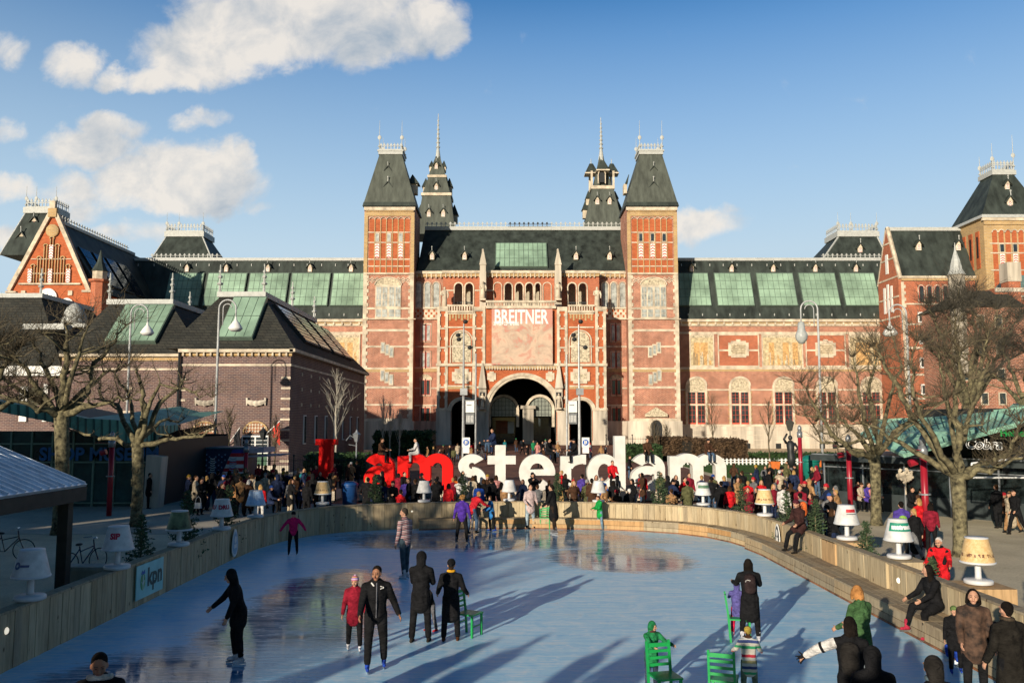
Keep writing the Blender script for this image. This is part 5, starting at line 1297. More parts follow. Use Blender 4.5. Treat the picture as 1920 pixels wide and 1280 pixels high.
for ch, x0, x1, lab, m in (('I', 590, 628, 'giant red capital letter I standing alone left of the other sign letters', M_red), ('a', 682, 738, 'giant red letter a with glossy sides beside the red letter m', M_red), ('m', 745, 849, 'giant red letter m between the red a and the white s', M_red),
        ('s', 858, 912, 'giant white letter s right after the red letter m', M_wl), ('t', 914, 967, 'giant white letter t with a straight tall stem after the s', M_wl), ('e', 973, 1041, 'giant white letter e between the t and the r', M_wl),
        ('r', 1051, 1099, 'giant white letter r between the e and the tall d', M_wl), ('d', 1101, 1173, 'giant white letter d, the tallest of the white letters', M_wl), ('a', 1183, 1247, 'giant white letter a with a man sitting on top', M_wl), ('m', 1256, 1362, 'giant white letter m at the right end of the sign', M_wl)):
    mk_letter(ch, x0, x1, lab, m)
for i, (x0, x1) in enumerate(((586, 632), (678, 742), (746, 850), (858, 968), (974, 1100), (1102, 1174), (1184, 1248), (1256, 1364))):
    m_ = MB(); a = L3(x0, 0).x; c_ = L3(x1, 0).x; z_ = L3(0, 919).z - .004
    m_.box(a, DL - .55, .02, c_, DL + 1.3, z_, 0); m_.box(a - .05, DL - .75, .013, c_ + .05, DL + 1.5, .1, 1)
    w_ = ['red I', 'red a', 'red m', 'white s and t', 'white e and r', 'white d', 'second white a', 'white m'][i]
    w_ = w_.replace('second ', '')
    tag(m_.build('letter_plinth', [M_st, M_ir]), f'low pale concrete plinth carrying the {w_} of the giant sign', 'plinth')

# ------------------------------------------------------------------ table-lamp shaped lights on the fence
def make_lamp(loc, label, shade='white', h=1.0, text=None):
    root = empty('giant_table_lamp', loc, label=label, cat='lamp', group='giant table lamps around the rink')
    M_lw = mat('lamp_plastic', (0.62, 0.62, 0.61), .35, var=.03)
    m_ = MB(); m_.smooth = True; m_.lathe([(.30, 0), (.335, .02), (.335, .09), (.30, .115), (.1, .125)], n=24); m_.build('base', M_lw, root)
    m_ = MB(); m_.smooth = True; m_.lathe([(.085, .12), (.075, .2), (.072, .48), (.09, .56)], n=14); m_.build('stem', M_lw, root)
    if shade == 'ochre': ms = MATS.get('ochre_shade')
    ms = {'white': lambda: mat('lamp_shade_white', (0.62, 0.61, 0.58), .6, var=.16, scale=4), 'ochre': ochre_shade, 'green': lambda: mat('lamp_shade_green', (0.14, 0.17, 0.08), .6, var=.6, scale=3), 'blue': lambda: mat('lamp_shade_blue', (0.45, 0.60, 0.78), .6, var=.2, scale=5)}[shade]()
    m_ = MB(); m_.smooth = True
    m_.lathe([(.395, .50), (.405, .52), (.40, .55), (.262, 1.10), (.25, 1.125), (.05, 1.13)], n=28); m_.build('lamp_shade', ms, root)
    m_ = MB(); m_.smooth = True; m_.lathe([(.402, .50), (.415, .515), (.415, .54), (.402, .555)], n=28); m_.build('shade_rim', M_lw, root)
    m_ = MB(); m_.smooth = True; m_.lathe([(.262, 1.095), (.27, 1.105), (.262, 1.13), (.05, 1.14)], n=24); m_.build('shade_cap', M_lw, root)
    if text:
        for (t_, ang, zz, sz, col) in text:
            vs, fs = text_mb(t_, sz, .012); m_ = MB(); out_ = []
            for v_ in vs:
                z = zz + v_[1]; r = .400 - (z - .55) * .25 + .006; a = ang + v_[0] / r; out_.append((r * math.sin(a), -r * math.cos(a), z))
            m_.add(out_, fs); m_.build('printed_word', mat('print_' + '_'.join(str(int(c_ * 100)) for c_ in col), col, .6), root)
    return root
def ochre_shade():
    if 'ochre_shade' in MATS: return MATS['ochre_shade']
    m = bpy.data.materials.new('ochre_shade'); m.use_nodes = True; t = m.node_tree; bs = t.nodes['Principled BSDF']; q = NB(t)
    o = q.n('ShaderNodeTexCoord').outputs['Object']; s = q.n('ShaderNodeSeparateXYZ', ins={0: o})
    nz = q.noise(o, 14, 4, .7); nv = q.noise(q.n('ShaderNodeMapping', ins={0: o, 3: (1, 1, .15)}).outputs[0], 24, 3, .7)
    band = q.m('SUBTRACT', 1.0, q.m('MULTIPLY', q.m('ABSOLUTE', q.m('SUBTRACT', s.outputs[2], q.m('ADD', .68, q.m('MULTIPLY', nv.outputs[0], .06)))), 16), clamp=True)
    msk = q.m('MULTIPLY', q.m('GREATER_THAN', nv.outputs[0], .5), q.m('GREATER_THAN', band, .35))
    base = q.ramp(nz.outputs[0], [(.35, (.58, .36, .13)), (.65, (.72, .52, .26))])
    t.links.new(q.mix(msk, base, (.16, .07, .03, 1)), bs.inputs['Base Color']); bs.inputs['Roughness'].default_value = .6
    MATS['ochre_shade'] = m; return m
GB = (.02, .25, .16)
LAMPS = [((-9.05, 16.4), 'white', 'giant white lamp nearest the kiosk on the left fence, with a small key picture', [('o--', -.15, .82, .3, (.1, .12, .22))]),
    ((-8.98, 19.8), 'white', 'giant white lamp printed SIP in red on the left fence', [('SIP', .15, .88, .2, (.4, .02, .05))]),
    ((-8.98, 23.4), 'green', 'giant lamp with a dark green shade on the left fence', None), 
    ((-8.98, 26.8), 'white', 'giant white lamp printed DRU in red on the left fence', [('DRU', .55, .85, .2, (.4, .02, .05)), ('DRU', -1.0, .85, .2, (.4, .02, .05))]),
    ((-8.95, 30.2), 'blue', 'giant pale blue lamp at the far end of the left fence straight', None), ((-7.65, 34.9), 'ochre', 'giant lamp with a sandy shade in front of the red letter I', None),
    ((-3.66, 35.95), 'white', 'giant plain white lamp in front of the red letter m', None), ((-.12, 36.45), 'white', 'giant plain white lamp in front of the white letter t', None),
    ((3.6, 35.98), 'white', 'giant plain white lamp in front of the white letter d', None), ((7.65, 34.6), 'white', 'giant white lamp with green labels in front of the right white letter m', None),
    ((8.97, 30.7), 'ochre', 'giant lamp with an ochre picture shade, farther along the right fence', None), ((9.22, 24.6), 'white', 'giant white lamp with a red label on the right fence', [('ING', 0.1, .95, .12, (.5, .02, .03)), ('Foto film', .1, .82, .07, (.1, .1, .1))]),
    ((9.2, 21.3), 'white', 'giant white lamp with green metro labels on the right fence', [('metro', -.3, .92, .17, (.8, .8, .78)), ('metro', .75, .92, .17, (.8, .8, .78))]), ((9.35, 18.0), 'ochre', 'giant ochre picture lamp nearest the viewer on the right fence', None)]
LAMPS[11][3][0] = ('', 0, .9, .1, GB) if False else LAMPS[11][3][0]
for i, ((x, y), sh, lab, txt) in enumerate(LAMPS):
    onwall = i in (11, 12, 13)
    if onwall:
        x += .28; m_ = MB(); m_.box(x - .55, y - .5, 0, x + .5, y + .5, WT - .02); tag(m_.build('lamp_box', M_wo if i % 2 else M_pl), ['square wooden box under the red-labelled lamp', 'square wooden box under the green metro lamp', 'square wooden box under the nearest ochre lamp'][i - 11], 'box')
    hgt = [.83, .85, .83, .83, .83, .82, .77, .77, .77, .8, .83, .86, .84, .84][i]
    r0 = make_lamp((x, y, WT + .002), lab, sh, text=(txt if i != 11 else None)); r0.scale = (hgt,) * 3
    if i in (12, 11, 9):
        for ang, zz, w_, hh, lm_ in {12: ((-.3, .92, .3, .12, ('label_green', GB)), (.75, .92, .3, .12, ('label_green', GB))), 11: ((-.12, .96, .09, .05, ('label_red', (.5, .02, .03))), (.42, .96, .09, .05, ('label_red', (.5, .02, .03))), (.18, .86, .17, .014, ('label_grey', (.12, .12, .12)))),
                9: ((-.45, .93, .2, .075, ('label_dark_green', (.10, .20, .12))), (.6, .93, .2, .075, ('label_dark_green', (.10, .20, .12))))}[i]:
            m_ = MB(); n = 8; vs = []
            for k in range(n + 1):
                a = ang - w_ / .32 + 2 * w_ / .32 * k / n if False else ang + (k / n - .5) * w_ * 2 / .32
                for z in (zz - hh, zz + hh): r = .400 - (z - .55) * .25 + .003; vs.append((r * math.sin(a), -r * math.cos(a), z))
            m_.add(vs, [(2 * k, 2 * k + 2, 2 * k + 3, 2 * k + 1) for k in range(n)]); m_.build('shade_label', mat(*lm_, .6), r0)

# banners on the boards
def board_sign(x, y, z0, z1, w_, label, build, rot):
    r0 = empty('fence_sign', (x, y, (z0 + z1) / 2), rot, label, 'sign'); build(r0, w_, z1 - z0); return r0
def kpn(r0, w_, h_):
    m_ = MB(); m_.box(-w_ / 2, -.02, -h_ / 2, w_ / 2, 0, h_ / 2); m_.build('panel', mat('kpn_panel', (.30, .62, .60), .5, var=.1, scale=2), r0)
    vs, fs = text_mb('kpn', h_ * .75, .02); m_ = MB(); m_.add([(v_[0] + w_ * .17, -.026, v_[1] + .03) for v_ in vs], fs); m_.build('lettering', mat('kpn_dark', (.02, .08, .07), .5), r0)
    m_ = MB(); cx = -w_ * .28
    for (dz, rw_, rh) in ((.02, .13, .2),): m_.prism([(cx + rw_ * math.cos(a), -.024, dz - .03 + rh * math.sin(a)) for a in [k * math.pi / 8 for k in range(16)]], (0, -.004, 0), 0)
    m_.prism([(cx - .1, -.03, .17), (cx + .1, -.03, .17), (cx + .07, -.03, .27), (cx, -.03, .22), (cx - .07, -.03, .27)], (0, -.004, 0), 1)
    m_.tube([(cx, -.03, .15), (cx, -.03, -.2)], .012, 4, 2); m_.tube([(cx - .07, -.03, .0), (cx, -.03, -.1), (cx + .07, -.03, .02)], .01, 4, 2)
    m_.build('emblem', [mat('emblem_green', (.10, .30, .12), .5), mat('emblem_blue', (.03, .12, .4), .5), M_wh], r0)
board_sign(-8.9, 21.4, .18, .98, 1.55, 'turquoise sign reading kpn on the left rink fence', kpn, math.radians(90))
def shield(col):
    def f(r0, w_, h_):
        m_ = MB(); out_ = [(w_ / 2 * math.sin(t_) * (1 - .25 * math.cos(t_)), -.02, h_ / 2 * math.cos(t_)) for t_ in [k * math.pi / 10 for k in range(20)]]
        m_.prism(out_, (0, .02, 0), 0); m_.prism([(p[0] * .8, -.026, p[2] * .82) for p in out_], (0, .004, 0), 1)
        m_.box(-w_ * .22, -.034, -.16, w_ * .22, -.03, -.04, 0); m_.ell((0, -.032, .1), (w_ * .2, .006, .12), 10, 6, 0)
        m_.build('shield_panel', col, r0)
    return f
board_sign(-8.88, 27.8, .1, .98, .55, 'pale shield-shaped sign on the left rink fence behind the girl in pink', shield([M_wh, mat('pale_blue_panel', (.35, .5, .62), .6)]), math.radians(90))
board_sign(8.88, 29.0, .2, 1.0, .5, 'dark shield-shaped emblem with a white rim on the right rink fence', shield([M_wh, mat('dark_panel', (.03, .05, .06), .5)]), math.radians(-90))
for i, (x, y, rz) in enumerate(((-4.15, 35.7, 0), (.7, 36.25, 0), (9.0, 20.3, -90), (-8.95, 15.5, 90))):
    m_ = MB(); m_.lathe([(.07, -.02), (.07, .0), (.05, .03), (.01, .04)], n=12); o = m_.build('fence_light', mat('lamp_glow', (1, .9, .7), .3, emit=(3 if i == 1 else .6))); o.location = (x, y, .72); o.rotation_euler = (math.radians(90), 0, math.radians(rz))
    tag(o, ['small round white spotlight on the far boards above the left bench end', 'small glowing round spotlight on the boards below the white letter t', 'small round spotlight on the right-hand boards', 'small round spotlight on the shaded left-hand boards'][i], 'light')

# ------------------------------------------------------------------ street lamps, poles, signs
M_lp = mat('lamp_post_paint', (.42, .43, .42), .5)
def crook(px, D, ytop, side, name_lab, headz=None, bell=True):
    base = W(px, 700, D); zt = W(960, ytop, D).z; root = empty('street_lamp', (base.x, D, 0), label=name_lab, cat='street lamp', group='tall white crook-topped street lamps')
    r = 16 * D / F; m_ = MB(); m_.smooth = True
    pts_ = [(0, 0, 0), (0, 0, zt - r * 3.2), (0, 0, zt - r)] + [(side * (r - r * math.cos(math.pi * k / 10)), 0, zt - r + r * math.sin(math.pi * k / 10)) for k in range(1, 11)] + [(side * 2 * r, 0, zt - r * 2.6)]
    m_.tube(pts_, [.10, .08, .06] + [.055] * 11, 8); 
    pts2 = [(side * .28, 0, zt - r * 3.0), (side * .28, 0, zt - r)] + [(side * (r - (r - .28) * math.cos(math.pi * k / 8)), 0, zt - r + (r - .28) * math.sin(math.pi * k / 8)) for k in range(1, 9)]
    m_.tube(pts2, .035, 6); m_.build('post', M_lp, root)
    m_ = MB(); m_.smooth = True; z = zt - r * 2.6
    if bell: m_.lathe([(.05, z + .35), (.1, z + .1), (.34, -.2 + z), (.48, -.45 + z), (.47, -.5 + z), (.3, -.66 + z)], (side * 2 * r, 0, 0), 16)
    else: m_.lathe([(.05, z + .1), (.22, z), (.26, -.5 + z), (.42, -.85 + z), (.40, -1.15 + z), (.2, -1.45 + z), (.05, -1.5 + z)], (side * 2 * r, 0, 0), 16)
    m_.build('lamp_head', M_wh if bell else mat('lamp_grey', (.4, .42, .4), .4), root)
    m_ = MB(); m_.lathe([(.28, 0), (.28, 1.0), (.16, 1.1)], n=10); m_.build('base', M_wh, root)
crook(407, 58, 562, 1, 'white crook-topped street lamp in front of the dark brick villa')
crook(241, 62, 571, 1, 'white crook-topped street lamp standing behind the left bare trees')
crook(1537, 60, 564, -1, 'white crook-topped street lamp in front of the right museum wing', bell=False)
crook(1704, 56, 571, -1, 'white crook-topped street lamp behind the right bare trees')
for (px, D, yt, lab) in ((869, 94, 610, 'left'), (1086, 94, 612, 'right')):
    b0 = W(px, 740, D); root = empty('banner_pole', (b0.x, D, 0.2), label=f'tall silver pole with floodlights and banner {lab} of the museum arch', cat='pole')
    zt = W(0, yt, D).z; m_ = MB(); m_.tube([(0, 0, 0), (0, 0, zt)], [.19, .08], 8); s_ = 1 if lab == 'left' else -1
    m_.build('post', mat('silver_pole', (.34, .35, .35), .35, .4), root)
    m_ = MB(); m_.tube([(s_ * 1.35, .2, 0), (s_ * 1.35, .2, zt * .78)], [.12, .08], 8); m_.build('second_post', mat('silver_pole', (0, 0, 0)), root)
    for (dx, yy) in ((-.6, 632), (.7, 655), (-.5, 640), (.2, 607)):
        z = W(0, yy, D).z; m_ = MB(); m_.ell((dx, -.3, z), (.28, .28, .24), 8, 6); m_.tube([(0, 0, z + .3), (dx, -.2, z + .1)], .04, 4); m_.build('floodlight', M_ir, root)
    xa, xb = sorted((s_ * .25, s_ * 1.2)); z0, z1 = W(0, 798, D).z, W(0, 755, D).z
    m_ = MB(); m_.box(xa, -.05, (z0 + z1) / 2, xb, 0, z1, 0); m_.box(xa, -.05, z0, xb, 0, (z0 + z1) / 2 - .06, 1)
    for k in range(5): m_.box(xa + .12 + k * .16, -.07, z0 + .2, xa + .18 + k * .16, -.05, (z0 + z1) / 2 - .3, 0)
    m_.box(xa + .1, -.06, z1 - .5, xb - .3, -.05, z1 - .4, 1); m_.build('hanging_banner', [M_wh, mat('grey_banner', (.16, .17, .17), .7)], root)
    m_ = MB(); m_.box(xa - .15, -.02, z1 + .03, xb + .15, .06, z1 + .1); m_.box(-.35, -.45, W(0, 744, D).z, .45, -.2, W(0, 731, D).z); m_.build('bracket', mat('silver_pole', (0, 0, 0)), root)
for (px, lab) in ((874, 'blue round pedestrian sign on a white panel beside the left banner pole'), (1098, 'blue round pedestrian sign on a white panel beside the right banner pole')):
    D = 68; b0 = W(px, 830, D); root = empty('road_sign', (b0.x, D, 0), label=lab, cat='sign')
    m_ = MB(); m_.tube([(0, .1, 0), (0, .1, b0.z)], .05, 6); m_.build('post', M_ir, root)
    u_ = D / F; m_ = MB(); m_.box(-7 * u_, -.03, b0.z - 8 * u_, 7 * u_, .03, b0.z + 10 * u_); m_.box(-6 * u_, -.03, b0.z - 19 * u_, 6 * u_, .03, b0.z - 8.2 * u_); m_.build('panel', M_wh, root)
    m_ = MB(); m_.prism([(5.6 * u_ * math.cos(k * math.pi / 10), -.05, b0.z + 1 * u_ + 5.6 * u_ * math.sin(k * math.pi / 10)) for k in range(20)], (0, .015, 0)); m_.build('blue_disc', mat('sign_disc', (.01, .10, .42), .4), root)
    m_ = MB(); z = b0.z + u_
    for dx, s_ in ((-1.2, 1), (1.6, .75)):
        x = dx * u_; m_.tube([(x, -.07, z + 1.8 * s_ * u_), (x, -.07, z - .2 * u_)], .06 * s_, 5); m_.ell((x, -.07, z + 2.7 * s_ * u_), (.05, .02, .05), 6, 4)
        for q_ in (-1, 1): m_.tube([(x, -.07, z - .2 * u_), (x + q_ * 1 * s_ * u_, -.07, z - 3.2 * s_ * u_)], .035 * s_, 4)
    m_.build('walking_figures', M_wh, root)
M_rp = mat('red_pole_paint', (.30, .012, .025), .35, var=.05)
for i, (px, D, y0, lab) in enumerate(((1502, 52, 806, 'slim red pole beside the bronze lantern statue, farthest of the right row'), (1593, 40.5, 826, 'red pole with metal cap in front of the cafe glass'), (1733, 30.5, 830, 'thick red pole standing beside the nearest right tree'), (207, 40.5, 820, 'dark red pole standing in the shade in front of the shop'), (460, 50, 833, 'red pole with a metal cap at the corner of the flag stall'))):
    b0 = W(px, 900, D); zt = W(0, y0, D).z; root = empty('red_pole', (b0.x, D, 0), label=lab, cat='pole', group='red poles around the rink')
    m_ = MB(); m_.smooth = True; m_.tube([(0, 0, 0), (0, 0, zt - .35)], .12, 10); m_.build('post', M_rp, root)
    m_ = MB(); m_.smooth = True; m_.tube([(0, 0, zt - .45), (0, 0, zt - .1)], .16, 10); m_.tube([(0, 0, zt - .1), (0, 0, zt + .15), (0, 0, zt + .3)], [.11, .12, .04], 10); m_.build('cap', mat('grey_metal', (0, 0, 0)), root)
    m_ = MB(); m_.lathe([(.15, 0), (.2, 0), (.2, .05), (.15, .05)], (0, 0, zt * .5), 12); m_.build('collar', mat('grey_metal', (0, 0, 0)), root)
    if i in (1, 2, 3): m_ = MB(); m_.box(-.75, -.1, zt * .93, -.2 + .1, .1, zt * .93 + .02); m_.tube([(-.5, 0, zt * .8), (-.25, 0, zt * .82)], .13, 8); m_.build('spotlight', M_rp, root)
# bins
for (px, py, D, col, lab, s_) in ((656, 906, 46.3, (.01, .06, .20), 'blue litter bin standing right of the red letter I', 1.1), (1519, 862, 56, (.01, .16, .12), 'green glass bottle bank standing left of the cafe', 2.0)):
    b0 = W(px, py, D); root = empty('litter_bin', (b0.x, D, 0), label=lab, cat='bin'); m_ = MB(); m_.smooth = True
    m_.lathe([(.36 * s_ ** .5, 0), (.40 * s_ ** .5, s_ * .85), (.42 * s_ ** .5, s_ * .9)], n=16); m_.build('body', mat('bin_%d' % (px), col, .4), root)
    m_ = MB(); m_.smooth = True; m_.lathe([(.44 * s_ ** .5, s_ * .9), (.44 * s_ ** .5, s_ * .98), (.25 * s_ ** .5, s_ * 1.1), (.02, s_ * 1.12)], n=16); m_.build('lid', mat('bin_%d' % (px), col, .4), root)
# exhibition banner on the facade
DBn = DP - .75; ban = empty('exhibition_banner', tuple(W(979, 684, DBn)), label='large faded pink exhibition banner headed BREITNER above the museum arch', cat='banner')
x0, x1 = rx_(922, DBn), rx_(1036, DBn); z0, z1 = W(0, 684, DBn).z, W(0, 579, DBn).z
mbn = bpy.data.materials.new('banner_cloth'); mbn.use_nodes = True; t = mbn.node_tree; bs = t.nodes['Principled BSDF']; q = NB(t)
gpos = q.n('ShaderNodeNewGeometry').outputs['Position']; n1 = q.noise(q.n('ShaderNodeMapping', ins={0: gpos, 1: (3, 0, 1)}).outputs[0], .28, 5, .6, 1.6); n2_ = q.noise(gpos, .9, 4, .6, .8)
sz = q.n('ShaderNodeSeparateXYZ', ins={0: gpos}); topm = q.n('ShaderNodeMapRange', ins={0: sz.outputs[2], 1: z1 - 2.6, 2: z1 - 1.4}).outputs[0]
art = q.ramp(q.m('ADD', q.m('MULTIPLY', n1.outputs[0], .75), q.m('MULTIPLY', n2_.outputs[0], .25)), [(.36, (.52, .22, .16)), (.44, (.46, .34, .25)), (.53, (.58, .43, .31)), (.6, (.52, .26, .19)), (.66, (.58, .44, .31))])
t.links.new(q.mix(topm, art, (.54, .25, .19, 1)), bs.inputs['Base Color']); bs.inputs['Roughness'].default_value = .8
m_ = MB(); m_.box(x0, DBn, z0, x1, DBn + .06, z1); child(m_, 'cloth', mbn, ban)
for (txt, px, py, size, bold) in (('BREITNER', 977, 595, 3.1, .072), ('20 FEB - 22 MEI 2000', 949, 607, .78, .02)):
    vs, fs = text_mb(txt, size, bold); c0 = W(px, py, DBn); mx = max(v_[0] for v_ in vs); target = (52 if size > 2 else 24) * DBn / F; k = target / mx if size > 2 else target / mx
    m_ = MB(); m_.add([(rx_(px, DBn) + v_[0] * k, DBn - .02 - (0 if size > 2 else .002), c0.z + v_[1]) for v_ in vs], fs); child(m_, 'title_lettering' if size > 2 else 'date_lettering', M_wh, ban)

# flag stall
st = empty('snack_stall', (-18, 52, 0), label='snack stall painted with the stars and stripes beside the villa windows', cat='stall')
DK = 52.0; X = lambda x: W(x, 870, DK).x; Z_ = lambda y: W(0, y, DK).z
m_ = MB(); m_.box(X(382), DK, .3, X(458), DK + 2.6, Z_(840), 0); m_.box(X(380), DK - .1, Z_(841), X(459), DK + 2.7, Z_(838), 1); child(m_, 'body', [mat('stall_navy', (.012, .025, .07), .5), mat('stall_teal', (.06, .14, .18), .5)], st)
m_ = MB()
cols = [1, 0, 1, 2, 1, 2, 1, 2, 1, 2]
for i in range(8):
    ya, yb2 = 842 + i * 7, 842 + (i + 1) * 7
    xl = lambda y: 436 - (y - 842) * .42
    m_.prism([(X(xl(ya)), DK - .02, Z_(ya)), (X(457), DK - .02, Z_(ya)), (X(457), DK - .02, Z_(yb2)), (X(xl(yb2)), DK - .02, Z_(yb2))], (0, -.01, 0), 3 if i == 0 else (2 if i % 2 else 1))
for i in range(9):
    for j in range(4):
        x = 387 + i * 5.8; y = 852 + j * 10 + (i % 2) * 4
        if x < 432 - (y - 842) * .42 and not (394 < x < 404 and y < 885):
            c0 = (X(x), Z_(y)); m_.prism([(c0[0] + (.07 if k % 2 == 0 else .028) * math.sin(k * math.pi / 5), DK - .02, c0[1] + (.07 if k % 2 == 0 else .028) * math.cos(k * math.pi / 5)) for k in range(10)], (0, -.01, 0), 0)
for (xx, w_) in ((399, 4.5), (437, 6.5)):
    for k in range(7):
        y = 858 + k * 4.2; m_.prism([(X(xx - w_), DK - .04, Z_(y)), (X(xx), DK - .04, Z_(y + 1.6)), (X(xx + w_), DK - .04, Z_(y)), (X(xx + w_), DK - .04, Z_(y + 1.8)), (X(xx), DK - .04, Z_(y + 3.4)), (X(xx - w_), DK - .04, Z_(y + 1.8))], (0, -.01, 0), 0 if xx > 410 else 1)
child(m_, 'flag_painting', [mat('star_blue', (.30, .40, .52), .5), M_wh, mat('stripe_red', (.55, .02, .03), .5), mat('stripe_blue', (.02, .05, .3), .5)], st)
m_ = MB(); m_.prism([(X(460), DK - .4, Z_(840)), (X(498), DK - .4, Z_(838)), (X(498), DK - .4, Z_(848)), (X(460), DK - .4, Z_(849))], (0, 2.4, 0)); m_.prism([(X(462), DK - .6, Z_(853)), (X(530), DK - .2, Z_(851)), (X(528), DK - .2, Z_(854)), (X(462), DK - .6, Z_(857))], (0, 2, 0)); child(m_, 'awning', mat('awning_grey', (.4, .38, .42), .6), st)
m_ = MB(); m_.box(X(462), DK + .3, 0, X(500), DK + 2.2, 1.1); child(m_, 'counter', M_ir, st)

# iron fences and hedges
def iron_fence(x0, y0, x1, y1, h, label, step=.16, z=0.0, post=2.6, m=None):
    a, c_ = Vector((x0, y0, z)), Vector((x1, y1, z)); L = (c_ - a).length; d = (c_ - a).normalized(); root = empty('iron_fence', tuple(a), label=label, cat='fence')
    m_ = MB(); n = int(L / step)
    for i in range(n):
        p = d * (i * step); m_.tube([(p.x, p.y, 0), (p.x, p.y, h - .02)], .012, 3, cap=False); 
    m_.tube([(0, 0, h * .9), tuple(d * L + Vector((0, 0, h * .9)))], .02, 4); m_.tube([(0, 0, h * .15), tuple(d * L + Vector((0, 0, h * .15)))], .02, 4); m_.build('bars', m or M_ir, root)
    k = 0.0
    while k <= L:
        p = d * k; m2 = MB(); m2.tube([(p.x, p.y, 0), (p.x, p.y, h + .1)], .05, 6); m2.ell((p.x, p.y, h + .18), (.09, .09, .11), 6, 5); m2.build('post', m or M_ir, root); k += post
iron_fence(W(290, 0, 60).x, 60, W(372, 0, 60).x, 60, 1.75, 'black iron railing in front of the villa left of the flag stall')
iron_fence(W(505, 0, 62).x, 62, W(700, 0, 62).x, 64, 1.75, 'black iron railing behind the red letter I and red a')
iron_fence(W(1128, 0, 104).x, 104, W(1300, 0, 104).x, 100, 2.6, 'tall black iron garden railing in front of the right museum tower', .3, .0, 3.2)
iron_fence(W(1362, 0, 62).x, 62, W(1560, 0, 60).x, 60, .8, 'low black iron railing in front of the lawn', .2)
m_ = MB(); 
for k in range(60): x = 17.5 + k * .4; m_.box(x, 88, 0, x + .16, 88.05, .65)
m_.box(17.4, 88.06, .45, 41.5, 88.1, .52); m_.box(17.4, 88.06, .2, 41.5, 88.1, .28); tag(m_.build('picket_fence', M_wh), 'low white picket fence along the back of the lawn', 'fence')
def leafcloud(mb, pts, size, rnd, mi=None):
    n = len(pts); vs = []; fs = []
    for i, p in enumerate(pts):
        a = Vector((rnd.gauss(0, 1), rnd.gauss(0, 1), rnd.gauss(0, 1))).normalized(); b_ = a.orthogonal().normalized(); s_ = size * rnd.uniform(.6, 1.3)
        p = Vector(p); vs += [p - a * s_, p + b_ * s_ * .45, p + a * s_, p - b_ * s_ * .45]; fs.append((4 * i, 4 * i + 1, 4 * i + 2, 4 * i + 3))
    mb.add(vs, fs, mi)
M_hg = mat('hedge_brown_leaf', (.10, .06, .03), .8, var=.5, scale=1.5); M_lf = mat('evergreen_leaf', (.035, .07, .02), .7, var=.5, scale=2); M_gl2 = mat('bright_leaf', (.08, .17, .03), .7, var=.4, scale=2)
def hedge(px0, px1, y0, D, dep, label, m, n=5000, sz=.14, base=None):
    rnd = random.Random(px0); xa, xb = W(px0, 850, D).x, W(px1, 850, D).x; zt = W(0, y0, D).z
    root = empty('hedge', ((xa + xb) / 2, D, 0), label=label, cat='hedge'); m_ = MB(); cx = (xa + xb) / 2
    pts_ = []
    for _ in range(n):
        f_ = rnd.random(); x, y, z = rnd.uniform(xa, xb), rnd.uniform(0, dep), rnd.uniform(0, zt)
        if f_ < .55: y = rnd.gauss(0, .08)
        elif f_ < .85: z = zt + rnd.gauss(0, .1)
        pts_.append((x - cx, y, z))
    leafcloud(m_, pts_, sz, rnd); m_.build('leaves', m, root)
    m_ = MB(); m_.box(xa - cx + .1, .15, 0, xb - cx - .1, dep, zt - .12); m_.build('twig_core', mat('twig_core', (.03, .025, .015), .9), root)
hedge(1222, 1296, 822, 98, 4, 'russet beech hedge behind the white letter a', M_hg, 3500, .2)
hedge(1298, 1402, 826, 92, 6, 'square brown clipped hedge behind the white letter m', M_hg, 4500, .2)
hedge(1176, 1240, 838, 88, 4, 'loose dark green shrubbery behind the white letters d and a', M_lf, 2500, .25)
hedge(1405, 1700, 851, 108, 2, 'low dark green shrubs along the museum base behind the lawn', M_lf, 3500, .25)
hedge(700, 810, 812, 100, 6, 'dark evergreen shrubs in the shade left of the museum arch', M_lf, 3000, .3)
hedge(570, 690, 855, 66, 3, 'dark low bushes behind the railing right of the villa', M_lf, 2000, .2)
# stone bench block and pots on the lawn
for i, (px, py, D) in enumerate(((1452, 868, 80), (1538, 862, 84))):
    b0 = W(px, py, D); root = empty('orange_crate', (b0.x, D, .02), label=['orange planter box left on the lawn near the lantern statue', 'orange planter box farther right on the lawn'][i], cat='planter'); m_ = MB(); m_.frustum((-.35, -.3, .35, .3, 0), (-.45, -.4, .45, .4, .7)); m_.build('tub', mat('orange_plastic', (.6, .15, .03), .5), root)
    m_ = MB(); rnd = random.Random(i); leafcloud(m_, [(rnd.uniform(-.35, .35), rnd.uniform(-.3, .3), .7 + rnd.random() * .35) for _ in range(80)], .12, rnd); m_.build('plant', M_lf, root)
# bronze lantern statue
b0 = W(1484, 900, 64); root = empty('lantern_statue', (b0.x, 64, 0), label='dark bronze figure carrying an old street lantern in front of the right museum wing', cat='statue')
m_ = MB(); m_.lathe([(.5, 0), (.45, .3), (.3, .4), (.25, 1.0), (.35, 1.1)], n=8); m_.build('pedestal', M_ir, root)
m_ = MB(); m_.smooth = True; m_.tube([(0, 0, 1.1), (.05, 0, 1.7), (0, 0, 2.2), (0, 0, 2.8), (0, 0, 3.0)], [.28, .3, .24, .32, .12], 9); m_.ell((0, 0, 3.2), (.17, .18, .2), 8, 6)
m_.tube([(-.3, 0, 2.8), (-.5, -.1, 3.1), (-.25, -.1, 3.5)], [.1, .09, .07], 6); m_.tube([(.3, 0, 2.8), (.5, -.2, 2.4), (.2, -.35, 2.2)], [.1, .09, .07], 6); m_.build('bronze_figure', M_ir, root)
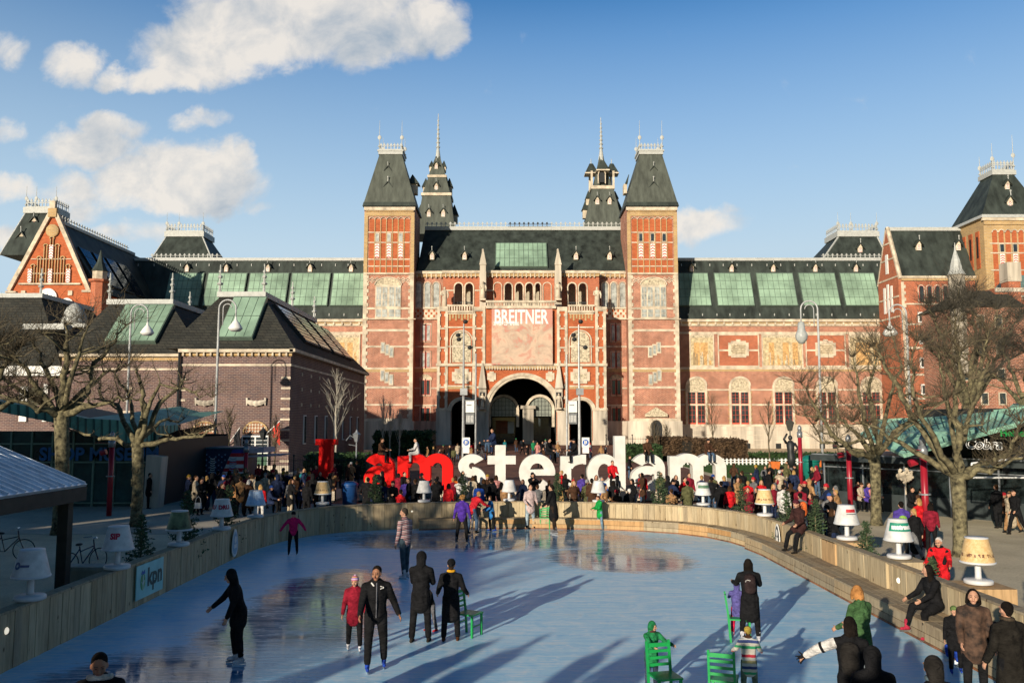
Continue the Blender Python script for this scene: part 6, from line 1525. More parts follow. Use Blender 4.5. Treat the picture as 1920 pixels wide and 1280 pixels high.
m_ = MB(); m_.tube([(0, 0, 3.3), (0, 0, 3.7)], .05, 6); m_.lathe([(.16, 3.7), (.32, 4.3), (.34, 4.32), (.1, 4.55), (.03, 4.7)], n=6); m_.build('lantern', [mat('lantern_frame', (.06, .06, .05), .4)], root)
m_ = MB(); m_.lathe([(.12, 3.75), (.27, 4.25)], n=6); 
# villa garden lantern
for (px, D, yt, lab) in ((492, 64, 806, 'old black lantern on a post in front of the villa window'), (668, 66, 811, 'grey double-armed lamp post behind the red letter a')):
    b0 = W(px, 860, D); zt = W(0, yt, D).z; root = empty('garden_lamp', (b0.x, D, 0), label=lab, cat='lamp post'); m_ = MB(); m_.tube([(0, 0, 0), (0, 0, .8), (0, 0, zt - .7)], [.13, .07, .05], 8)
    if px > 600: m_.tube([(0, 0, zt - .5), (-.5, 0, zt - .2), (-.8, 0, zt - .6)], .04, 5); m_.tube([(0, 0, zt - 1), (-.6, 0, zt - .9)], .03, 5); m_.lathe([(.22, zt - .2), (.1, zt)], n=8)
    m_.build('post', M_ir if px < 600 else mat('grey_metal', (0, 0, 0)), root)
    m_ = MB(); m_.lathe([(.14, zt - .7), (.3, zt - .15), (.34, zt - .12), (.12, zt + .05), (.03, zt + .25)], n=6); m_.build('lantern', M_ir if px < 600 else mat('grey_metal', (0, 0, 0)), root)

# ------------------------------------------------------------------ bare trees
M_bk = mat('plane_bark', (0.13, 0.112, 0.06), .9, var=.75, scale=6, bump=.8); M_tw = mat('twig_bark', (0.10, 0.078, 0.045), .9, var=.35, scale=3); M_twd = mat('twig_dark', (0.06, 0.053, 0.038), .9, var=.3)
def wobble(a, c_, n, amp, rnd):
    out_ = []
    for i in range(n + 1):
        u_ = i / n; p = a.lerp(c_, u_); k = math.sin(math.pi * u_)
        out_.append(p + Vector((rnd.gauss(0, amp), rnd.gauss(0, amp), rnd.gauss(0, amp))) * k)
    return out_
def sprouts(mb, p, n, L, rnd, up=.6, r=.013, spread=1.0, dirb=None):
    for _ in range(n):
        d = Vector((rnd.gauss(0, spread), rnd.gauss(0, spread), abs(rnd.gauss(0, .6)) + up)); 
        if dirb is not None: d += dirb
        d.normalize(); l_ = L * rnd.uniform(.35, 1.15)
        q_ = [p, p + d * l_ * .35 + Vector((rnd.gauss(0, .05), rnd.gauss(0, .05), 0)) * l_, p + d * l_ * .7 + Vector((rnd.gauss(0, .08), rnd.gauss(0, .08), .05)) * l_, p + d * l_ + Vector((rnd.gauss(0, .12), rnd.gauss(0, .12), .12)) * l_]
        mb.tube(q_, [r, r * .8, r * .6, r * .3], 3, cap=False)
        if l_ > .6:
            for _k in range(rnd.randint(1, 3)):
                u_ = rnd.uniform(.3, .85); b_ = q_[0].lerp(q_[3], u_); e = (d + Vector((rnd.gauss(0, .7), rnd.gauss(0, .7), rnd.gauss(0, .4)))).normalized() * l_ * .4
                mb.tube([b_, b_ + e * .5, b_ + e], [r * .6, r * .5, r * .25], 3, cap=False)
def plane_tree(label, base_px, D, trunk_r, fork_y, limbs, seed, ntw=16, twL=1.0, tm=None, group='pollarded bare trees beside the rink'):
    """limbs: list of polylines in (px, py, depth offset, radius)"""
    rnd = random.Random(seed); b0 = W(base_px, 900, D); root = empty('bare_tree', (b0.x, D, 0), label=label, cat='tree', group=group)
    O = Vector((b0.x, D, 0)); fk = W(base_px, fork_y, D) - O; fk.x += 0
    m_ = MB(); m_.smooth = True
    m_.tube([(0, 0, -.05), (0, 0, .3), (.03, 0, fk.z * .5), tuple(fk * 1.0)], [trunk_r * 1.25, trunk_r, trunk_r * .92, trunk_r * 1.02], 12)
    for _ in range(10): z = rnd.uniform(.3, fk.z); a = rnd.uniform(0, 6.28); m_.ell((trunk_r * .85 * math.cos(a), trunk_r * .85 * math.sin(a), z), (.07, .07, .1), 6, 5)
    m_.build('trunk', M_bk, root)
    tw = MB(); lm = MB(); lm.smooth = True
    for pl_ in limbs:
        ps = [fk.copy() - Vector((0, 0, .15))] + [W(x, y, D + dy) - O for (x, y, dy, r_) in pl_]; rs = [trunk_r * .55] + [r_ * .56 for (_, _, _, r_) in pl_]; rs[-1] *= .45
        full = []; fr_ = []
        for i in range(len(ps) - 1):
            sg = wobble(ps[i], ps[i + 1], 4, .07, rnd)
            for j, s_ in enumerate(sg[:-1] if i < len(ps) - 2 else sg):
                full.append(s_); fr_.append((rs[i] + (rs[i + 1] - rs[i]) * j / 4) * rnd.uniform(.88, 1.15))
        lm.tube(full, fr_, 8)
        for i, s_ in enumerate(full):
            if i > 2:
                lm.ell(tuple(s_), (fr_[i] * 1.3,) * 3, 6, 5) if rnd.random() < .25 else None
                endf = i / len(full)
                if endf > .3:
                    sprouts(tw, s_, int(ntw * (.3 + .45 * endf)), twL * (.5 + .45 * endf), rnd, r=.010)
                    if rnd.random() < .6:   # side branch
                        e = Vector((rnd.gauss(0, 1), rnd.gauss(0, 1), rnd.uniform(-.1, .9))).normalized() * rnd.uniform(.5, 1.3) * twL
                        sb = wobble(s_, s_ + e, 3, .06, rnd); lm.tube(sb, [fr_[i] * .5, fr_[i] * .42, fr_[i] * .34, fr_[i] * .22], 6); sprouts(tw, sb[-1], int(ntw * .6), twL * .9, rnd, dirb=e * .3, r=.011)
        sprouts(tw, full[-1], ntw, twL * 1.1, rnd, r=.012)
    lm.build('limb', M_bk, root); tw.build('crown', tm or M_tw, root)
plane_tree('bare knobbly tree with a pale trunk before the shop, right of the pair', 258, 36.5, .235, 828,
    [[(300, 755, .3, .17), (335, 725, .6, .13), (348, 700, .9, .09)], [(270, 760, -.4, .2), (262, 715, -.6, .14), (255, 690, -.8, .1)], [(225, 770, .4, .16), (190, 745, .8, .12), (175, 700, 1, .08)],
     [(320, 822, -.5, .15), (372, 818, -.9, .11), (402, 803, -1.2, .07)], [(210, 822, .6, .14), (160, 815, 1.2, .1), (100, 800, 1.6, .07)], [(300, 790, 1, .13), (345, 785, 1.6, .08)], [(240, 735, 1.2, .12), (215, 700, 1.6, .08), (225, 670, 1.8, .06)], [(300, 720, -1, .1), (360, 735, -1.4, .08), (398, 744, -1.6, .05)]], 11, 6, .75)
plane_tree('bare mottled tree with forked trunk behind the kiosk roof, left of the left pair', 115, 34, .27, 770,
    [[(120, 715, -.2, .26), (125, 660, -.4, .2), (122, 610, -.6, .12)], [(165, 735, .5, .2), (172, 690, .8, .15), (205, 650, 1, .1), (235, 610, 1.1, .07)], [(70, 730, -.5, .18), (50, 690, -.8, .13), (15, 660, -1, .09)],
     [(85, 690, .7, .15), (60, 640, 1, .1)], [(150, 660, -1, .12), (165, 610, -1.3, .08)], [(60, 760, -1, .16), (0, 740, -1.6, .1)], [(200, 755, -.8, .14), (240, 748, -1.1, .09)], [(20, 720, 1, .12), (-30, 690, 1.4, .09)], [(195, 700, 1.5, .12), (230, 690, 1.9, .07)]], 12, 11, 1.25)
plane_tree('bare tree at the far left edge behind the kiosk roof', -45, 33, .3, 780,
    [[(-10, 720, 0, .2), (15, 670, .3, .13), (40, 650, .5, .08)], [(10, 760, .5, .16), (45, 745, .9, .1), (80, 760, 1.1, .07)], [(-30, 690, 0, .15), (0, 640, .2, .1)]], 13, 24, 1.2)
plane_tree('bare tree with one long crooked limb reaching left before the cafe', 1640, 37, .225, 852,
    [[(1600, 850, -.3, .2), (1560, 815, -.6, .16), (1535, 770, -.9, .13), (1502, 718, -1.2, .09)], [(1640, 790, .3, .2), (1630, 720, .6, .14), (1650, 660, .9, .09)], [(1690, 800, -.4, .17), (1735, 760, -.8, .13), (1780, 745, -1, .09)],
     [(1590, 800, .6, .13), (1560, 755, 1, .09), (1530, 790, 1.2, .06)], [(1670, 740, .9, .14), (1690, 680, 1.3, .09), (1670, 620, 1.6, .06)], [(1610, 740, -.9, .12), (1600, 670, -1.3, .08)], [(1590, 835, .5, .12), (1540, 830, .9, .08), (1505, 760, 1.2, .05)]], 14, 17, 1.05)
plane_tree('bare tree with a thick pale trunk nearest the viewer on the right', 1795, 28.5, .235, 885,
    [[(1760, 850, .2, .22), (1700, 760, .4, .17), (1660, 690, .6, .12), (1640, 650, .8, .08)], [(1800, 820, -.3, .2), (1790, 740, -.5, .15), (1800, 660, -.7, .1)], [(1840, 868, .4, .16), (1893, 850, .7, .12), (1915, 790, .9, .08)],
     [(1740, 800, -.8, .13), (1710, 720, -1.1, .09), (1720, 640, -1.4, .06)], [(1812, 800, 1, .14), (1850, 690, 1.4, .1), (1850, 620, 1.6, .06)], [(1870, 875, -.8, .12), (1930, 850, -1.1, .09)], [(1770, 730, 1.2, .12), (1760, 660, 1.5, .08)], [(1690, 830, .8, .12), (1640, 800, 1.1, .08), (1600, 790, 1.3, .05)]], 15, 18, 1.0)
plane_tree('dense dark bare tree standing behind the cafe roof', 1815, 52, .35, 760,
    [[(1790, 690, 0, .22), (1760, 620, .5, .14), (1740, 570, .8, .09)], [(1820, 680, 0, .22), (1830, 620, .4, .15), (1820, 560, .8, .1)], [(1860, 690, .5, .2), (1890, 630, 1, .14), (1915, 590, 1.4, .08)],
     [(1770, 680, 1.5, .16), (1735, 640, 2, .1)], [(1850, 640, -1, .16), (1870, 580, -1.4, .1)], [(1790, 640, -1.5, .16), (1790, 580, -2, .1)], [(1880, 680, 2, .14), (1920, 660, 2.4, .1)], [(1840, 600, 2, .12), (1800, 560, 2.4, .08)]], 16, 46, 1.7, tm=M_twd, group='dense trees behind the cafe')
plane_tree('bare tree behind the cafe at the right picture edge', 1930, 48, .3, 760,
    [[(1900, 700, 0, .2), (1880, 650, .5, .12)], [(1925, 690, 0, .2), (1930, 630, .5, .12)], [(1890, 730, -1, .15), (1860, 700, -1.4, .1)]], 17, 30, 1.5, tm=M_twd, group='dense trees behind the cafe')
def sapling(px, D, yt, label, seed, m=None, wide=.28, ybase=None):
    rnd = random.Random(seed); b0 = W(px, 830, D); zt = W(0, yt, D).z; root = empty('young_tree', (b0.x, D, 0), label=label, cat='tree', group='slender leafless young trees before the museum')
    m_ = MB(); m_.tube(wobble(Vector((0, 0, 0)), Vector((0, 0, zt)), 6, .05, rnd), [.09, .08, .07, .06, .045, .03, .012], 5); m_.build('trunk', m or M_tw, root)
    tw = MB()
    for k in range(26):
        z = zt * (.3 + .62 * k / 26); a = rnd.uniform(0, 6.28); L = (zt - z) * .55 + .5; e = Vector((math.cos(a) * wide * 1.2, math.sin(a) * wide * 1.2, .85)).normalized() * L
        q_ = wobble(Vector((0, 0, z)), Vector((0, 0, z)) + e, 3, .05, rnd); tw.tube(q_, [.03, .024, .016, .007], 3, cap=False)
        for _ in range(3): u_ = rnd.uniform(.3, .9); p = Vector((0, 0, z)) + e * u_; f_ = (e.normalized() + Vector((rnd.gauss(0, .5), rnd.gauss(0, .5), .2))).normalized() * L * .35; tw.tube([p, p + f_], [.014, .005], 3, cap=False)
    tw.build('crown', m or M_tw, root)
M_sb = mat('pale_birch', (.42, .38, .30), .8)
for i, a in enumerate(((718, 96, 742, 'pale young tree in the shade left of the museum arch, left one of three', 1, M_sb, .2), (731, 98, 752, 'pale young tree in the shade left of the museum arch, middle one of three', 2, M_sb, .15), (748, 94, 768, 'pale young tree in the shade left of the museum arch, right one of three', 3, M_sb, .2),
     (629, 72, 690, 'tall pale young tree beside the dark villa side wall', 4, M_sb, .3), (1336, 96, 735, 'slender leafless tree before the first wing window right of the tower', 5), (1442, 92, 745, 'slender leafless tree before the third wing window', 6), (1228, 96, 790, 'thin leafless tree in front of the right tower door', 7), (1250, 99, 798, 'thin leafless sapling beside the right tower corner', 8), (1570, 90, 760, 'slender leafless tree half hidden behind the long crooked limb', 9), (430, 68, 762, 'leafless wall shrub between the villa windows', 10), (365, 70, 770, 'leafless wall shrub at the left villa window', 11), (516, 70, 780, 'thin leafless shrub at the villa corner', 12))):
    sapling(*a)

# ------------------------------------------------------------------ small christmas trees on the fence
M_fir = mat('fir_needles', (.05, .085, .035), .8, var=.45, scale=6)
def fir(x, y, z, h, label, seed, wd=.36):
    rnd = random.Random(seed); root = empty('small_fir_tree', (x, y, z), label=label, cat='fir tree', group='small fir trees around the rink')
    m_ = MB(); m_.tube([(0, 0, 0), (0, 0, h)], [.035, .008], 5); m_.build('trunk', M_bk, root)
    n = MB(); k = 0; zz = h * .1
    while zz < h * .98:
        R_ = wd * (1 - zz / h) ** .8 * h * .75 + .03; nb = 7
        for i in range(nb):
            a = rnd.uniform(0, 6.28); L = R_ * rnd.uniform(.7, 1.15); e = Vector((math.cos(a) * L, math.sin(a) * L, L * .35)); p0 = Vector((0, 0, zz))
            n.tube([p0, p0 + e], [.01, .004], 3, cap=False)
            nn = int(5 + L * 32); pts_ = []
            for _ in range(nn): u_ = rnd.uniform(.15, 1.05); pts_.append(p0 + e * u_ + Vector((rnd.gauss(0, .028), rnd.gauss(0, .028), rnd.gauss(0, .022))))
            leafcloud(n, pts_, .038, rnd)
        zz += h * .045
    n.build('crown', M_fir, root)
FIRS = [((-9.35, 21.9), .05, 2.05, 'small bushy fir between the SIP lamp and the green lamp'), ((-9.4, 25.0), .05, 2.4, 'dark fir tree between the green lamp and the DRU lamp'), ((-9.4, 28.6), .05, 2.3, 'dark fir tree between the DRU lamp and the pale blue lamp'),
    ((-5.7, 36.0), .05, 2.2, 'small fir left of the red letter m by the far fence'), ((-2.1, 37.0), .05, 2.15, 'small fir between the red m lamp and the white t lamp'), ((1.95, 37.0), .05, 2.2, 'small fir in front of the gap between the white e and r'), ((6.2, 36.2), .05, 2.3, 'small fir in front of the last white letter a'),
    ((8.9, 33.4), .05, 2.0, 'small fir right of the lamp with green labels'), ((9.3, 29.3), .05, 2.05, 'small fir right of the farther ochre lamp'), ((9.35, 26.7), .05, 2.0, 'small fir beside the person seated on the fence'), ((9.4, 23.0), .05, 1.75, 'bushy fir between the red-labelled lamp and the metro lamp'), ((9.5, 19.7), .05, 1.3, 'low fir behind the fence beside the old woman in red'), ((10.3, 16.6), .05, 1.75, 'small spiky fir at the right edge behind the fence')]
for i, ((x, y), z, h, lab) in enumerate(FIRS): fir(x, y, z, h, lab, 40 + i, .34)

# green wooden chairs
M_gc = mat('green_chair_paint', (.012, .30, .07), .4, var=.08, scale=5, obj=True)
def chair(px, py, rz, label, seatm=None):
    p = G(px, py, .014); root = empty('green_chair', tuple(p), rz, label, 'chair', 'green wooden chairs on the ice')
    m_ = MB(); m_.box(-.21, -.21, .43, .21, .21, .46); m_.build('seat', seatm or M_gc, root)
    for (x, y) in ((-.18, -.18), (.18, -.18)): m_ = MB(); m_.box(x - .02, y - .02, 0, x + .02, y + .02, .43); m_.build('leg', M_gc, root)
    for x in (-.19, .19): m_ = MB(); m_.prism([(x - .018, .17, 0), (x - .018, .21, 0), (x - .018, .24, .46), (x - .018, .30, .92), (x - .018, .265, .92), (x - .018, .2, .46)], (.036, 0, 0)); m_.build('rear_leg', M_gc, root)
    for z in (.86, .76, .66, .56): m_ = MB(); y_ = .215 + (z - .46) * .14; m_.box(-.19, y_, z - .022 - (.02 if z > .8 else 0), .19, y_ + .018, z + .022); m_.build('back_slat', M_gc, root)
    m_ = MB(); m_.box(-.17, -.19, .2, .17, -.175, .225); m_.build('stretcher', M_gc, root)
    m_ = MB(); m_.box(-.17, .19, .24, .17, .205, .265); m_.build('stretcher', M_gc, root)
    return root
chair(880, 1190, math.radians(60), 'green chair standing beside the woman with the yellow scarf')
chair(1248, 1322, math.radians(14), 'green slatted chair held by the child in the green hood')
chair(1388, 1200, math.radians(78), 'green chair pushed by the child beside the woman with the backpack')
chair(1358, 1326, math.radians(160), 'green chair in front of the child in the striped sweater')
chair(1023, 990, math.radians(170), 'green chair at the far fence beside the skater in black')
chair(1925, 1260, math.radians(30), 'green chair half out of frame at the right edge')
# ------------------------------------------------------------------ people
def V(*a): return Vector(a)
def rot_x(v_, a): c_, s_ = math.cos(a), math.sin(a); return Vector((v_.x, v_.y * c_ - v_.z * s_, v_.y * s_ + v_.z * c_))
def capsule(mb, p0, p1, r0, r1, flat=1.0, side=Vector((1, 0, 0)), n=10):
    """closed tapered limb; flat = front-back thickness relative to width"""
    p0, p1 = Vector(p0), Vector(p1); ax = p1 - p0; L = ax.length
    if L < 1e-5: ax = Vector((0, 0, 1)); L = 1e-5
    ax = ax / L; sd = side - ax * side.dot(ax)
    if sd.length < 1e-3: sd = ax.orthogonal()
    sd.normalize(); fr_ = ax.cross(sd)
    rings = []
    for k in range(3): a = math.pi / 2 * (1 - k / 3); rings.append((p0 - ax * r0 * math.sin(a) * .9, r0 * math.cos(a) + 1e-3))
    rings.append((p0, r0)); rings.append(((p0 + p1) / 2, (r0 + r1) / 2)); rings.append((p1, r1))
    for k in range(1, 4): a = math.pi / 2 * k / 3; rings.append((p1 + ax * r1 * math.sin(a) * .9, r1 * math.cos(a) + 1e-3))
    vs = []; 
    for (c_, r) in rings:
        for j in range(n): a = 2 * math.pi * j / n; vs.append(c_ + sd * math.cos(a) * r + fr_ * math.sin(a) * r * flat)
    k = len(rings); fs = [(i * n + j, i * n + (j + 1) % n, (i + 1) * n + (j + 1) % n, (i + 1) * n + j) for i in range(k - 1) for j in range(n)]
    fs += [tuple(range(n))[::-1], tuple(range((k - 1) * n, k * n))]
    mb.add(vs, fs)
PENDING = []
def queue(mb, name, parent, m, vox, smooth=3):
    o = mb.build(name, m, parent); mo = o.modifiers.new('r', 'REMESH'); mo.mode = 'VOXEL'; mo.voxel_size = vox; mo.use_smooth_shade = True
    if smooth: s_ = o.modifiers.new('s', 'SMOOTH'); s_.iterations = smooth; s_.factor = .5
    o.data.materials.clear(); PENDING.append((o, m)); return o
def finalize():
    dg = bpy.context.evaluated_depsgraph_get()
    for o, m in PENDING:
        me = bpy.data.meshes.new_from_object(o.evaluated_get(dg)); me.materials.clear(); me.materials.append(m); me.name = o.name
        me.polygons.foreach_set('use_smooth', [True] * len(me.polygons))
        old = o.data; o.modifiers.clear(); o.data = me; bpy.data.meshes.remove(old)
    PENDING.clear()
def cloth(rgb): 
    k = 'cloth_%d_%d_%d' % tuple(int(c_ * 255) for c_ in rgb)
    new = k not in MATS; m = mat(k, rgb, .9, var=.3, scale=7, spec=.08, obj=True)
    if new:     # soft folds and weave
        t = m.node_tree; q = NB(t); o = q.n('ShaderNodeTexCoord').outputs['Object']
        f = q.noise(q.n('ShaderNodeMapping', ins={0: o, 3: (1, 1, 2.2)}).outputs[0], 5.5, 3, .55, 1.2)
        bp = q.n('ShaderNodeBump', ins={'Strength': 1.0, 'Distance': .05, 'Height': f.outputs[0]}); t.links.new(bp.outputs[0], t.nodes['Principled BSDF'].inputs['Normal'])
    return m
def striped(name, cols, per, obj_axis=2):
    if name in MATS: return MATS[name]
    m = bpy.data.materials.new(name); m.use_nodes = True; t = m.node_tree; bs = t.nodes['Principled BSDF']; q = NB(t)
    o = q.n('ShaderNodeTexCoord').outputs['Object']; s = q.n('ShaderNodeSeparateXYZ', ins={0: o}); fr_ = q.m('FRACT', q.m('DIVIDE', q.m('ADD', s.outputs[2], q.m('MULTIPLY', q.m('ABSOLUTE', s.outputs[0]), .12)), per))
    n = len(cols); t.links.new(q.ramp(fr_, [(i / n, c_) for i, c_ in enumerate(cols)], 'CONSTANT'), bs.inputs['Base Color']); bs.inputs['Roughness'].default_value = .9
    MATS[name] = m; return m
SKIN = mat('skin', (.50, .27, .17), .55, var=.08, scale=12, spec=.3); SKIND = mat('brown_skin', (.30, .14, .075), .5, var=.08, scale=12, spec=.35)
def figure(pose, h=1.72, legs=((8, 3, 6), (-6, 3, 4)), arms=((5, 10, 20), (5, 10, 20)), lean=4, head=(0, 0), coat='jacket', hair='short', feet='shoes', detail=0, vox=.022, bulk=1.12, skin=None,
           mats=None, sit=False, name='person', scarf=None, hipdrop=None):
    """legs: (forward swing, outward, knee bend) right,left; arms: (forward, outward, elbow) right,left. Faces -Y."""
    R_ = math.radians; S_ = h / 1.72; rt = empty(name); D_ = math.radians
    mats = mats or {}; skin = skin or SKIN
    M_ = lambda k, d: mats.get(k, d)
    hipz = .91
    hip = [V(-.095, 0, hipz), V(.095, 0, hipz)]; ank = []; knee = []
    for i, (f_, o_, kb) in enumerate(legs):
        sx = -1 if i == 0 else 1
        d = V(sx * math.sin(D_(o_)), -math.sin(D_(f_)), -math.cos(D_(f_))).normalized(); k_ = hip[i] + d * .43
        d2 = V(sx * math.sin(D_(o_)) * .5, -math.sin(D_(f_ - kb)), -math.cos(D_(f_ - kb))).normalized(); knee.append(k_); ank.append(k_ + d2 * .42)
    low = min(a.z for a in ank) - (.08 if feet != 'skates' else .13)
    dz = V(0, 0, -low); hip = [p + dz for p in hip]; knee = [p + dz for p in knee]; ank = [p + dz for p in ank]
    pel = V(0, .0, hipz) + dz
    T = lambda v_: pel + rot_x(v_, D_(lean))     # torso frame: leaning forward (toward -Y)
    waist, chest, shc, neck, hd = T(V(0, 0, .16)), T(V(0, .0, .40)), T(V(0, .01, .49)), T(V(0, .0, .57)), None
    hturn, hnod = head
    hd = neck + rot_x(V(0, -.015, .13), D_(lean * .3 + hnod))
    fw = Vector((math.sin(D_(hturn)) , -math.cos(D_(hturn)), -math.sin(D_(hnod + lean * .3)))).normalized()
    sh = [T(V(-.185, .01, .47)), T(V(.185, .01, .47))]; elb = []; wri = []
    for i, (f_, o_, e_) in enumerate(arms):
        sx = -1 if i == 0 else 1
        d = V(sx * math.sin(D_(o_)), -math.sin(D_(f_)) * math.cos(D_(o_)), -math.cos(D_(f_)) * math.cos(D_(o_))).normalized(); el = sh[i] + d * .29
        inw = 0.35 if e_ > 50 else .05
        d2 = V(sx * (math.sin(D_(o_)) - inw), -math.sin(D_(f_ + e_)), -math.cos(D_(f_ + e_))).normalized(); elb.append(el); wri.append(el + d2 * .25)
    # --- body (skin)
    b_ = MB(); capsule(b_, pel, waist, .13, .12, .7); capsule(b_, waist, chest, .12, .14, .68); capsule(b_, sh[0] * .8 + sh[1] * .2, sh[1] * .8 + sh[0] * .2, .055, .055); capsule(b_, shc, neck + V(0, 0, .03), .055, .05)
    up = Vector((0, 0, 1)); rt_ = fw.cross(up).normalized(); upv = rt_.cross(fw).normalized()
    def hp(x, y, z): return hd + rt_ * x + fw * y + upv * z
    b_.ell(tuple(hd + V(0, 0, .02)), (.078, .092, .105), 12, 9)
    capsule(b_, hp(0, .02, -.03), hp(0, .05, -.075), .062, .038)      # jaw and chin
    capsule(b_, hp(0, .085, .02), hp(0, .108, -.02), .012, .017)      # nose
    for sx in (-1, 1): b_.ell(tuple(hp(sx * .078, -.005, .0)), (.014, .022, .032), 6, 5); b_.ell(tuple(hp(sx * .04, .062, -.02)), (.026, .024, .026), 6, 5)
    capsule(b_, hp(-.045, .082, .042), hp(.045, .082, .042), .013, .013)
    for i in range(2):
        capsule(b_, sh[i], elb[i], .045, .038); capsule(b_, elb[i], wri[i], .037, .026); capsule(b_, hip[i], knee[i], .075, .052); capsule(b_, knee[i], ank[i], .05, .036)
        d = (wri[i] - elb[i]).normalized(); sx = -1 if i == 0 else 1; thumb = d.cross(V(0, 0, 1)) * -sx
        if thumb.length < .2: thumb = V(-sx, -.5, 0)
        inn = V(-sx, 0, 0) - d * V(-sx, 0, 0).dot(d); inn = inn.normalized() if inn.length > .1 else V(0, -1, 0)
        frw = d.cross(inn).normalized() * sx
        if frw.y > 0 and abs(frw.y) > .3: frw = -frw
        palm = wri[i] + d * .05
        capsule(b_, wri[i], palm + d * .03, .026, .036, .55, frw)
        if detail:
            for k in range(4):
                o_ = frw * (.030 - .02 * k); l_ = (.034, .04, .037, .028)[k]; q0 = palm + d * .035 + o_; q1 = q0 + (d + inn * .25).normalized() * l_; q2 = q1 + (d + inn * .9).normalized() * l_ * .85
                capsule(b_, q0, q1, .0095, .0088, n=6); capsule(b_, q1, q2, .0088, .0075, n=6)
            q0 = wri[i] + d * .03 + frw * .028; q1 = q0 + (frw * .9 + d * .8 + inn * .2).normalized() * .04; capsule(b_, q0, q1, .012, .0095, n=6); capsule(b_, q1, q1 + (d + inn * .4 + frw * .2).normalized() * .028, .0095, .008, n=6)
        else:
            for k in range(4): o_ = frw * (.030 - .02 * k); q0 = palm + d * .03 + o_; capsule(b_, q0, q0 + (d + inn * .45).normalized() * (.06, .068, .064, .052)[k], .011, .009, n=6)
            q0 = wri[i] + d * .03 + frw * .028; capsule(b_, q0, q0 + (frw * .8 + d).normalized() * .055, .013, .010, n=6)
    bo = queue(b_, 'body', rt, skin, min(vox, .0105 if detail else .014), 1)
    # --- trousers
    t_ = MB(); B = bulk
    capsule(t_, pel + V(-.05, 0, 0), pel + V(.05, 0, 0), .12, .12, .85, V(0, 0, 1)); capsule(t_, pel, pel + (waist - pel) * .5, .145, .14, .72)
    for i in range(2):
        capsule(t_, hip[i], knee[i], .094 * B, .068 * B); a_ = ank[i] * .92 + knee[i] * .08; capsule(t_, knee[i], a_, .067 * B, .052 * B + (.008 if feet != 'skates' else 0))
        bk = (V(0, .01, 0)); capsule(t_, knee[i] + bk, (knee[i] * .6 + ank[i] * .4) + V(0, .022, 0), .058, .05)
    queue(t_, 'trousers', rt, M_('trousers', cloth((.02, .022, .03))), vox)
    # --- coat
    c_ = MB(); capsule(c_, waist, chest, .158 * B, .178 * B, .72); capsule(c_, pel + (waist - pel) * .1, waist, .168 * B, .155 * B, .78)
    capsule(c_, sh[0] * .86 + sh[1] * .14, sh[1] * .86 + sh[0] * .14, .078 * B, .078 * B); capsule(c_, chest, shc, .17 * B, .13 * B, .68); capsule(c_, shc, neck, .085, .068)
    capsule(c_, chest + V(0, -.045, -.04), waist + V(0, -.035, 0), .09, .10)
    for i in range(2):
        capsule(c_, sh[i], elb[i], .069 * B, .056 * B); w2 = wri[i] * .97 + elb[i] * .03; capsule(c_, elb[i], w2, .056 * B, .044 * B); c_.ell(tuple(elb[i]), (.06 * B,) * 3, 8, 6)
    if coat in ('long', 'dress', 'mid') and not sit:
        dn = {'long': .52, 'dress': .36, 'mid': .2}[coat]; mid = (knee[0] + knee[1]) / 2; e = pel + (mid - pel).normalized() * dn
        capsule(c_, pel, e, .172 * B, (.20 if coat != 'mid' else .185) * B, .82); 
    elif coat in ('long', 'mid') and sit:
        for i in range(2): capsule(c_, hip[i], hip[i].lerp(knee[i], .55), .11 * B, .1 * B)
    else: capsule(c_, pel + V(0, 0, -.03), pel + (waist - pel) * .4, .165 * B, .16 * B, .78)
    co = queue(c_, 'coat', rt, M_('coat', cloth((.02, .02, .022))), vox)
    if scarf or coat in ('hooded',):
        s_ = MB(); 
        for k in range(10): a = k * math.pi / 5; a2 = a + math.pi / 5; capsule(s_, neck + V(.072 * math.cos(a), .07 * math.sin(a), .015), neck + V(.072 * math.cos(a2), .07 * math.sin(a2), .015), .036, .036)
        queue(s_, 'scarf' if scarf else 'hood', rt, scarf or M_('coat', None), .018)
    # --- hair, hats and hoods
    hm = M_('hair', cloth((.02, .015, .01))); H = MB(); hc = hd + V(0, 0, .02)
    if hair in ('short', 'long', 'bob', 'curly', 'tail'):
        e = hc - fw * .024 + upv * .026; H.ell(tuple(e), (.086, .092, .094), 12, 9); capsule(H, hp(0, -.06, .0), hp(0, -.05, -.04), .068, .05, .8)
        if hair == 'long': [capsule(H, hp(.075 * math.sin(a), -.03 - .05 * math.cos(a), .02), hp(.088 * math.sin(a), -.03 - .06 * math.cos(a), -.17 - .06 * math.cos(a * 7)), .034, .02, n=7) for a in [k * .42 - 1.7 for k in range(9)]]
        if hair == 'bob': [capsule(H, hp(.075 * math.sin(a), -.02 - .06 * math.cos(a), .03), hp(.098 * math.sin(a), -.02 - .075 * math.cos(a), -.085 - .02 * math.cos(a * 7)), .036, .028, n=7) for a in [k * .42 - 1.7 for k in range(9)]]
        if hair == 'curly': [H.ell(tuple(hp(.085 * math.cos(a), -.03 + .08 * math.sin(a), .03 + .05 * math.cos(a * 3))), (.045,) * 3, 7, 5) for a in [k * .7 for k in range(9)]]
        if hair == 'tail': capsule(H, hp(0, -.09, .03), hp(0, -.13, -.14), .035, .018)
        queue(H, 'hair', rt, hm, .016, 2)
    elif hair in ('beanie', 'pompom'):
        e = hc - fw * .006 + upv * .042; H.ell(tuple(e), (.098, .106, .095), 12, 9); capsule(H, hp(0, -.07, .02), hp(0, -.06, -.01), .06, .05)
        if hair == 'pompom': H.ell(tuple(hp(0, -.02, .155)), (.035,) * 3, 8, 6)
        queue(H, 'hat', rt, hm, .016, 2)
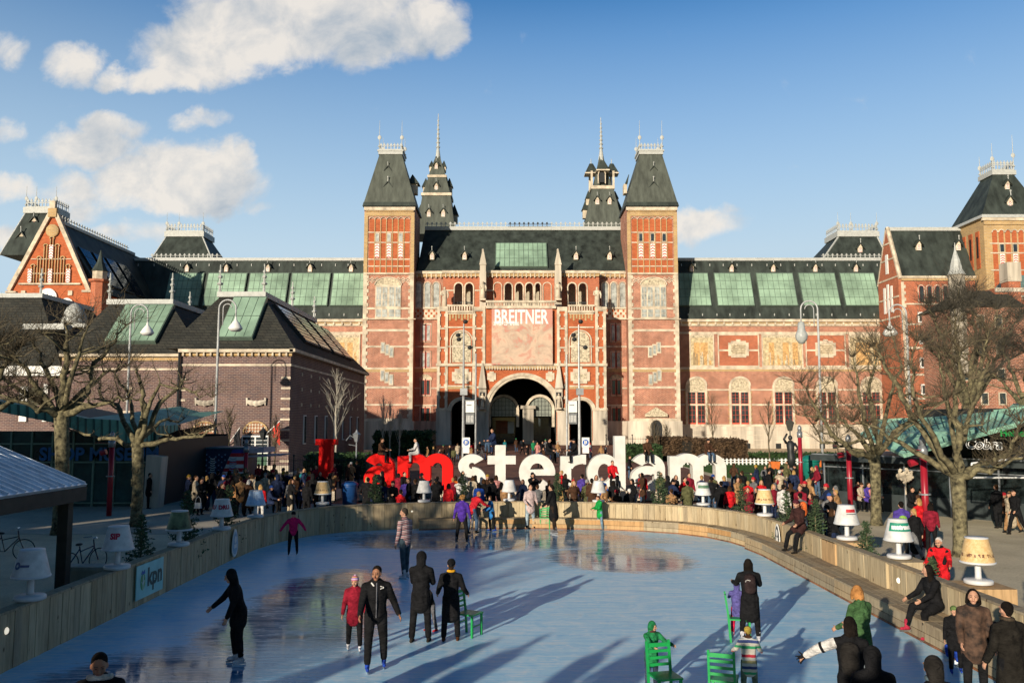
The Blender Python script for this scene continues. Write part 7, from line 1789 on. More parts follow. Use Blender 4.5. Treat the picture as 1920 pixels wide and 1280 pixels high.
        H = MB(); capsule(H, hp(0, -.055, -.02), hp(0, -.05, -.09), .068, .05, .8); queue(H, 'hair', rt, M_('hair2', cloth((.03, .018, .01))), .018, 2)
    elif hair == 'hood':
        e = hc - fw * .025 + upv * .012; H.ell(tuple(e), (.112, .11, .128), 12, 9); capsule(H, hp(0, -.05, -.02), neck + V(0, .03, -.02), .1, .1, .9)
        queue(H, 'hood', rt, hm, .018, 2)
    # --- shoes or skates
    for i in range(2):
        d = (ank[i] - knee[i]).normalized(); pitch = 0
        s_ = MB(); f_ = V(0, -1, 0); tilt = legs[i][0] - legs[i][2]; 
        f_ = rot_x(V(0, -1, 0), D_(-max(-35, min(35, tilt)) * (.5 if not sit else .15))); a_ = ank[i]; dn = V(0, 0, -.055)
        capsule(s_, a_ + dn - f_ * .045, a_ + dn + f_ * .13 + V(0, 0, -.006), .038, .034, .95, V(0, 0, 1)); capsule(s_, a_ + dn, a_ + V(0, 0, .03 if feet == 'shoes' else .10), .042, .045 if feet == 'shoes' else .052)
        so = queue(s_, {'shoes': 'shoe', 'boots': 'boot', 'skates': 'skate'}[feet], rt, M_('shoes', cloth((.02, .018, .016))), .016, 1)
        if feet == 'skates':
            bl = MB(); q_ = a_ + dn; bl.prism([q_ - f_ * .09 + V(-.003, 0, -.035), q_ + f_ * .17 + V(-.003, 0, -.035), q_ + f_ * .18 + V(-.003, 0, -.055), q_ + f_ * .16 + V(-.003, 0, -.073), q_ - f_ * .1 + V(-.003, 0, -.073)], (.006, 0, 0)); bl.build('blade', mat('steel', (.6, .62, .64), .25, .9), so)
    if detail:   # eyes, brows and mouth on the people close enough to show them
        e_ = MB()
        for sx in (-1, 1): e_.ell(tuple(hp(sx * .032, .084, .022)), (.013, .008, .006), 8, 5); capsule(e_, hp(sx * .018, .093, .045), hp(sx * .048, .084, .048), .005, .004, n=5)
        e_.build('eyes', mat('eye_dark', (.02, .012, .01), .4), rt)
        e_ = MB(); capsule(e_, hp(-.022, .088, -.048), hp(.022, .088, -.048), .006, .006, n=6); e_.build('mouth', mat('lips', (.28, .09, .07), .5), rt)
    rt['_hip'] = pel.z * S_
    for ch in rt.children: pass
    rt.scale = (S_,) * 3
    J = dict(hip=hip, knee=knee, ank=ank, sh=sh, elb=elb, wri=wri, neck=neck, hd=hd, chest=chest, waist=waist, pel=pel, fw=fw)
    return rt, J
def put(rt, x, y, z, rz, label, group=None, scale=None):
    rt.location = (x, y, z); rt.rotation_euler = (0, 0, math.radians(rz)); tag(rt, label, 'person', group)
    if '_hip' in rt: del rt['_hip']
    if scale: rt.scale = (scale,) * 3
    return rt
def on_ice(rt, px, py, rz, label, g=None): p = G(px, py, .014); return put(rt, p.x, p.y, .014, rz, label, g)
BK = cloth((.012, .012, .013)); JN = cloth((.06, .10, .16)); NV = cloth((.02, .03, .06)); GY = cloth((.12, .12, .13)); RD = cloth((.5, .015, .02)); WH = cloth((.62, .6, .56)); BR = cloth((.06, .03, .018))
DH = cloth((.012, .009, .007)); BLH = cloth((.42, .24, .08)); WHH = cloth((.55, .52, .48)); GRN = cloth((.02, .20, .07)); KH = cloth((.12, .13, .06)); SKW = cloth((.6, .6, .62)); SKB = cloth((.02, .06, .35))
SK = 'skaters on the ice rink'
# --- skaters
r_, J = figure('walk', 1.76, legs=((14, 4, 10), (-8, 6, 6)), arms=((24, 12, 26), (-6, 24, 36)), lean=8, head=(-28, 12), coat='jacket', hair='short', feet='skates', detail=1, skin=SKIND, mats=dict(coat=BK, trousers=BK, hair=DH, shoes=SKB), vox=.018, bulk=1.16)
m_ = MB(); m_.tube([J['neck'] + V(0, -.075, -.03), J['chest'] + V(0, -.155, .04), J['waist'] + V(0, -.165, 0), J['pel'] + V(0, -.15, -.05)], .012, 5); m_.build('zip', GY, r_)
m_ = MB(); 
for k in range(7): a = k * .9; m_.ell(tuple(J['chest'] + V(.09 + .026 * math.cos(a * 2), -.152, .07 + .022 * math.sin(a))), (.009, .008, .010), 6, 4)
m_.build('crest', WH, r_)
m_ = MB(); capsule(m_, J['neck'] + V(-.085, -.05, -.03), J['neck'] + V(-.05, -.09, -.07), .014, .014); m_.build('collar', WH, r_); on_ice(r_, 703, 1255, 12, 'man in a black jacket and blue skates looking down to his right', SK)
r_, J = figure('walk', 1.36, legs=((-6, 5, 10), (12, 4, 14)), arms=((5, 12, 10), (5, 10, 10)), lean=6, head=(-20, 8), coat='mid', hair='pompom', feet='skates', detail=1, mats=dict(coat=cloth((.26, .015, .03)), trousers=BK, hair=striped('striped_hat', [(.42, .08, .2), (.5, .42, .5), (.3, .15, .4), (.55, .3, .1)], .09), shoes=SKW))
on_ice(r_, 664, 1220, 8, 'child in a dark red jacket and striped woolly hat behind the man in black', SK)
r_, J = figure('skate', 1.62, legs=((10, 3, 16), (2, 4, 8)), arms=((35, 16, 14), (14, 8, 10)), lean=14, head=(-10, 14), coat='mid', hair='hood', feet='skates', mats=dict(coat=BK, trousers=BK, hair=BK, shoes=SKW), detail=1)
on_ice(r_, 446, 1242, -62, 'child in black hooded jacket skating alone on the left with one arm out', SK)
r_, J = figure('glide', 1.36, legs=((8, 6, 10), (-4, 6, 6)), arms=((12, 42, 6), (12, 42, 8)), lean=8, head=(0, 10), coat='jacket', hair='beanie', feet='skates', mats=dict(coat=cloth((.72, .02, .12)), trousers=BK, hair=BK, shoes=BK), detail=1)
on_ice(r_, 549, 1040, 10, 'girl in a bright pink jacket with both arms spread', SK)
r_, J = figure('stand', 1.86, legs=((6, 3, 4), (-4, 4, 4)), arms=((6, 12, 26), (2, 8, 12)), lean=3, head=(18, 4), coat='jacket', hair='short', feet='skates', mats=dict(coat=striped('nordic_sweater', [(.10, .04, .05), (.45, .36, .33), (.30, .10, .12), (.50, .42, .40), (.06, .04, .05), (.38, .20, .20)], .13), trousers=cloth((.05, .08, .10)), hair=cloth((.05, .04, .03)), shoes=SKW), detail=1, vox=.018, bulk=1.03)
on_ice(r_, 759, 1084, -125, 'tall man in a striped nordic sweater and jeans seen from behind', SK)
r_, J = figure('stand', 1.66, legs=((5, 8, 8), (-6, 8, 4)), arms=((-4, 16, 10), (0, 16, 12)), lean=4, coat='jacket', hair='curly', feet='skates', mats=dict(coat=cloth((.07, .03, .26)), trousers=BK, hair=cloth((.35, .18, .06)), shoes=GY))
on_ice(r_, 866, 1018, 172, 'skater with curly fair hair in a purple top facing the far fence', SK)
r_, J = figure('bend', 1.7, legs=((22, 4, 26), (4, 6, 12)), arms=((50, 8, 20), (50, 8, 20)), lean=38, head=(0, 20), coat='jacket', hair='short', feet='skates', mats=dict(coat=cloth((.5, .02, .03)), trousers=JN, hair=cloth((.3, .16, .06)), shoes=BK))
on_ice(r_, 884, 1002, 140, 'bending skater in red jacket and jeans beside the purple skater', SK)
r_, J = figure('sit', 1.3, legs=((82, 8, 76), (78, 8, 78)), arms=((28, 6, 50), (28, 6, 50)), lean=4, coat='jacket', hair='pompom', feet='skates', sit=True, mats=dict(coat=BK, trousers=GY, hair=striped('green_hat', [(.03, .22, .1), (.5, .5, .45), (.03, .22, .1)], .08), shoes=WH))
p = G(895, 985, 0); put(r_, p.x, 35.35, .02, 0, 'child in green striped bobble hat sitting on the far bench', SK)
r_, J = figure('stand', 1.36, legs=((10, 5, 14), (-6, 6, 8)), arms=((24, 8, 40), (24, 8, 40)), lean=8, coat='mid', hair='long', feet='skates', mats=dict(coat=cloth((.03, .17, .42)), trousers=BK, hair=cloth((.05, .025, .012)), shoes=SKB))
on_ice(r_, 922, 996, -75, 'girl in sky blue jacket and blue skates near the far bench', SK)
r_, J = figure('stand', 1.72, legs=((4, 5, 3), (-2, 6, 3)), arms=((10, 14, 52), (10, 14, 52)), lean=2, head=(20, 4), coat='mid', hair='tail', feet='skates', mats=dict(coat=cloth((.52, .40, .38)), trousers=cloth((.30, .38, .42)), hair=cloth((.06, .03, .015)), shoes=BK))
on_ice(r_, 994, 991, 15, 'young woman in a pale pink jacket with hands in pockets below the letter e', SK)
r_, J = figure('stand', 1.82, legs=((6, 4, 8), (-8, 4, 4)), arms=((20, 8, 30), (20, 8, 30)), lean=7, coat='dress', hair='short', feet='skates', mats=dict(coat=BK, trousers=cloth((.03, .02, .015)), hair=DH, shoes=GY))
on_ice(r_, 1038, 1000, -115, 'skater in long black top holding the far green chair', SK)
r_, J = figure('stand', 1.36, legs=((3, 4, 4), (-4, 4, 4)), arms=((22, 6, 55), (22, 6, 55)), lean=4, head=(0, 22), coat='mid', hair='short', feet='boots', mats=dict(coat=cloth((.015, .30, .06)), trousers=cloth((.16, .25, .32)), hair=cloth((.08, .03, .015)), shoes=GY))
on_ice(r_, 1125, 993, -70, 'boy in a bright green jacket and pale jeans at the far fence', SK)
r_, J = figure('stand', 1.72, legs=((3, 6, 3), (-3, 6, 3)), arms=((30, 4, 55), (30, 4, 55)), lean=4, coat='mid', hair='hood', feet='shoes', detail=1, mats=dict(coat=BK, trousers=BK, hair=BK, shoes=cloth((.03, .025, .02))), vox=.018)
on_ice(r_, 788, 1202, 170, 'person in black from head to foot seen from behind with a dark hood', SK)
r_, J = figure('lean', .98, legs=((10, 5, 8), (-6, 5, 6)), arms=((50, 8, 10), (20, 8, 10)), lean=16, coat='jacket', hair='beanie', feet='shoes', mats=dict(coat=BK, trousers=GY, hair=BK, shoes=RD))
p = G(806, 1188, .014); put(r_, p.x, p.y + .3, .014, -60, 'small child in black half hidden behind the person in the dark hood', SK)
r_, J = figure('stand', 1.56, legs=((4, 5, 3), (-3, 5, 3)), arms=((10, 18, 42), (10, 18, 42)), lean=2, coat='dress', hair='beanie', feet='boots', detail=1, mats=dict(coat=BK, trousers=BK, hair=BK, shoes=cloth((.09, .035, .015))), scarf=cloth((.65, .32, .02)), vox=.018, bulk=1.08)
on_ice(r_, 845, 1200, 176, 'woman in black with a mustard yellow scarf seen from behind', SK)
r_, J = figure('lean', 1.56, legs=((8, 7, 12), (-4, 9, 8)), arms=((40, 14, 50), (40, 14, 50)), lean=14, coat='dress', hair='long', feet='skates', detail=1, mats=dict(coat=BK, trousers=BK, hair=DH, shoes=SKW), vox=.018, bulk=1.1)
m_ = MB(); capsule(m_, J['chest'] + V(0, .17, .03), J['waist'] + V(0, .2, .05), .13, .13, .6); queue(m_, 'backpack', r_, cloth((.03, .02, .02)), .018)
m_ = MB(); c0 = J['chest'] + V(.05, .262, -.02)
for k in range(6): a = math.pi * k / 5; m_.ell(tuple(c0 + V(.05 * math.cos(a), 0, .035 * math.sin(a))), (.012, .008, .01), 6, 4)
m_.build('backpack_logo', WH, r_); on_ice(r_, 1408, 1204, 172, 'woman in a long black coat with a black backpack on white skates', SK)
r_, J = figure('lean', 1.08, legs=((6, 6, 6), (-6, 6, 8)), arms=((60, 10, 10), (60, 10, 10)), lean=10, coat='mid', hair='hood', feet='skates', mats=dict(coat=cloth((.10, .09, .28)), trousers=cloth((.62, .02, .07)), hair=cloth((.10, .09, .28)), shoes=SKW))
p = G(1386, 1200, .014); put(r_, p.x, p.y + .1, .014, 165, 'child in violet jacket and red tights pushing a chair, mostly hidden', SK)
r_, J = figure('stand', 1.06, legs=((8, 7, 8), (-4, 7, 6)), arms=((58, 6, 24), (58, 18, 24)), lean=7, head=(40, 6), coat='mid', hair='hood', feet='skates', detail=1, mats=dict(coat=GRN, trousers=cloth((.04, .055, .09)), hair=GRN, shoes=BK), scarf=cloth((.07, .03, .03)), vox=.018, bulk=1.12)
on_ice(r_, 1222, 1293, 22, 'small child in a green hooded jacket and brown scarf holding a chair back', SK)
r_, J = figure('stand', 1.08, legs=((8, 6, 8), (-4, 6, 6)), arms=((40, 20, 24), (40, 20, 24)), lean=6, coat='mid', hair='beanie', feet='skates', mats=dict(coat=striped('rainbow_stripes', [(.55, .5, .42), (.03, .3, .12), (.5, .48, .4), (.03, .05, .16), (.5, .5, .46), (.42, .36, .16), (.6, .58, .5), (.5, .03, .05), (.55, .5, .42)], .62), trousers=cloth((.13, .17, .12)), hair=cloth((.36, .26, .05)), hair2=BR, shoes=BK), scarf=BR, detail=1, vox=.018, bulk=1.15)
on_ice(r_, 1406, 1314, 170, 'child in a multicoloured striped sweater and mustard hat seen from behind', SK)
# --- foreground figures
r_, J = figure('stand', 1.80, legs=((4, 3, 3), (-3, 3, 3)), arms=((8, 10, 20), (8, 10, 20)), lean=3, head=(12, 20), coat='mid', hair='short', detail=1, skin=SKIND, mats=dict(coat=BK, trousers=BK, hair=DH), vox=.016, bulk=1.05)
m_ = MB()
for k in range(12):
    a = k * math.pi / 6; a2 = a + math.pi / 6; capsule(m_, J['neck'] + V(.105 * math.cos(a), .10 * math.sin(a), -.01 - .02 * math.sin(a)), J['neck'] + V(.105 * math.cos(a2), .10 * math.sin(a2), -.01 - .02 * math.sin(a2)), .035, .035)
queue(m_, 'hood', r_, cloth((.55, .50, .42)), .016); put(r_, -4.6, 9.85, .014, 14, 'man with short dark hair and a cream hood, cut off at the bottom left corner', SK)
r_, J = figure('stand', 1.66, legs=((5, 3, 3), (-4, 3, 3)), arms=((6, 10, 16), (30, 60, 12)), lean=4, head=(30, 4), coat='dress', hair='long', detail=1, mats=dict(coat=BK, trousers=BK, hair=DH), vox=.016, bulk=1.08)
m_ = MB(); capsule(m_, J['sh'][1].lerp(J['elb'][1], .1), J['elb'][1], .082, .07); capsule(m_, J['elb'][1], J['wri'][1].lerp(J['elb'][1], .12), .07, .056); queue(m_, 'white_sleeve', r_, WH, .016)
m_ = MB(); w0 = J['wri'][1]; d = (J['wri'][1] - J['elb'][1]).normalized(); sd = d.cross(V(0, 0, 1)).normalized(); u2 = sd.cross(d)
capsule(m_, w0, w0 + d * .07, .034, .042, .6, u2)
for k in range(4): q0 = w0 + d * .08 + u2 * (.033 - .022 * k); capsule(m_, q0, q0 + (d + u2 * (.45 - .3 * k)).normalized() * (.075, .082, .078, .062)[k], .0125, .010, n=7)
capsule(m_, w0 + d * .03 + u2 * .035, w0 + d * .06 + u2 * .095, .014, .011, n=7); queue(m_, 'glove', r_, BK, .009, 1)
m_ = MB(); c0 = J['sh'][1].lerp(J['elb'][1], .75)
m_.lathe([(.079, -.02), (.079, .02)], (0, 0, 0), 12); o_ = m_.build('sleeve_band', BK, r_); o_.location = c0; o_.rotation_euler = (J['elb'][1] - J['sh'][1]).to_track_quat('Z', 'X').to_euler()
m_ = MB(); capsule(m_, J['chest'] + V(.03, .17, .0), J['waist'] + V(.03, .2, .0), .14, .13, .5); queue(m_, 'backpack', r_, cloth((.02, .018, .018)), .018)
p = W(1592, 1152, 12.1); put(r_, p.x, 12.1, .014, 168, 'dark-haired woman stretching out a white sleeve and black glove', SK)
r_, J = figure('stand', 1.62, legs=((5, 3, 3), (-4, 3, 3)), arms=((14, 10, 46), (14, 10, 46)), lean=3, head=(-60, 4), coat='dress', hair='bob', detail=1, mats=dict(coat=cloth((.055, .12, .045)), trousers=BK, hair=cloth((.42, .19, .06))), vox=.016, bulk=1.08)
p = W(1612, 1098, 14.6); put(r_, p.x, 14.6, .014, 205, 'woman with ginger bobbed hair in a green parka', SK)
r_, J = figure('sit', 1.68, legs=((84, 9, 66), (70, 9, 74)), arms=((34, 6, 30), (38, 6, 30)), lean=12, head=(-50, 4), coat='mid', hair='long', feet='skates', sit=True, detail=1, mats=dict(coat=BK, trousers=BK, hair=DH, shoes=cloth((.4, .03, .06))), vox=.018, bulk=1.12)
put(r_, 8.62, 17.8, .02, -78, 'woman in black with long dark hair sitting on the right bench', 'people along the right fence')
r_, J = figure('stand', 1.66, legs=((4, 4, 4), (-4, 4, 4)), arms=((14, 10, 30), (6, 10, 14)), lean=3, head=(-14, 4), coat='mid', hair='bob', feet='skates', detail=1, skin=SKIN, mats=dict(coat=mat('leopard_coat', (.055, .03, .018), .8, var=.9, scale=9), trousers=BK, hair=DH, shoes=SKW), scarf=BK, vox=.016, bulk=1.15)
p = W(1822, 1108, 13.9); put(r_, p.x, 13.9, .014, -12, 'woman in a mottled brown fur coat with a black scarf at right', SK)
r_, J = figure('stand', 1.72, legs=((4, 4, 4), (-4, 4, 4)), arms=((6, 12, 20), (6, 12, 20)), lean=3, coat='dress', hair='short', detail=1, mats=dict(coat=cloth((.018, .016, .013)), trousers=BK, hair=DH), scarf=cloth((.06, .045, .03)), vox=.016, bulk=1.15)
p = W(1890, 1130, 12.8); put(r_, p.x, 12.8, .014, 190, 'broad person in a dark coat seen from behind at the right edge', SK)
r_, J = figure('stand', 1.68, lean=3, coat='mid', hair='hood', detail=1, mats=dict(coat=BK, trousers=BK, hair=cloth((.02, .018, .018))), vox=.016, bulk=1.1, scarf=cloth((.10, .14, .16)))
p = W(1752, 1222, 10.0); put(r_, p.x, 10.0, .014, 196, 'dark hooded head and shoulders at the bottom edge right of the blue skates', SK)
r_, J = figure('stand', 1.66, lean=3, coat='mid', hair='hood', detail=1, mats=dict(coat=BK, trousers=BK, hair=BK), vox=.016, bulk=1.15, scarf=cloth((.32, .36, .36)))
p = W(1642, 1206, 10.4); put(r_, p.x, 10.5, .014, 170, 'hooded person in black at the bottom edge in front of the dark-haired woman', SK)
r_, J = figure('stand', 1.1, lean=3, coat='mid', hair='beanie', feet='skates', mats=dict(coat=BK, trousers=BK, hair=cloth((.12, .18, .06)), shoes=SKB), vox=.018)
p = W(1798, 1136, 15.4); put(r_, p.x - .1, 15.4, .014, -20, 'child in a light green hat half hidden behind the fur coat', SK)
m_ = MB(); rnd = random.Random(9)
for k in range(7): m_.ell((rnd.uniform(-.35, .35), rnd.uniform(-.15, .15), .12 + rnd.random() * .12), (.2, .17, .16), 8, 6)
r0 = empty('bag_pile', (8.55, 15.9, .445), label='heap of black bags and coats lying on the right bench', cat='bag'); queue(m_, 'bags', r0, cloth((.01, .01, .012)), .03)
for k, (px, py) in enumerate(((1785, 1240), (1791, 1250))):
    p = G(px, py, .014); s_ = MB(); capsule(s_, V(0, .05, .12), V(0, -.12, .11), .045, .04); capsule(s_, V(0, .05, .12), V(0, .06, .26), .05, .06)
    r0 = empty('ice_skate', (p.x + k * .12, p.y, .014), math.radians(60 + k * 20), ['empty blue ice skate lying beside the bench, nearer the boards', 'empty blue ice skate lying beside the bench, nearer the fur coat'][k], 'ice skate'); queue(s_, 'boot', r0, SKB, .014, 1); bl = MB(); bl.box(-.004, -.17, 0, .004, .12, .04); bl.build('blade', mat('steel', (0, 0, 0)), r0)
# --- people beside the right fence
r_, J = figure('stand', 1.62, lean=16, arms=((40, 12, 30), (40, 12, 30)), head=(-10, 14), coat='mid', hair='short', detail=1, mats=dict(coat=cloth((.55, .015, .02)), trousers=BK, hair=WHH), scarf=BK, vox=.018, bulk=1.12)
m_ = MB(); capsule(m_, J['sh'][0] + V(-.0, -.06, 0), J['waist'] + V(-.1, -.12, 0), .05, .05); capsule(m_, J['sh'][1] + V(0, -.06, 0), J['waist'] + V(.1, -.12, 0), .05, .05); queue(m_, 'black_panel', r_, BK, .018)
m_ = MB(); m_.tube([J['hd'] + J['fw'] * .1 + V(-.045, 0, .03), J['hd'] + J['fw'] * .1 + V(.045, 0, .03)], .008, 5); m_.build('glasses', M_ir, r_)
put(r_, 10.35, 21.0, .012, -35, 'white-haired woman in red and black jacket and glasses leaning on the right fence', 'people along the right fence')
r_, J = figure('sit', 1.72, legs=((58, 8, 44), (48, 8, 30)), arms=((18, 8, 50), (18, 8, 50)), lean=10, head=(10, 14), coat='mid', hair='beanie', sit=True, feet='shoes', detail=1, mats=dict(coat=cloth((.045, .02, .018)), trousers=BK, hair=cloth((.09, .02, .03)), hair2=BLH), vox=.018, bulk=1.1)
zz = 1.02 - (J['pel'].z - .12); put(r_, 8.85, 26.6, zz + .06, -62, 'person in dark brown jacket and maroon hat sitting on the right fence', 'people along the right fence')
m_ = MB(); m_.box(-.12, -.04, -.3, .12, .04, .0); o_ = m_.build('white_bag', WH); o_.location = (9.35, 26.0, .8); tag(o_, 'white plastic bag hanging by the person seated on the fence', 'bag')

# --- crowd prototypes
def proto(**k): r_, J = figure('p', **k); return r_
PR_ = dict(
    stand=dict(legs=((4, 3, 3), (-4, 4, 3)), arms=((8, 8, 22), (6, 8, 20)), lean=3),
    pocket=dict(legs=((2, 5, 2), (-3, 5, 3)), arms=((-4, 22, 58), (-4, 22, 58)), lean=2, head=(25, 3)),
    photo=dict(legs=((3, 5, 2), (-5, 5, 3)), arms=((62, 18, 62), (62, 18, 62)), lean=2, head=(0, -4)),
    walk=dict(legs=((24, 2, 12), (-20, 2, 14)), arms=((-18, 8, 24), (22, 8, 26)), lean=6),
    chat=dict(legs=((3, 6, 4), (-2, 4, 3)), arms=((30, 12, 66), (10, 8, 16)), lean=3, head=(-35, 5)),
    sit=dict(legs=((86, 7, 84), (82, 7, 84)), arms=((30, 6, 46), (30, 6, 50)), lean=8, sit=True, head=(15, 6)))
PROTOS = {}
for i, (ps, ht_, ct_, hr_) in enumerate((('stand', 1.74, 'mid', 'short'), ('pocket', 1.66, 'long', 'long'), ('photo', 1.76, 'jacket', 'beanie'), ('walk', 1.74, 'jacket', 'short'), ('chat', 1.64, 'dress', 'bob'), ('sit', 1.7, 'mid', 'short'), ('stand', 1.6, 'jacket', 'long'), ('walk', 1.62, 'long', 'tail'), ('sit', 1.62, 'mid', 'beanie'), ('pocket', 1.78, 'jacket', 'hood'), ('chat', 1.72, 'mid', 'beanie'), ('photo', 1.62, 'mid', 'long'))):
    r_, J = figure('p', h=ht_, coat=ct_, hair=hr_, vox=.028, bulk=1.12, **PR_[ps]); PROTOS[(ps, hr_)] = (r_, J['pel'].z * ht_ / 1.72)
finalize()
USED = set(); LAB = set()
CN = {'black': (.012, .012, .013), 'navy': (.02, .03, .07), 'red': (.55, .015, .02), 'dark red': (.22, .015, .03), 'blue': (.03, .10, .45), 'violet': (.08, .05, .28), 'brown': (.07, .035, .02), 'camel': (.36, .20, .09), 'beige': (.45, .37, .26), 'white': (.62, .6, .56), 'grey': (.16, .16, .16), 'olive': (.10, .10, .045), 'green': (.02, .2, .08), 'orange': (.65, .14, .02), 'pink': (.5, .22, .2), 'teal': (.02, .16, .18)}
HN = {'dark': (.012, .009, .007), 'brown': (.05, .025, .012), 'fair': (.40, .24, .09), 'grey': (.3, .29, .27), 'red': (.4, .02, .03), 'black': (.012, .012, .013), 'white': (.6, .58, .54), 'blue': (.03, .08, .3), 'green': (.03, .2, .08), 'mustard': (.4, .25, .04)}
def link_copy(key):
    src = PROTOS[key][0]
    if key not in USED: USED.add(key); return src
    r = src.copy(); COL.objects.link(r)
    for ch in list(src.children):
        c_ = ch.copy(); COL.objects.link(c_); c_.parent = r
        for gg in ch.children: d_ = gg.copy(); COL.objects.link(d_); d_.parent = c_
    return r
PN = {'stand': 'standing', 'pocket': 'standing hands in pockets', 'photo': 'raising both hands', 'walk': 'walking', 'chat': 'standing', 'sit': 'seated'}
CT = {'mid': 'jacket', 'jacket': 'jacket', 'long': 'long coat', 'dress': 'coat'}
def person(px, D, ps, hr, coat, trous, hcol, where, rz=0, z=0.012, h=1.0, X=None, group='people gathered round the rink', seat=None):
    if (ps, hr) not in PROTOS:
        if ps == 'sit': hr = 'beanie' if hr in ('beanie', 'hood') else 'short'
        else: ps = next(k_[0] for k_ in PROTOS if k_[1] == hr and k_[0] != 'sit')
    key = (ps, hr); r = link_copy(key); x = W(px, 900, D).x if X is None else X
    hat = hr in ('beanie', 'hood')
    if seat is not None: z = seat - PROTOS[key][1] * h + .10
    r.location = (x, D, z); r.rotation_euler = (0, 0, math.radians(rz)); s0 = PROTOS[key][0].scale[0] if key not in person.s else person.s[key]; person.s[key] = s0; r.scale = (s0 * h,) * 3
    cm = cloth(CN[coat]); tm = cloth(CN.get(trous, (.06, .10, .16))); hm = cloth(HN[hcol])
    for ch in r.children:
        n = ch.name.split('.')[0]; m = {'coat': cm, 'trousers': tm, 'hair': hm if not hat else cloth(HN['brown']), 'hat': hm, 'hood': cm if hr == 'hood' else hm}.get(n)
        if m is not None: ch.material_slots[0].link = 'OBJECT'; ch.material_slots[0].material = m
    hd_ = {'beanie': f'{hcol} hat', 'hood': 'hood up', 'short': f'short {hcol} hair', 'long': f'long {hcol} hair', 'bob': f'{hcol} bob', 'tail': f'{hcol} ponytail'}[hr]
    lab = f'{coat} jacket, {hd_}, {PN[ps]} {where}'
    if len(lab.split()) > 16: lab = f'{coat} jacket, {hd_}, {where}'
    if lab in LAB: lab = f'{coat} jacket, {hd_}, {trous} trousers, {where}'
    if lab in LAB: print('DUP', lab)
    LAB.add(lab)
    if '_hip' in r: del r['_hip']
    tag(r, lab, 'person', group); return r
person.s = {}
M_bn = mat('seat_block', (.5, .47, .42), .8)
FAR = 'people gathered behind the far rink fence'
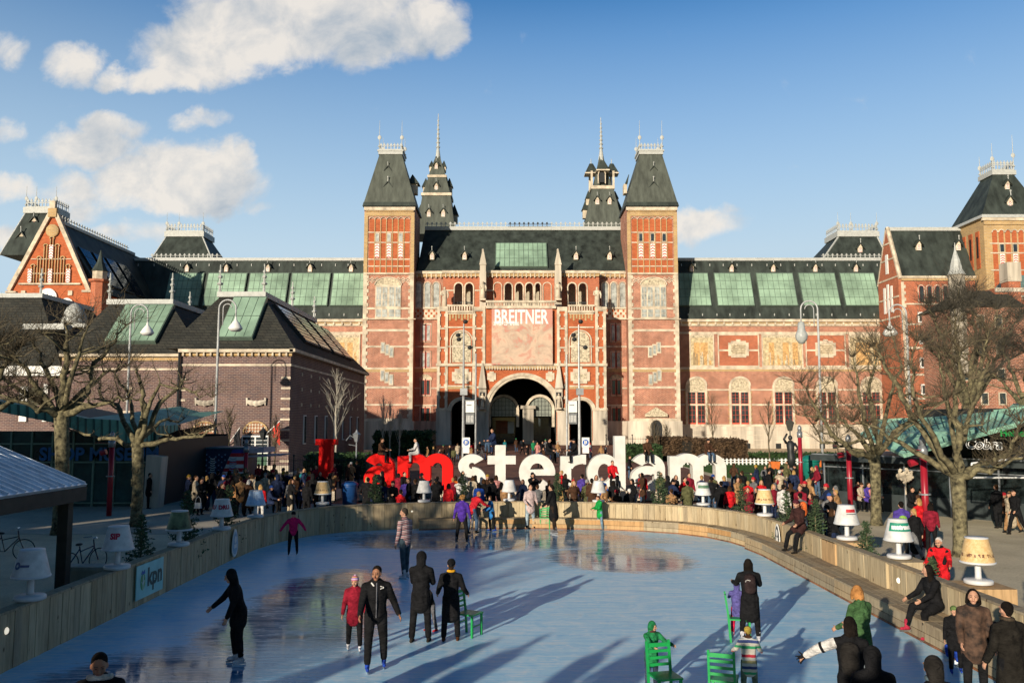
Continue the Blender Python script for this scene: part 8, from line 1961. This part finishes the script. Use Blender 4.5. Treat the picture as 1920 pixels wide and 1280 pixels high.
C = [ # px, D, pose, hair, coat, trousers, hair colour, where, facing
 (690, 40.5, 'stand', 'short', 'black', 'black', 'dark', 'in front of the red a, left of the fir', 170), (703, 39.5, 'pocket', 'hood', 'black', 'navy', 'dark', 'in front of the red a beside the fir', 160), (721, 40, 'stand', 'long', 'navy', 'black', 'brown', 'between the red a and red m', 190),
 (736, 38.5, 'chat', 'beanie', 'black', 'black', 'black', 'left of the red m stem', 30), (749, 38.2, 'sit', 'short', 'red', 'black', 'dark', 'low beside the red m stem', 150), (762, 41, 'pocket', 'long', 'violet', 'jeans', 'dark', 'in front of the first stem of the red m', 185), (757, 45, 'stand', 'short', 'black', 'black', 'dark', 'close to the red m', 60),
 (779, 39.5, 'stand', 'short', 'black', 'black', 'brown', 'behind the plain lamp before the red m', 175), (790, 43.5, 'photo', 'beanie', 'black', 'black', 'black', 'in the first arch of the red m', 150), (818, 39.5, 'stand', 'beanie', 'black', 'black', 'black', 'in the second arch of the red m', 178), (841, 38.6, 'stand', 'long', 'red', 'navy', 'dark', 'at the end of the red m', 172),
 (853, 43, 'pocket', 'long', 'orange', 'black', 'brown', 'between the red m and white s', 150), (862, 42, 'photo', 'long', 'white', 'black', 'dark', 'reaching up beside the white s', 200), (886, 43, 'pocket', 'long', 'beige', 'black', 'brown', 'in front of the lower white s', 150), (898, 39, 'stand', 'long', 'blue', 'jeans', 'dark', 'right of the fir below the white s', 185), (908, 41, 'chat', 'bob', 'black', 'black', 'brown', 'between the s and t', 200), (921, 40, 'stand', 'short', 'black', 'black', 'dark', 'below the t stem', 172),
 (930, 43.5, 'pocket', 'long', 'pink', 'black', 'brown', 'in front of the t crossbar', 185), (913, 43, 'chat', 'beanie', 'brown', 'jeans', 'mustard', 'left of the t stem', 30), (940, 39.5, 'stand', 'long', 'black', 'black', 'dark', 'left of the plain lamp before the t', 165),
 (998, 44, 'photo', 'beanie', 'black', 'black', 'black', 'below the curve of the e', 30), (1008, 41, 'sit', 'short', 'grey', 'grey', 'brown', 'below the e, left of the fir', 185), (1048, 40, 'stand', 'short', 'black', 'black', 'dark', 'right of the fir before the r', 20), (1060, 45.5, 'photo', 'long', 'black', 'black', 'brown', 'close against the r stem', 150), (1076, 39.5, 'pocket', 'long', 'brown', 'brown', 'fair', 'in front of the r, open coat', 10), (1092, 43, 'stand', 'short', 'violet', 'black', 'dark', 'right of the r shoulder', 190),
 (1101, 39.2, 'stand', 'beanie', 'olive', 'black', 'grey', 'left of the lamp before the d', 178) if False else (1101, 39.2, 'chat', 'beanie', 'olive', 'black', 'grey', 'left of the lamp before the d', 178), (1117, 44, 'chat', 'bob', 'camel', 'black', 'brown', 'leaning near the d bowl', 30), (1128, 42, 'pocket', 'long', 'blue', 'navy', 'grey', 'in front of the d bowl', 15), (1148, 44.3, 'sit', 'short', 'red', 'black', 'dark', 'high inside the d bowl, white scarf', 5), (1150, 40.5, 'stand', 'long', 'black', 'black', 'dark', 'in front of the d stem', 170),
 (1157, 38.3, 'sit', 'beanie', 'brown', 'black', 'red', 'low below the d stem', 190), (1180, 38.6, 'sit', 'short', 'black', 'black', 'white', 'in front of the gap after the d', 180), (1205, 46.4, 'walk', 'tail', 'red', 'jeans', 'red', 'in front of the white a, alone', 175), (1252, 41, 'pocket', 'hood', 'black', 'black', 'dark', 'right of the fir before the last m', 200), (1258, 38.5, 'sit', 'short', 'camel', 'black', 'brown', 'low before the first stem of the last m', 165), (1266, 44, 'chat', 'bob', 'black', 'black', 'brown', 'with grey scarf near the last m stem', 40), (1262, 40, 'stand', 'short', 'black', 'navy', 'dark', 'behind the camel jacket by the last m', 15),
 (1292, 44, 'stand', 'short', 'dark red', 'black', 'dark', 'in the first arch of the last m', 8), (1289, 38.3, 'stand', 'short', 'olive', 'olive', 'dark', 'in front of the last m, seen from behind', 182), (1334, 40.5, 'photo', 'beanie', 'black', 'jeans', 'black', 'photographing in the last m arch', 165), (1352, 38, 'stand', 'short', 'black', 'black', 'dark', 'right of the green-labelled lamp', 175), (1368, 37.2, 'stand', 'long', 'red', 'black', 'brown', 'white script on the back, right of the sign', 178), (1358, 43, 'pocket', 'long', 'navy', 'black', 'fair', 'behind the lamp with green labels', 200),
 (1382, 42, 'chat', 'bob', 'camel', 'black', 'brown', 'right of the sign among the fir twigs', 30), (1392, 46, 'stand', 'short', 'black', 'black', 'brown', 'right of the sign, farther back', 190), (1400, 39, 'sit', 'beanie', 'red', 'black', 'red', 'low left of the ochre lamp', 150)]
for i, a in enumerate(C):
    px, D, ps, hr, co, tr, hc_, wh, rz = a; person(px, D, ps, hr, co, tr, hc_, wh, rz, group=FAR, seat=(1.5 if px == 1148 else .5) if ps == 'sit' else None)
# seated on top of the letters
def on_top(px, ytop, *a, dx=0): z = W(0, ytop, DL).z; return person(px, DL + .1, *a, X=W(px, 885, DL).x, seat=z, group='people sitting on top of the giant letters')
on_top(1214, 852, 'sit', 'short', 'brown', 'black', 'dark', 'on top of the white a', 5); on_top(1328, 852, 'sit', 'beanie', 'brown', 'jeans', 'black', 'on top of the last m', 20)
on_top(782, 852, 'sit', 'short', 'white', 'white', 'dark', 'on top of the red m, side on', -80); on_top(926, 834, 'sit', 'long' if False else 'short', 'navy', 'jeans', 'brown', 'on top of the t', -60)
on_top(1027, 852, 'sit', 'short', 'black', 'black', 'dark', 'on top of the e', 60); on_top(1080, 852, 'sit', 'beanie', 'black', 'black', 'dark' if False else 'black', 'stretched out on top of the r', -70); on_top(712, 852, 'sit', 'short', 'brown', 'black', 'brown', 'on top of the red a', 70)
# crowd left, by the stall and the red I
CL = [(299, 47, 'walk', 'beanie', 'grey', 'brown', 'green', 'with backpack near the concrete column', 190), (280, 44, 'stand', 'short', 'black', 'black', 'dark', 'in the shade by the shop glass', 90), (366, 42, 'stand', 'short', 'beige', 'black', 'brown', 'left of the flag stall', 100), (377, 41, 'chat', 'bob', 'black', 'black', 'brown', 'carrying a white bag left of the stall', 60),
 (388, 44, 'stand', 'long', 'olive', 'black', 'fair', 'in front of the navy stall wall', 200), (397, 43, 'pocket', 'hood', 'black', 'navy', 'dark', 'beside the navy stall wall', 170), (408, 46, 'stand', 'short', 'black', 'black', 'dark', 'in front of the painted stars', 190), (425, 42, 'chat', 'beanie', 'dark red', 'black', 'black', 'before the striped stall wall, brown bag', 140), (436, 40, 'pocket', 'long', 'black', 'black', 'dark', 'before the stall stripes', 170), (443, 46, 'photo', 'beanie', 'black', 'black', 'black', 'at the stall stripes', 180),
 (452, 41, 'stand', 'short', 'camel', 'black', 'brown', 'right of the stall stripes', 200), (466, 40.5, 'chat', 'bob', 'brown', 'black', 'white', 'in patterned coat by the red pole', 160), (473, 45, 'photo', 'long', 'beige', 'black', 'brown', 'at the stall counter', 190), (482, 43, 'pocket', 'long', 'beige', 'black', 'dark', 'second from the red pole at the counter', 175), (489, 38, 'stand', 'long', 'red', 'white', 'fair', 'behind the pale blue lamp', 185), (497, 44, 'stand', 'short', 'beige', 'beige', 'grey', 'queueing at the counter', 170),
 (510, 47, 'stand', 'beanie', 'black', 'black', 'red', 'in the queue right of the stall') if False else (510, 47, 'chat', 'beanie', 'black', 'black', 'red', 'in the queue right of the stall', 160), (520, 42, 'pocket', 'hood', 'navy', 'black', 'dark', 'right of the counter queue', 200), (531, 45, 'photo', 'beanie', 'black', 'black', 'mustard', 'halfway between stall and red I', 150), (545, 41, 'chat', 'bob', 'black', 'beige', 'brown', 'by the far left fence bend', 120), (553, 46, 'stand', 'short', 'brown', 'black', 'grey', 'behind the fence bend', 200), (563, 43, 'sit', 'short', 'navy', 'black', 'dark', 'left of the red I', 80),
 (576, 40, 'stand', 'long', 'black', 'black', 'dark', 'just left of the sandy lamp', 170), (586, 42.5, 'pocket', 'hood', 'black', 'black', 'dark', 'by the foot of the red I', 200), (625, 56, 'chat', 'bob', 'dark red', 'black', 'brown', 'right of the red I', 60), (634, 57, 'stand', 'short', 'black', 'black', 'dark', 'second right of the red I', 190), (651, 55, 'walk', 'short', 'brown', 'black', 'dark', 'between the red I and red a', 90), (658, 56, 'stand', 'beanie', 'camel', 'beige', 'white' if False else 'black', 'with white cap right of the I', 190) if False else (658, 56, 'chat', 'beanie', 'camel', 'beige', 'white', 'between the red I and a', 190), (669, 57, 'stand', 'short', 'black', 'navy', 'brown', 'left edge of the red a', 200), (600, 47, 'photo', 'long', 'black', 'black', 'brown', 'behind the sandy lamp', 30),
 (418, 47, 'chat', 'bob', 'grey', 'black', 'grey', 'behind others at the painted stars', 40), (460, 48, 'pocket', 'hood', 'olive', 'black', 'dark', 'under the stall awning', 10), (505, 41, 'sit', 'beanie', 'navy', 'black', 'blue', 'low right of the pale blue lamp', 100), (415, 39, 'walk', 'tail', 'black', 'black', 'brown', 'near the DRU lamp', 80), (533, 50, 'walk', 'short', 'grey', 'black', 'dark', 'behind the queue', -80), (570, 50, 'chat', 'bob', 'teal', 'black', 'fair', 'farther back left of the red I', 10)]
for a in CL:
    px, D, ps, hr, co, tr, hc_, wh, rz = a; person(px, D, ps, hr, co, tr, hc_, wh, rz, group='people around the flag stall', seat=.5 if ps == 'sit' else None)
# right side
CRt = [(1462, 46, 'walk', 'beanie', 'beige', 'black', 'white', 'in front of the lawn near the lantern statue', 150), (1440, 47, 'stand', 'short', 'black', 'black', 'dark', 'left of the pale-capped person by the lawn', 100), (1478, 58, 'walk', 'short', 'brown', 'black', 'brown', 'under the lantern statue', -80), (1468, 36, 'stand', 'short', 'white', 'black', 'dark', 'left of the orange backpack', 150), (1482, 38, 'pocket', 'long', 'brown', 'black', 'brown', 'by the thin red pole', 180), (1500, 31.8, 'stand', 'short', 'grey', 'black', 'dark', 'with orange backpack behind the fence', 185),
 (1521, 33, 'chat', 'bob', 'dark red', 'black', 'brown', 'holding a phone behind the fence', -60), (1528, 30, 'pocket', 'hood', 'black', 'black', 'dark', 'right of the orange backpack', 120), (1556, 27.5, 'stand', 'long', 'black', 'navy', 'brown', 'behind the red-labelled lamp', 100), (1555, 34, 'sit', 'short', 'black', 'black', 'brown', 'behind the red-labelled lamp, farther', 150), (1688, 28.4, 'stand', 'short', 'violet', 'black', 'dark', 'with lime backpack behind the metro lamp', 170), (1713, 27.8, 'walk', 'tail', 'black', 'grey', 'fair', 'beside the lime backpack', 200), (1722, 30.5, 'pocket', 'long', 'red', 'black', 'fair', 'left of the nearest thick red pole', 190),
 (1742, 29.3, 'stand', 'long', 'dark red', 'black', 'dark', 'right of the nearest thick red pole', 150), (1893, 34.5, 'walk', 'long' if False else 'tail', 'beige', 'camel', 'fair', 'striding past the cafe at the right edge', -70), (1902, 34, 'walk', 'short', 'black', 'black', 'dark', 'striding past the cafe behind the beige coat', -70), (1868, 36, 'stand', 'short', 'black', 'black', 'brown', 'before the cafe glass at right', 190), (1875, 37, 'sit', 'beanie', 'brown', 'black', 'red', 'by the cafe heater', 60)]
for a in CRt:
    px, D, ps, hr, co, tr, hc_, wh, rz = a; person(px, D, ps, hr, co, tr, hc_, wh, rz, group='people to the right of the rink', seat=.5 if ps == 'sit' else None)
for (px, D, c_) in ((1604, 43.6, 'dark red'), (1612, 43.2, 'beige'), (1625, 42.8, 'violet'), (1634, 42.6, 'pink'), (1706, 40.0, 'black'), (1722, 39.4, 'brown')):
    person(px, D - .9, 'sit', 'short' if c_ in ('dark red', 'violet', 'black') else 'beanie', c_, 'black', 'brown', 'on the cafe terrace by the glass', 20, group='guests on the cafe terrace', seat=.55)
# people by the museum arch
rnd = random.Random(77); keys = list(PROTOS); i = 0
ARCHP = [(802, 84, 'camel', 'near the dark hedge'), (812, 86, 'black', 'on the path left, first'), (822, 80, 'grey', 'behind the red m'), (832, 88, 'brown', 'on the path left, near the shade edge'), (842, 90, 'black', 'left of the left sign'), (850, 84, 'olive', 'beside the left blue sign'), (858, 92, 'beige', 'just left of the left pole'), (888, 96, 'red', 'right of the left pole'), (898, 98, 'black', 'under the left side arch'), (884, 86, 'camel', 'right of the left blue sign'), (912, 90, 'brown', 'near the parked bicycles'), (922, 92, 'navy', 'by the big arch pier'),
 (1000, 100, 'green', 'right of the centre pier, green hat'), (1008, 96, 'pink', 'right of the centre pier'), (1016, 98, 'black', 'under the right fanlight'), (1024, 104, 'grey', 'deep under the right fanlight'), (1034, 90, 'black', 'above the letter e'), (1020, 84, 'brown', 'above the e, nearer'), (1070, 102, 'navy', 'under the right side arch'), (1076, 106, 'black', 'deeper under the right side arch'), (1102, 92, 'dark red', 'right of the right blue sign'), (1108, 93, 'white', 'right of the right blue sign, white coat'), (1128, 90, 'camel', 'left of the tall d stem'), (1136, 91, 'grey', 'beside the tall d stem'), (1180, 66, 'black', 'between the d and white a'),
 (1192, 100, 'olive', 'by the garden railing'), (980, 104, 'black', 'left of the centre pier'), (968, 108, 'brown', 'under the left fanlight'), (946, 106, 'teal', 'deep in the big arch at left'), (990, 90, 'black', 'on the path above the t'), (1046, 96, 'camel', 'before the right arch pier'), (872, 78, 'black', 'above the red m, nearest'), (1012, 78, 'navy', 'above the e, nearest')]
for (px, D, c_, wh) in ARCHP:
    key = [('stand', 'short'), ('pocket', 'long'), ('walk', 'short'), ('chat', 'beanie'), ('walk', 'tail'), ('stand', 'long')][i % 6]; i += 1
    zg = .012 if D < 70 else min(.8, .012 + (D - 70) / 56 * .79)
    person(px, D, key[0], key[1], c_, ['black', 'jeans', 'navy'][i % 3], ['dark', 'brown', 'fair'][i % 3] if key[1] != 'beanie' else ['green', 'mustard', 'red', 'black'][i % 4], wh, rnd.uniform(0, 360), z=zg if px < 1150 or px > 1195 else .012, group='people by the museum archway')
MARK = [(360, 'the shop column'), (405, 'the stars of the stall'), (445, 'the stall stripes'), (490, 'the stall counter'), (530, 'the fence bend'), (575, 'the red I'), (640, 'the blue bin'), (712, 'the red a'), (760, 'the first red m stem'), (797, 'the red m lamp'), (838, 'the last red m stem'), (885, 'the white s'), (941, 'the white t'), (1005, 'the white e'), (1062, 'the white r'), (1120, 'the lamp before the d'), (1162, 'the d stem'), (1215, 'the second white a'), (1266, 'the first stem of the last m'), (1318, 'the lamp with green labels'), (1355, 'the end of the sign'), (1427, 'the farther ochre lamp'), (1480, 'the lantern statue'), (1557, 'the red-labelled lamp')]
rnd = random.Random(123); FC = ['black', 'navy', 'brown', 'grey', 'olive', 'black', 'dark red', 'camel', 'black', 'navy', 'red', 'grey']
for k in range(92):
    if k < 34: px = 355 + k * 8.2 + rnd.uniform(-3, 3); D = rnd.uniform(42, 55)
    elif k < 60: px = 690 + (k - 34) * 26 + rnd.uniform(-6, 6); D = rnd.uniform(38.2, 46.8)
    else: px = 1380 + (k - 60) * 6.2 + rnd.uniform(-4, 4); D = rnd.uniform(33, 58) if px < 1550 else rnd.uniform(32, 40)
    key = rnd.choice([('stand', 'short'), ('pocket', 'long'), ('chat', 'bob'), ('chat', 'beanie'), ('stand', 'long'), ('pocket', 'hood'), ('walk', 'short')]); mk = min(MARK, key=lambda m_: abs(m_[0] - px))
    nr_ = ['beside', 'just left of', 'left of', 'just right of', 'right of'][0 if abs(px - mk[0]) < 5 else (1 if px < mk[0] and mk[0] - px < 14 else 2 if px < mk[0] else 3 if px - mk[0] < 14 else 4)]
    far = 'near fence' if D < 41 else ('mid-crowd' if D < 46 else 'farther back'); hc_ = rnd.choice(['dark', 'brown', 'fair'] if key[1] != 'beanie' else ['black', 'red', 'mustard', 'blue', 'grey'])
    cc = rnd.choice(FC); wh = f'{nr_} {mk[1]}, {far}'
    while True:
        hl = {'beanie': f'{hc_} hat', 'hood': 'hood up', 'short': f'short {hc_} hair', 'long': f'long {hc_} hair', 'bob': f'{hc_} bob'}[key[1]]
        if f'{cc} jacket, {hl}, {wh}' in LAB or f'{cc} jacket, {hl}, {PN[key[0]]} {wh}' in LAB: cc = rnd.choice(FC)
        else: break
    r = person(px, D, key[0], key[1], cc, rnd.choice(['black', 'jeans', 'navy', 'black']), hc_, wh, rnd.uniform(0, 360), h=rnd.uniform(.92, 1.04), group='people packed around the giant letters'); r['label'] = r['label'].replace('standing hands in pockets ', '').replace('standing ', '')
# viewers on the bridge beside the photographer: only their shadows reach the ice in front
for i, (x, y, k) in enumerate(((-17.5, -1.2, ('stand', 'short')), (-15.9, -1.6, ('photo', 'beanie')), (-14.8, -.9, ('pocket', 'long')), (-12.4, -1.4, ('stand', 'long')), (-11.8, -.8, ('chat', 'bob')), (-9.6, -1.3, ('photo', 'long')), (-6.9, -1.2, ('pocket', 'hood')), (-6.3, -.7, ('stand', 'short')), (-4.2, -1.2, ('photo', 'beanie')), (-2.2, -1.4, ('chat', 'beanie')), (-1.5, -.9, ('stand', 'long')), (-9.1, -.7, ('stand', 'short')), (-9.9, -.6, ('chat', 'bob')), (-13.3, -.7, ('pocket', 'hood')), (-4.9, -.6, ('walk', 'short')), (-3.6, -.7, ('pocket', 'long')), (-7.5, -.9, ('chat', 'beanie')), (-17.0, -.6, ('pocket', 'long')))):
    r = person(0, y, k[0], k[1], ['black', 'navy', 'brown'][i % 3], 'black', 'dark' if k[1] not in ('beanie',) else 'black', f'on the bridge, number {i + 1} from the left end', 0, z=2.75, X=x, group='onlookers on the bridge behind the camera')
# ------------------------------------------------------------------ bags, bicycles and other small things
def handbag(px, D, z, col, label):
    p = W(px, 900, D); r0 = empty('shoulder_bag', (p.x, D, z), label=label, cat='bag'); m_ = MB(); m_.frustum((-.17, -.06, .17, .06, 0), (-.14, -.05, .14, .05, .26)); m_.build('pouch', mat('bag_' + label[:6], col, .5), r0)
    m_ = MB(); m_.tube([(-.13, 0, .25), (-.1, 0, .45), (.0, 0, .55), (.1, 0, .45), (.13, 0, .25)], .015, 5); m_.build('strap', mat('bag_' + label[:6], col, .5), r0)
handbag(437, 39.5, .95, (.45, .18, .03), 'tan leather shoulder bag in the crowd by the flag stall'); handbag(373, 40.6, .35, (.6, .6, .58), 'white shopping bag carried left of the flag stall'); handbag(1050, 39.6, .75, (.35, .2, .06), 'straw-coloured shoulder bag in front of the letter r')
def backpack(px, D, z, col, label):
    p = W(px, 900, D); r0 = empty('backpack', (p.x, D, z), label=label, cat='backpack'); m_ = MB(); capsule(m_, V(0, 0, .12), V(0, 0, .40), .16, .14, .6); m_.smooth = True; o_ = m_.build('bag_body', mat('pack_' + label[:5], col, .6), r0)
    m_ = MB(); capsule(m_, V(0, -.1, .1), V(0, -.1, .22), .10, .09, .5); m_.build('pocket', mat('pack_' + label[:5], col, .6), r0)
backpack(1504, 31.5, .98, (.60, .12, .02), 'orange and grey backpack behind the right fence'); backpack(1690, 28.1, .85, (.22, .42, .06), 'lime green backpack on the person behind the metro lamp'); backpack(299, 46.7, .9, (.4, .4, .38), 'pale grey backpack near the concrete column of the shop')
def bicycle(x, y, z, rz, label, s=1.0, col=(.03, .03, .03)):
    r0 = empty('bicycle', (x, y, z), math.radians(rz), label, 'bicycle', 'parked bicycles'); r0.scale = (s,) * 3; fm = mat('bike_frame_%d' % int(col[0] * 99), col, .4)
    for dx in (-.52, .52):
        w_ = MB(); n = 20; w_.smooth = True; w_.tube([(dx + .33 * math.cos(a), 0, .34 + .33 * math.sin(a)) for a in [2 * math.pi * k / n for k in range(n + 1)]], .017, 5); o = w_.build('wheel', M_ir, r0)
        w_ = MB(); 
        for k in range(10): a = 2 * math.pi * k / 10; w_.tube([(dx, 0, .34), (dx + .32 * math.cos(a), 0, .34 + .32 * math.sin(a))], .003, 3)
        w_.build('spokes', mat('steel', (0, 0, 0)), o)
    m_ = MB()
    for pl_ in ([(-.52, 0, .34), (-.05, 0, .3), (-.18, 0, .82)], [(-.52, 0, .34), (-.16, 0, .74)], [(-.05, 0, .3), (.36, 0, .72)], [(-.14, 0, .66), (.34, 0, .76)], [(.52, 0, .34), (.36, 0, .72), (.32, 0, .95)]): m_.tube(pl_, .018, 6)
    m_.build('frame', fm, r0)
    m_ = MB(); m_.smooth = True; m_.ell((-.2, 0, .87), (.13, .07, .04), 8, 5); m_.build('saddle', M_ir, r0)
    m_ = MB(); m_.tube([(.2, -.27, 1.0), (.34, -.1, 1.02), (.32, 0, .97), (.34, .1, 1.02), (.2, .27, 1.0)], .013, 5); m_.build('handlebar', mat('steel', (0, 0, 0)), r0)
bicycle(W(899, 0, 92).x, 92, .35, 10, 'bicycle with big wheels parked left of the museum arch', 1.25, (.12, .12, .12)); bicycle(W(908, 0, 93).x, 93.2, .36, 70, 'second bicycle leaning near the left banner pole', 1.2, (.3, .3, .3)); bicycle(W(1044, 0, 97).x, 97, .42, 0, 'pale bicycle parked in front of the right arch pier', 1.1, (.45, .42, .36))
bicycle(-16.0, 27.5, .012, 8, 'dark bicycle behind the kiosk posts at far left', 1.0); bicycle(-12.4, 25.2, .012, 70, 'dark bicycle leaning behind the SIP lamp', 1.0, (.02, .02, .05)); bicycle(W(545, 0, 49).x, 49, .012, 15, 'bicycle among the people left of the red I', 1.0, (.1, .1, .1)); bicycle(W(1512, 0, 44).x, 44, .012, 60, 'bicycle beside the green bottle bank', 1.0, (.05, .05, .05))
# bench table and patio things
for (x, y, lab) in ((-11.4, 24.0, 'flat concrete slab bench behind the SIP lamp'),):
    m_ = MB(); m_.box(-.9, -.3, .35, .9, .3, .45); m_.box(-.7, -.2, 0, .7, .2, .35); o_ = m_.build('stone_bench', M_st2); o_.location = (x, y, .01); tag(o_, lab, 'bench')
# unseen brick blocks and trees, added to shade the left bank and rink edge
def block(name, x0, y0, x1, y1, h, label):
    r0 = empty(name, ((x0 + x1) / 2, (y0 + y1) / 2, 0), label=label, cat='building'); m_ = MB(); m_.box(x0, y0, 0, x1, y1, h, 0)
    for k in range(int((x1 - x0) / 3)):
        for j in range(int(h / 3.2)): m_.box(x0 + 1 + k * 3, y0 - .05, 1 + j * 3.2, x0 + 2.4 + k * 3, y0, 2.8 + j * 3.2, 1); m_.box(x0 + 1 + k * 3, y1, 1 + j * 3.2, x0 + 2.4 + k * 3, y1 + .05, 2.8 + j * 3.2, 1)
    m_.box(x0 - .3, y0 - .3, h, x1 + .3, y1 + .3, h + .4, 2); child(m_, 'wall', [M_pu, M_gl, M_st2], r0)
block('shade_block', -46, -6.5, -16.5, 6.5, 6.6, 'unseen low brick block added to shade the left bank')
block('shade_block', -64, 7, -35, 19, 12.5, 'unseen taller brick block added to shade the shop on the left')
m_ = MB(); m_.box(-40, -6, 2.35, 40, .6, 2.72, 0); m_.box(-40, -6.3, -.0, -12, -.2, 2.35, 1); m_.box(12, -6.3, 0, 40, -.2, 2.35, 1); tag(m_.build('bridge', [M_pav, M_pu]), 'low stone footbridge across the pond on which the photographer stands', 'bridge')
plane_tree('bare tree out of frame left of the bridge', 0, 10, .4, 640, [], 30) if False else None
def shade_tree(x, y, h, seed, label):  # bare tree out of view, put in to cast streaky shade
    rnd = random.Random(seed); r0 = empty('bare_tree', (x, y, 0), label=label, cat='tree', group='unseen trees added for shade on the left bank'); m_ = MB(); m_.tube([(0, 0, 0), (0, 0, h * .4)], [.4, .3], 8); m_.build('trunk', M_bk, r0)
    lm = MB(); tw = MB()
    for k in range(12):
        a = k * 2.4; e = Vector((math.cos(a) * h * .3, math.sin(a) * h * .3, h * rnd.uniform(.25, .58))); q_ = wobble(V(0, 0, h * .38), V(0, 0, h * .38) + e, 6, .15, rnd); lm.tube(q_, [.2, .17, .14, .12, .1, .08, .05], 6)
        for s_ in q_[2:]: sprouts(tw, s_, 14, 1.5, rnd, r=.022)
    lm.build('limb', M_bk, r0); tw.build('crown', M_tw, r0)
shade_tree(-17, -4, 7.5, 1, 'unseen bare tree added for shade beside the left bridge end'); shade_tree(-19, 8.5, 9.5, 2, 'unseen bare tree added for shade left of the kiosk'); shade_tree(-27, 17, 8, 3, 'unseen bare tree added for shade behind the kiosk')
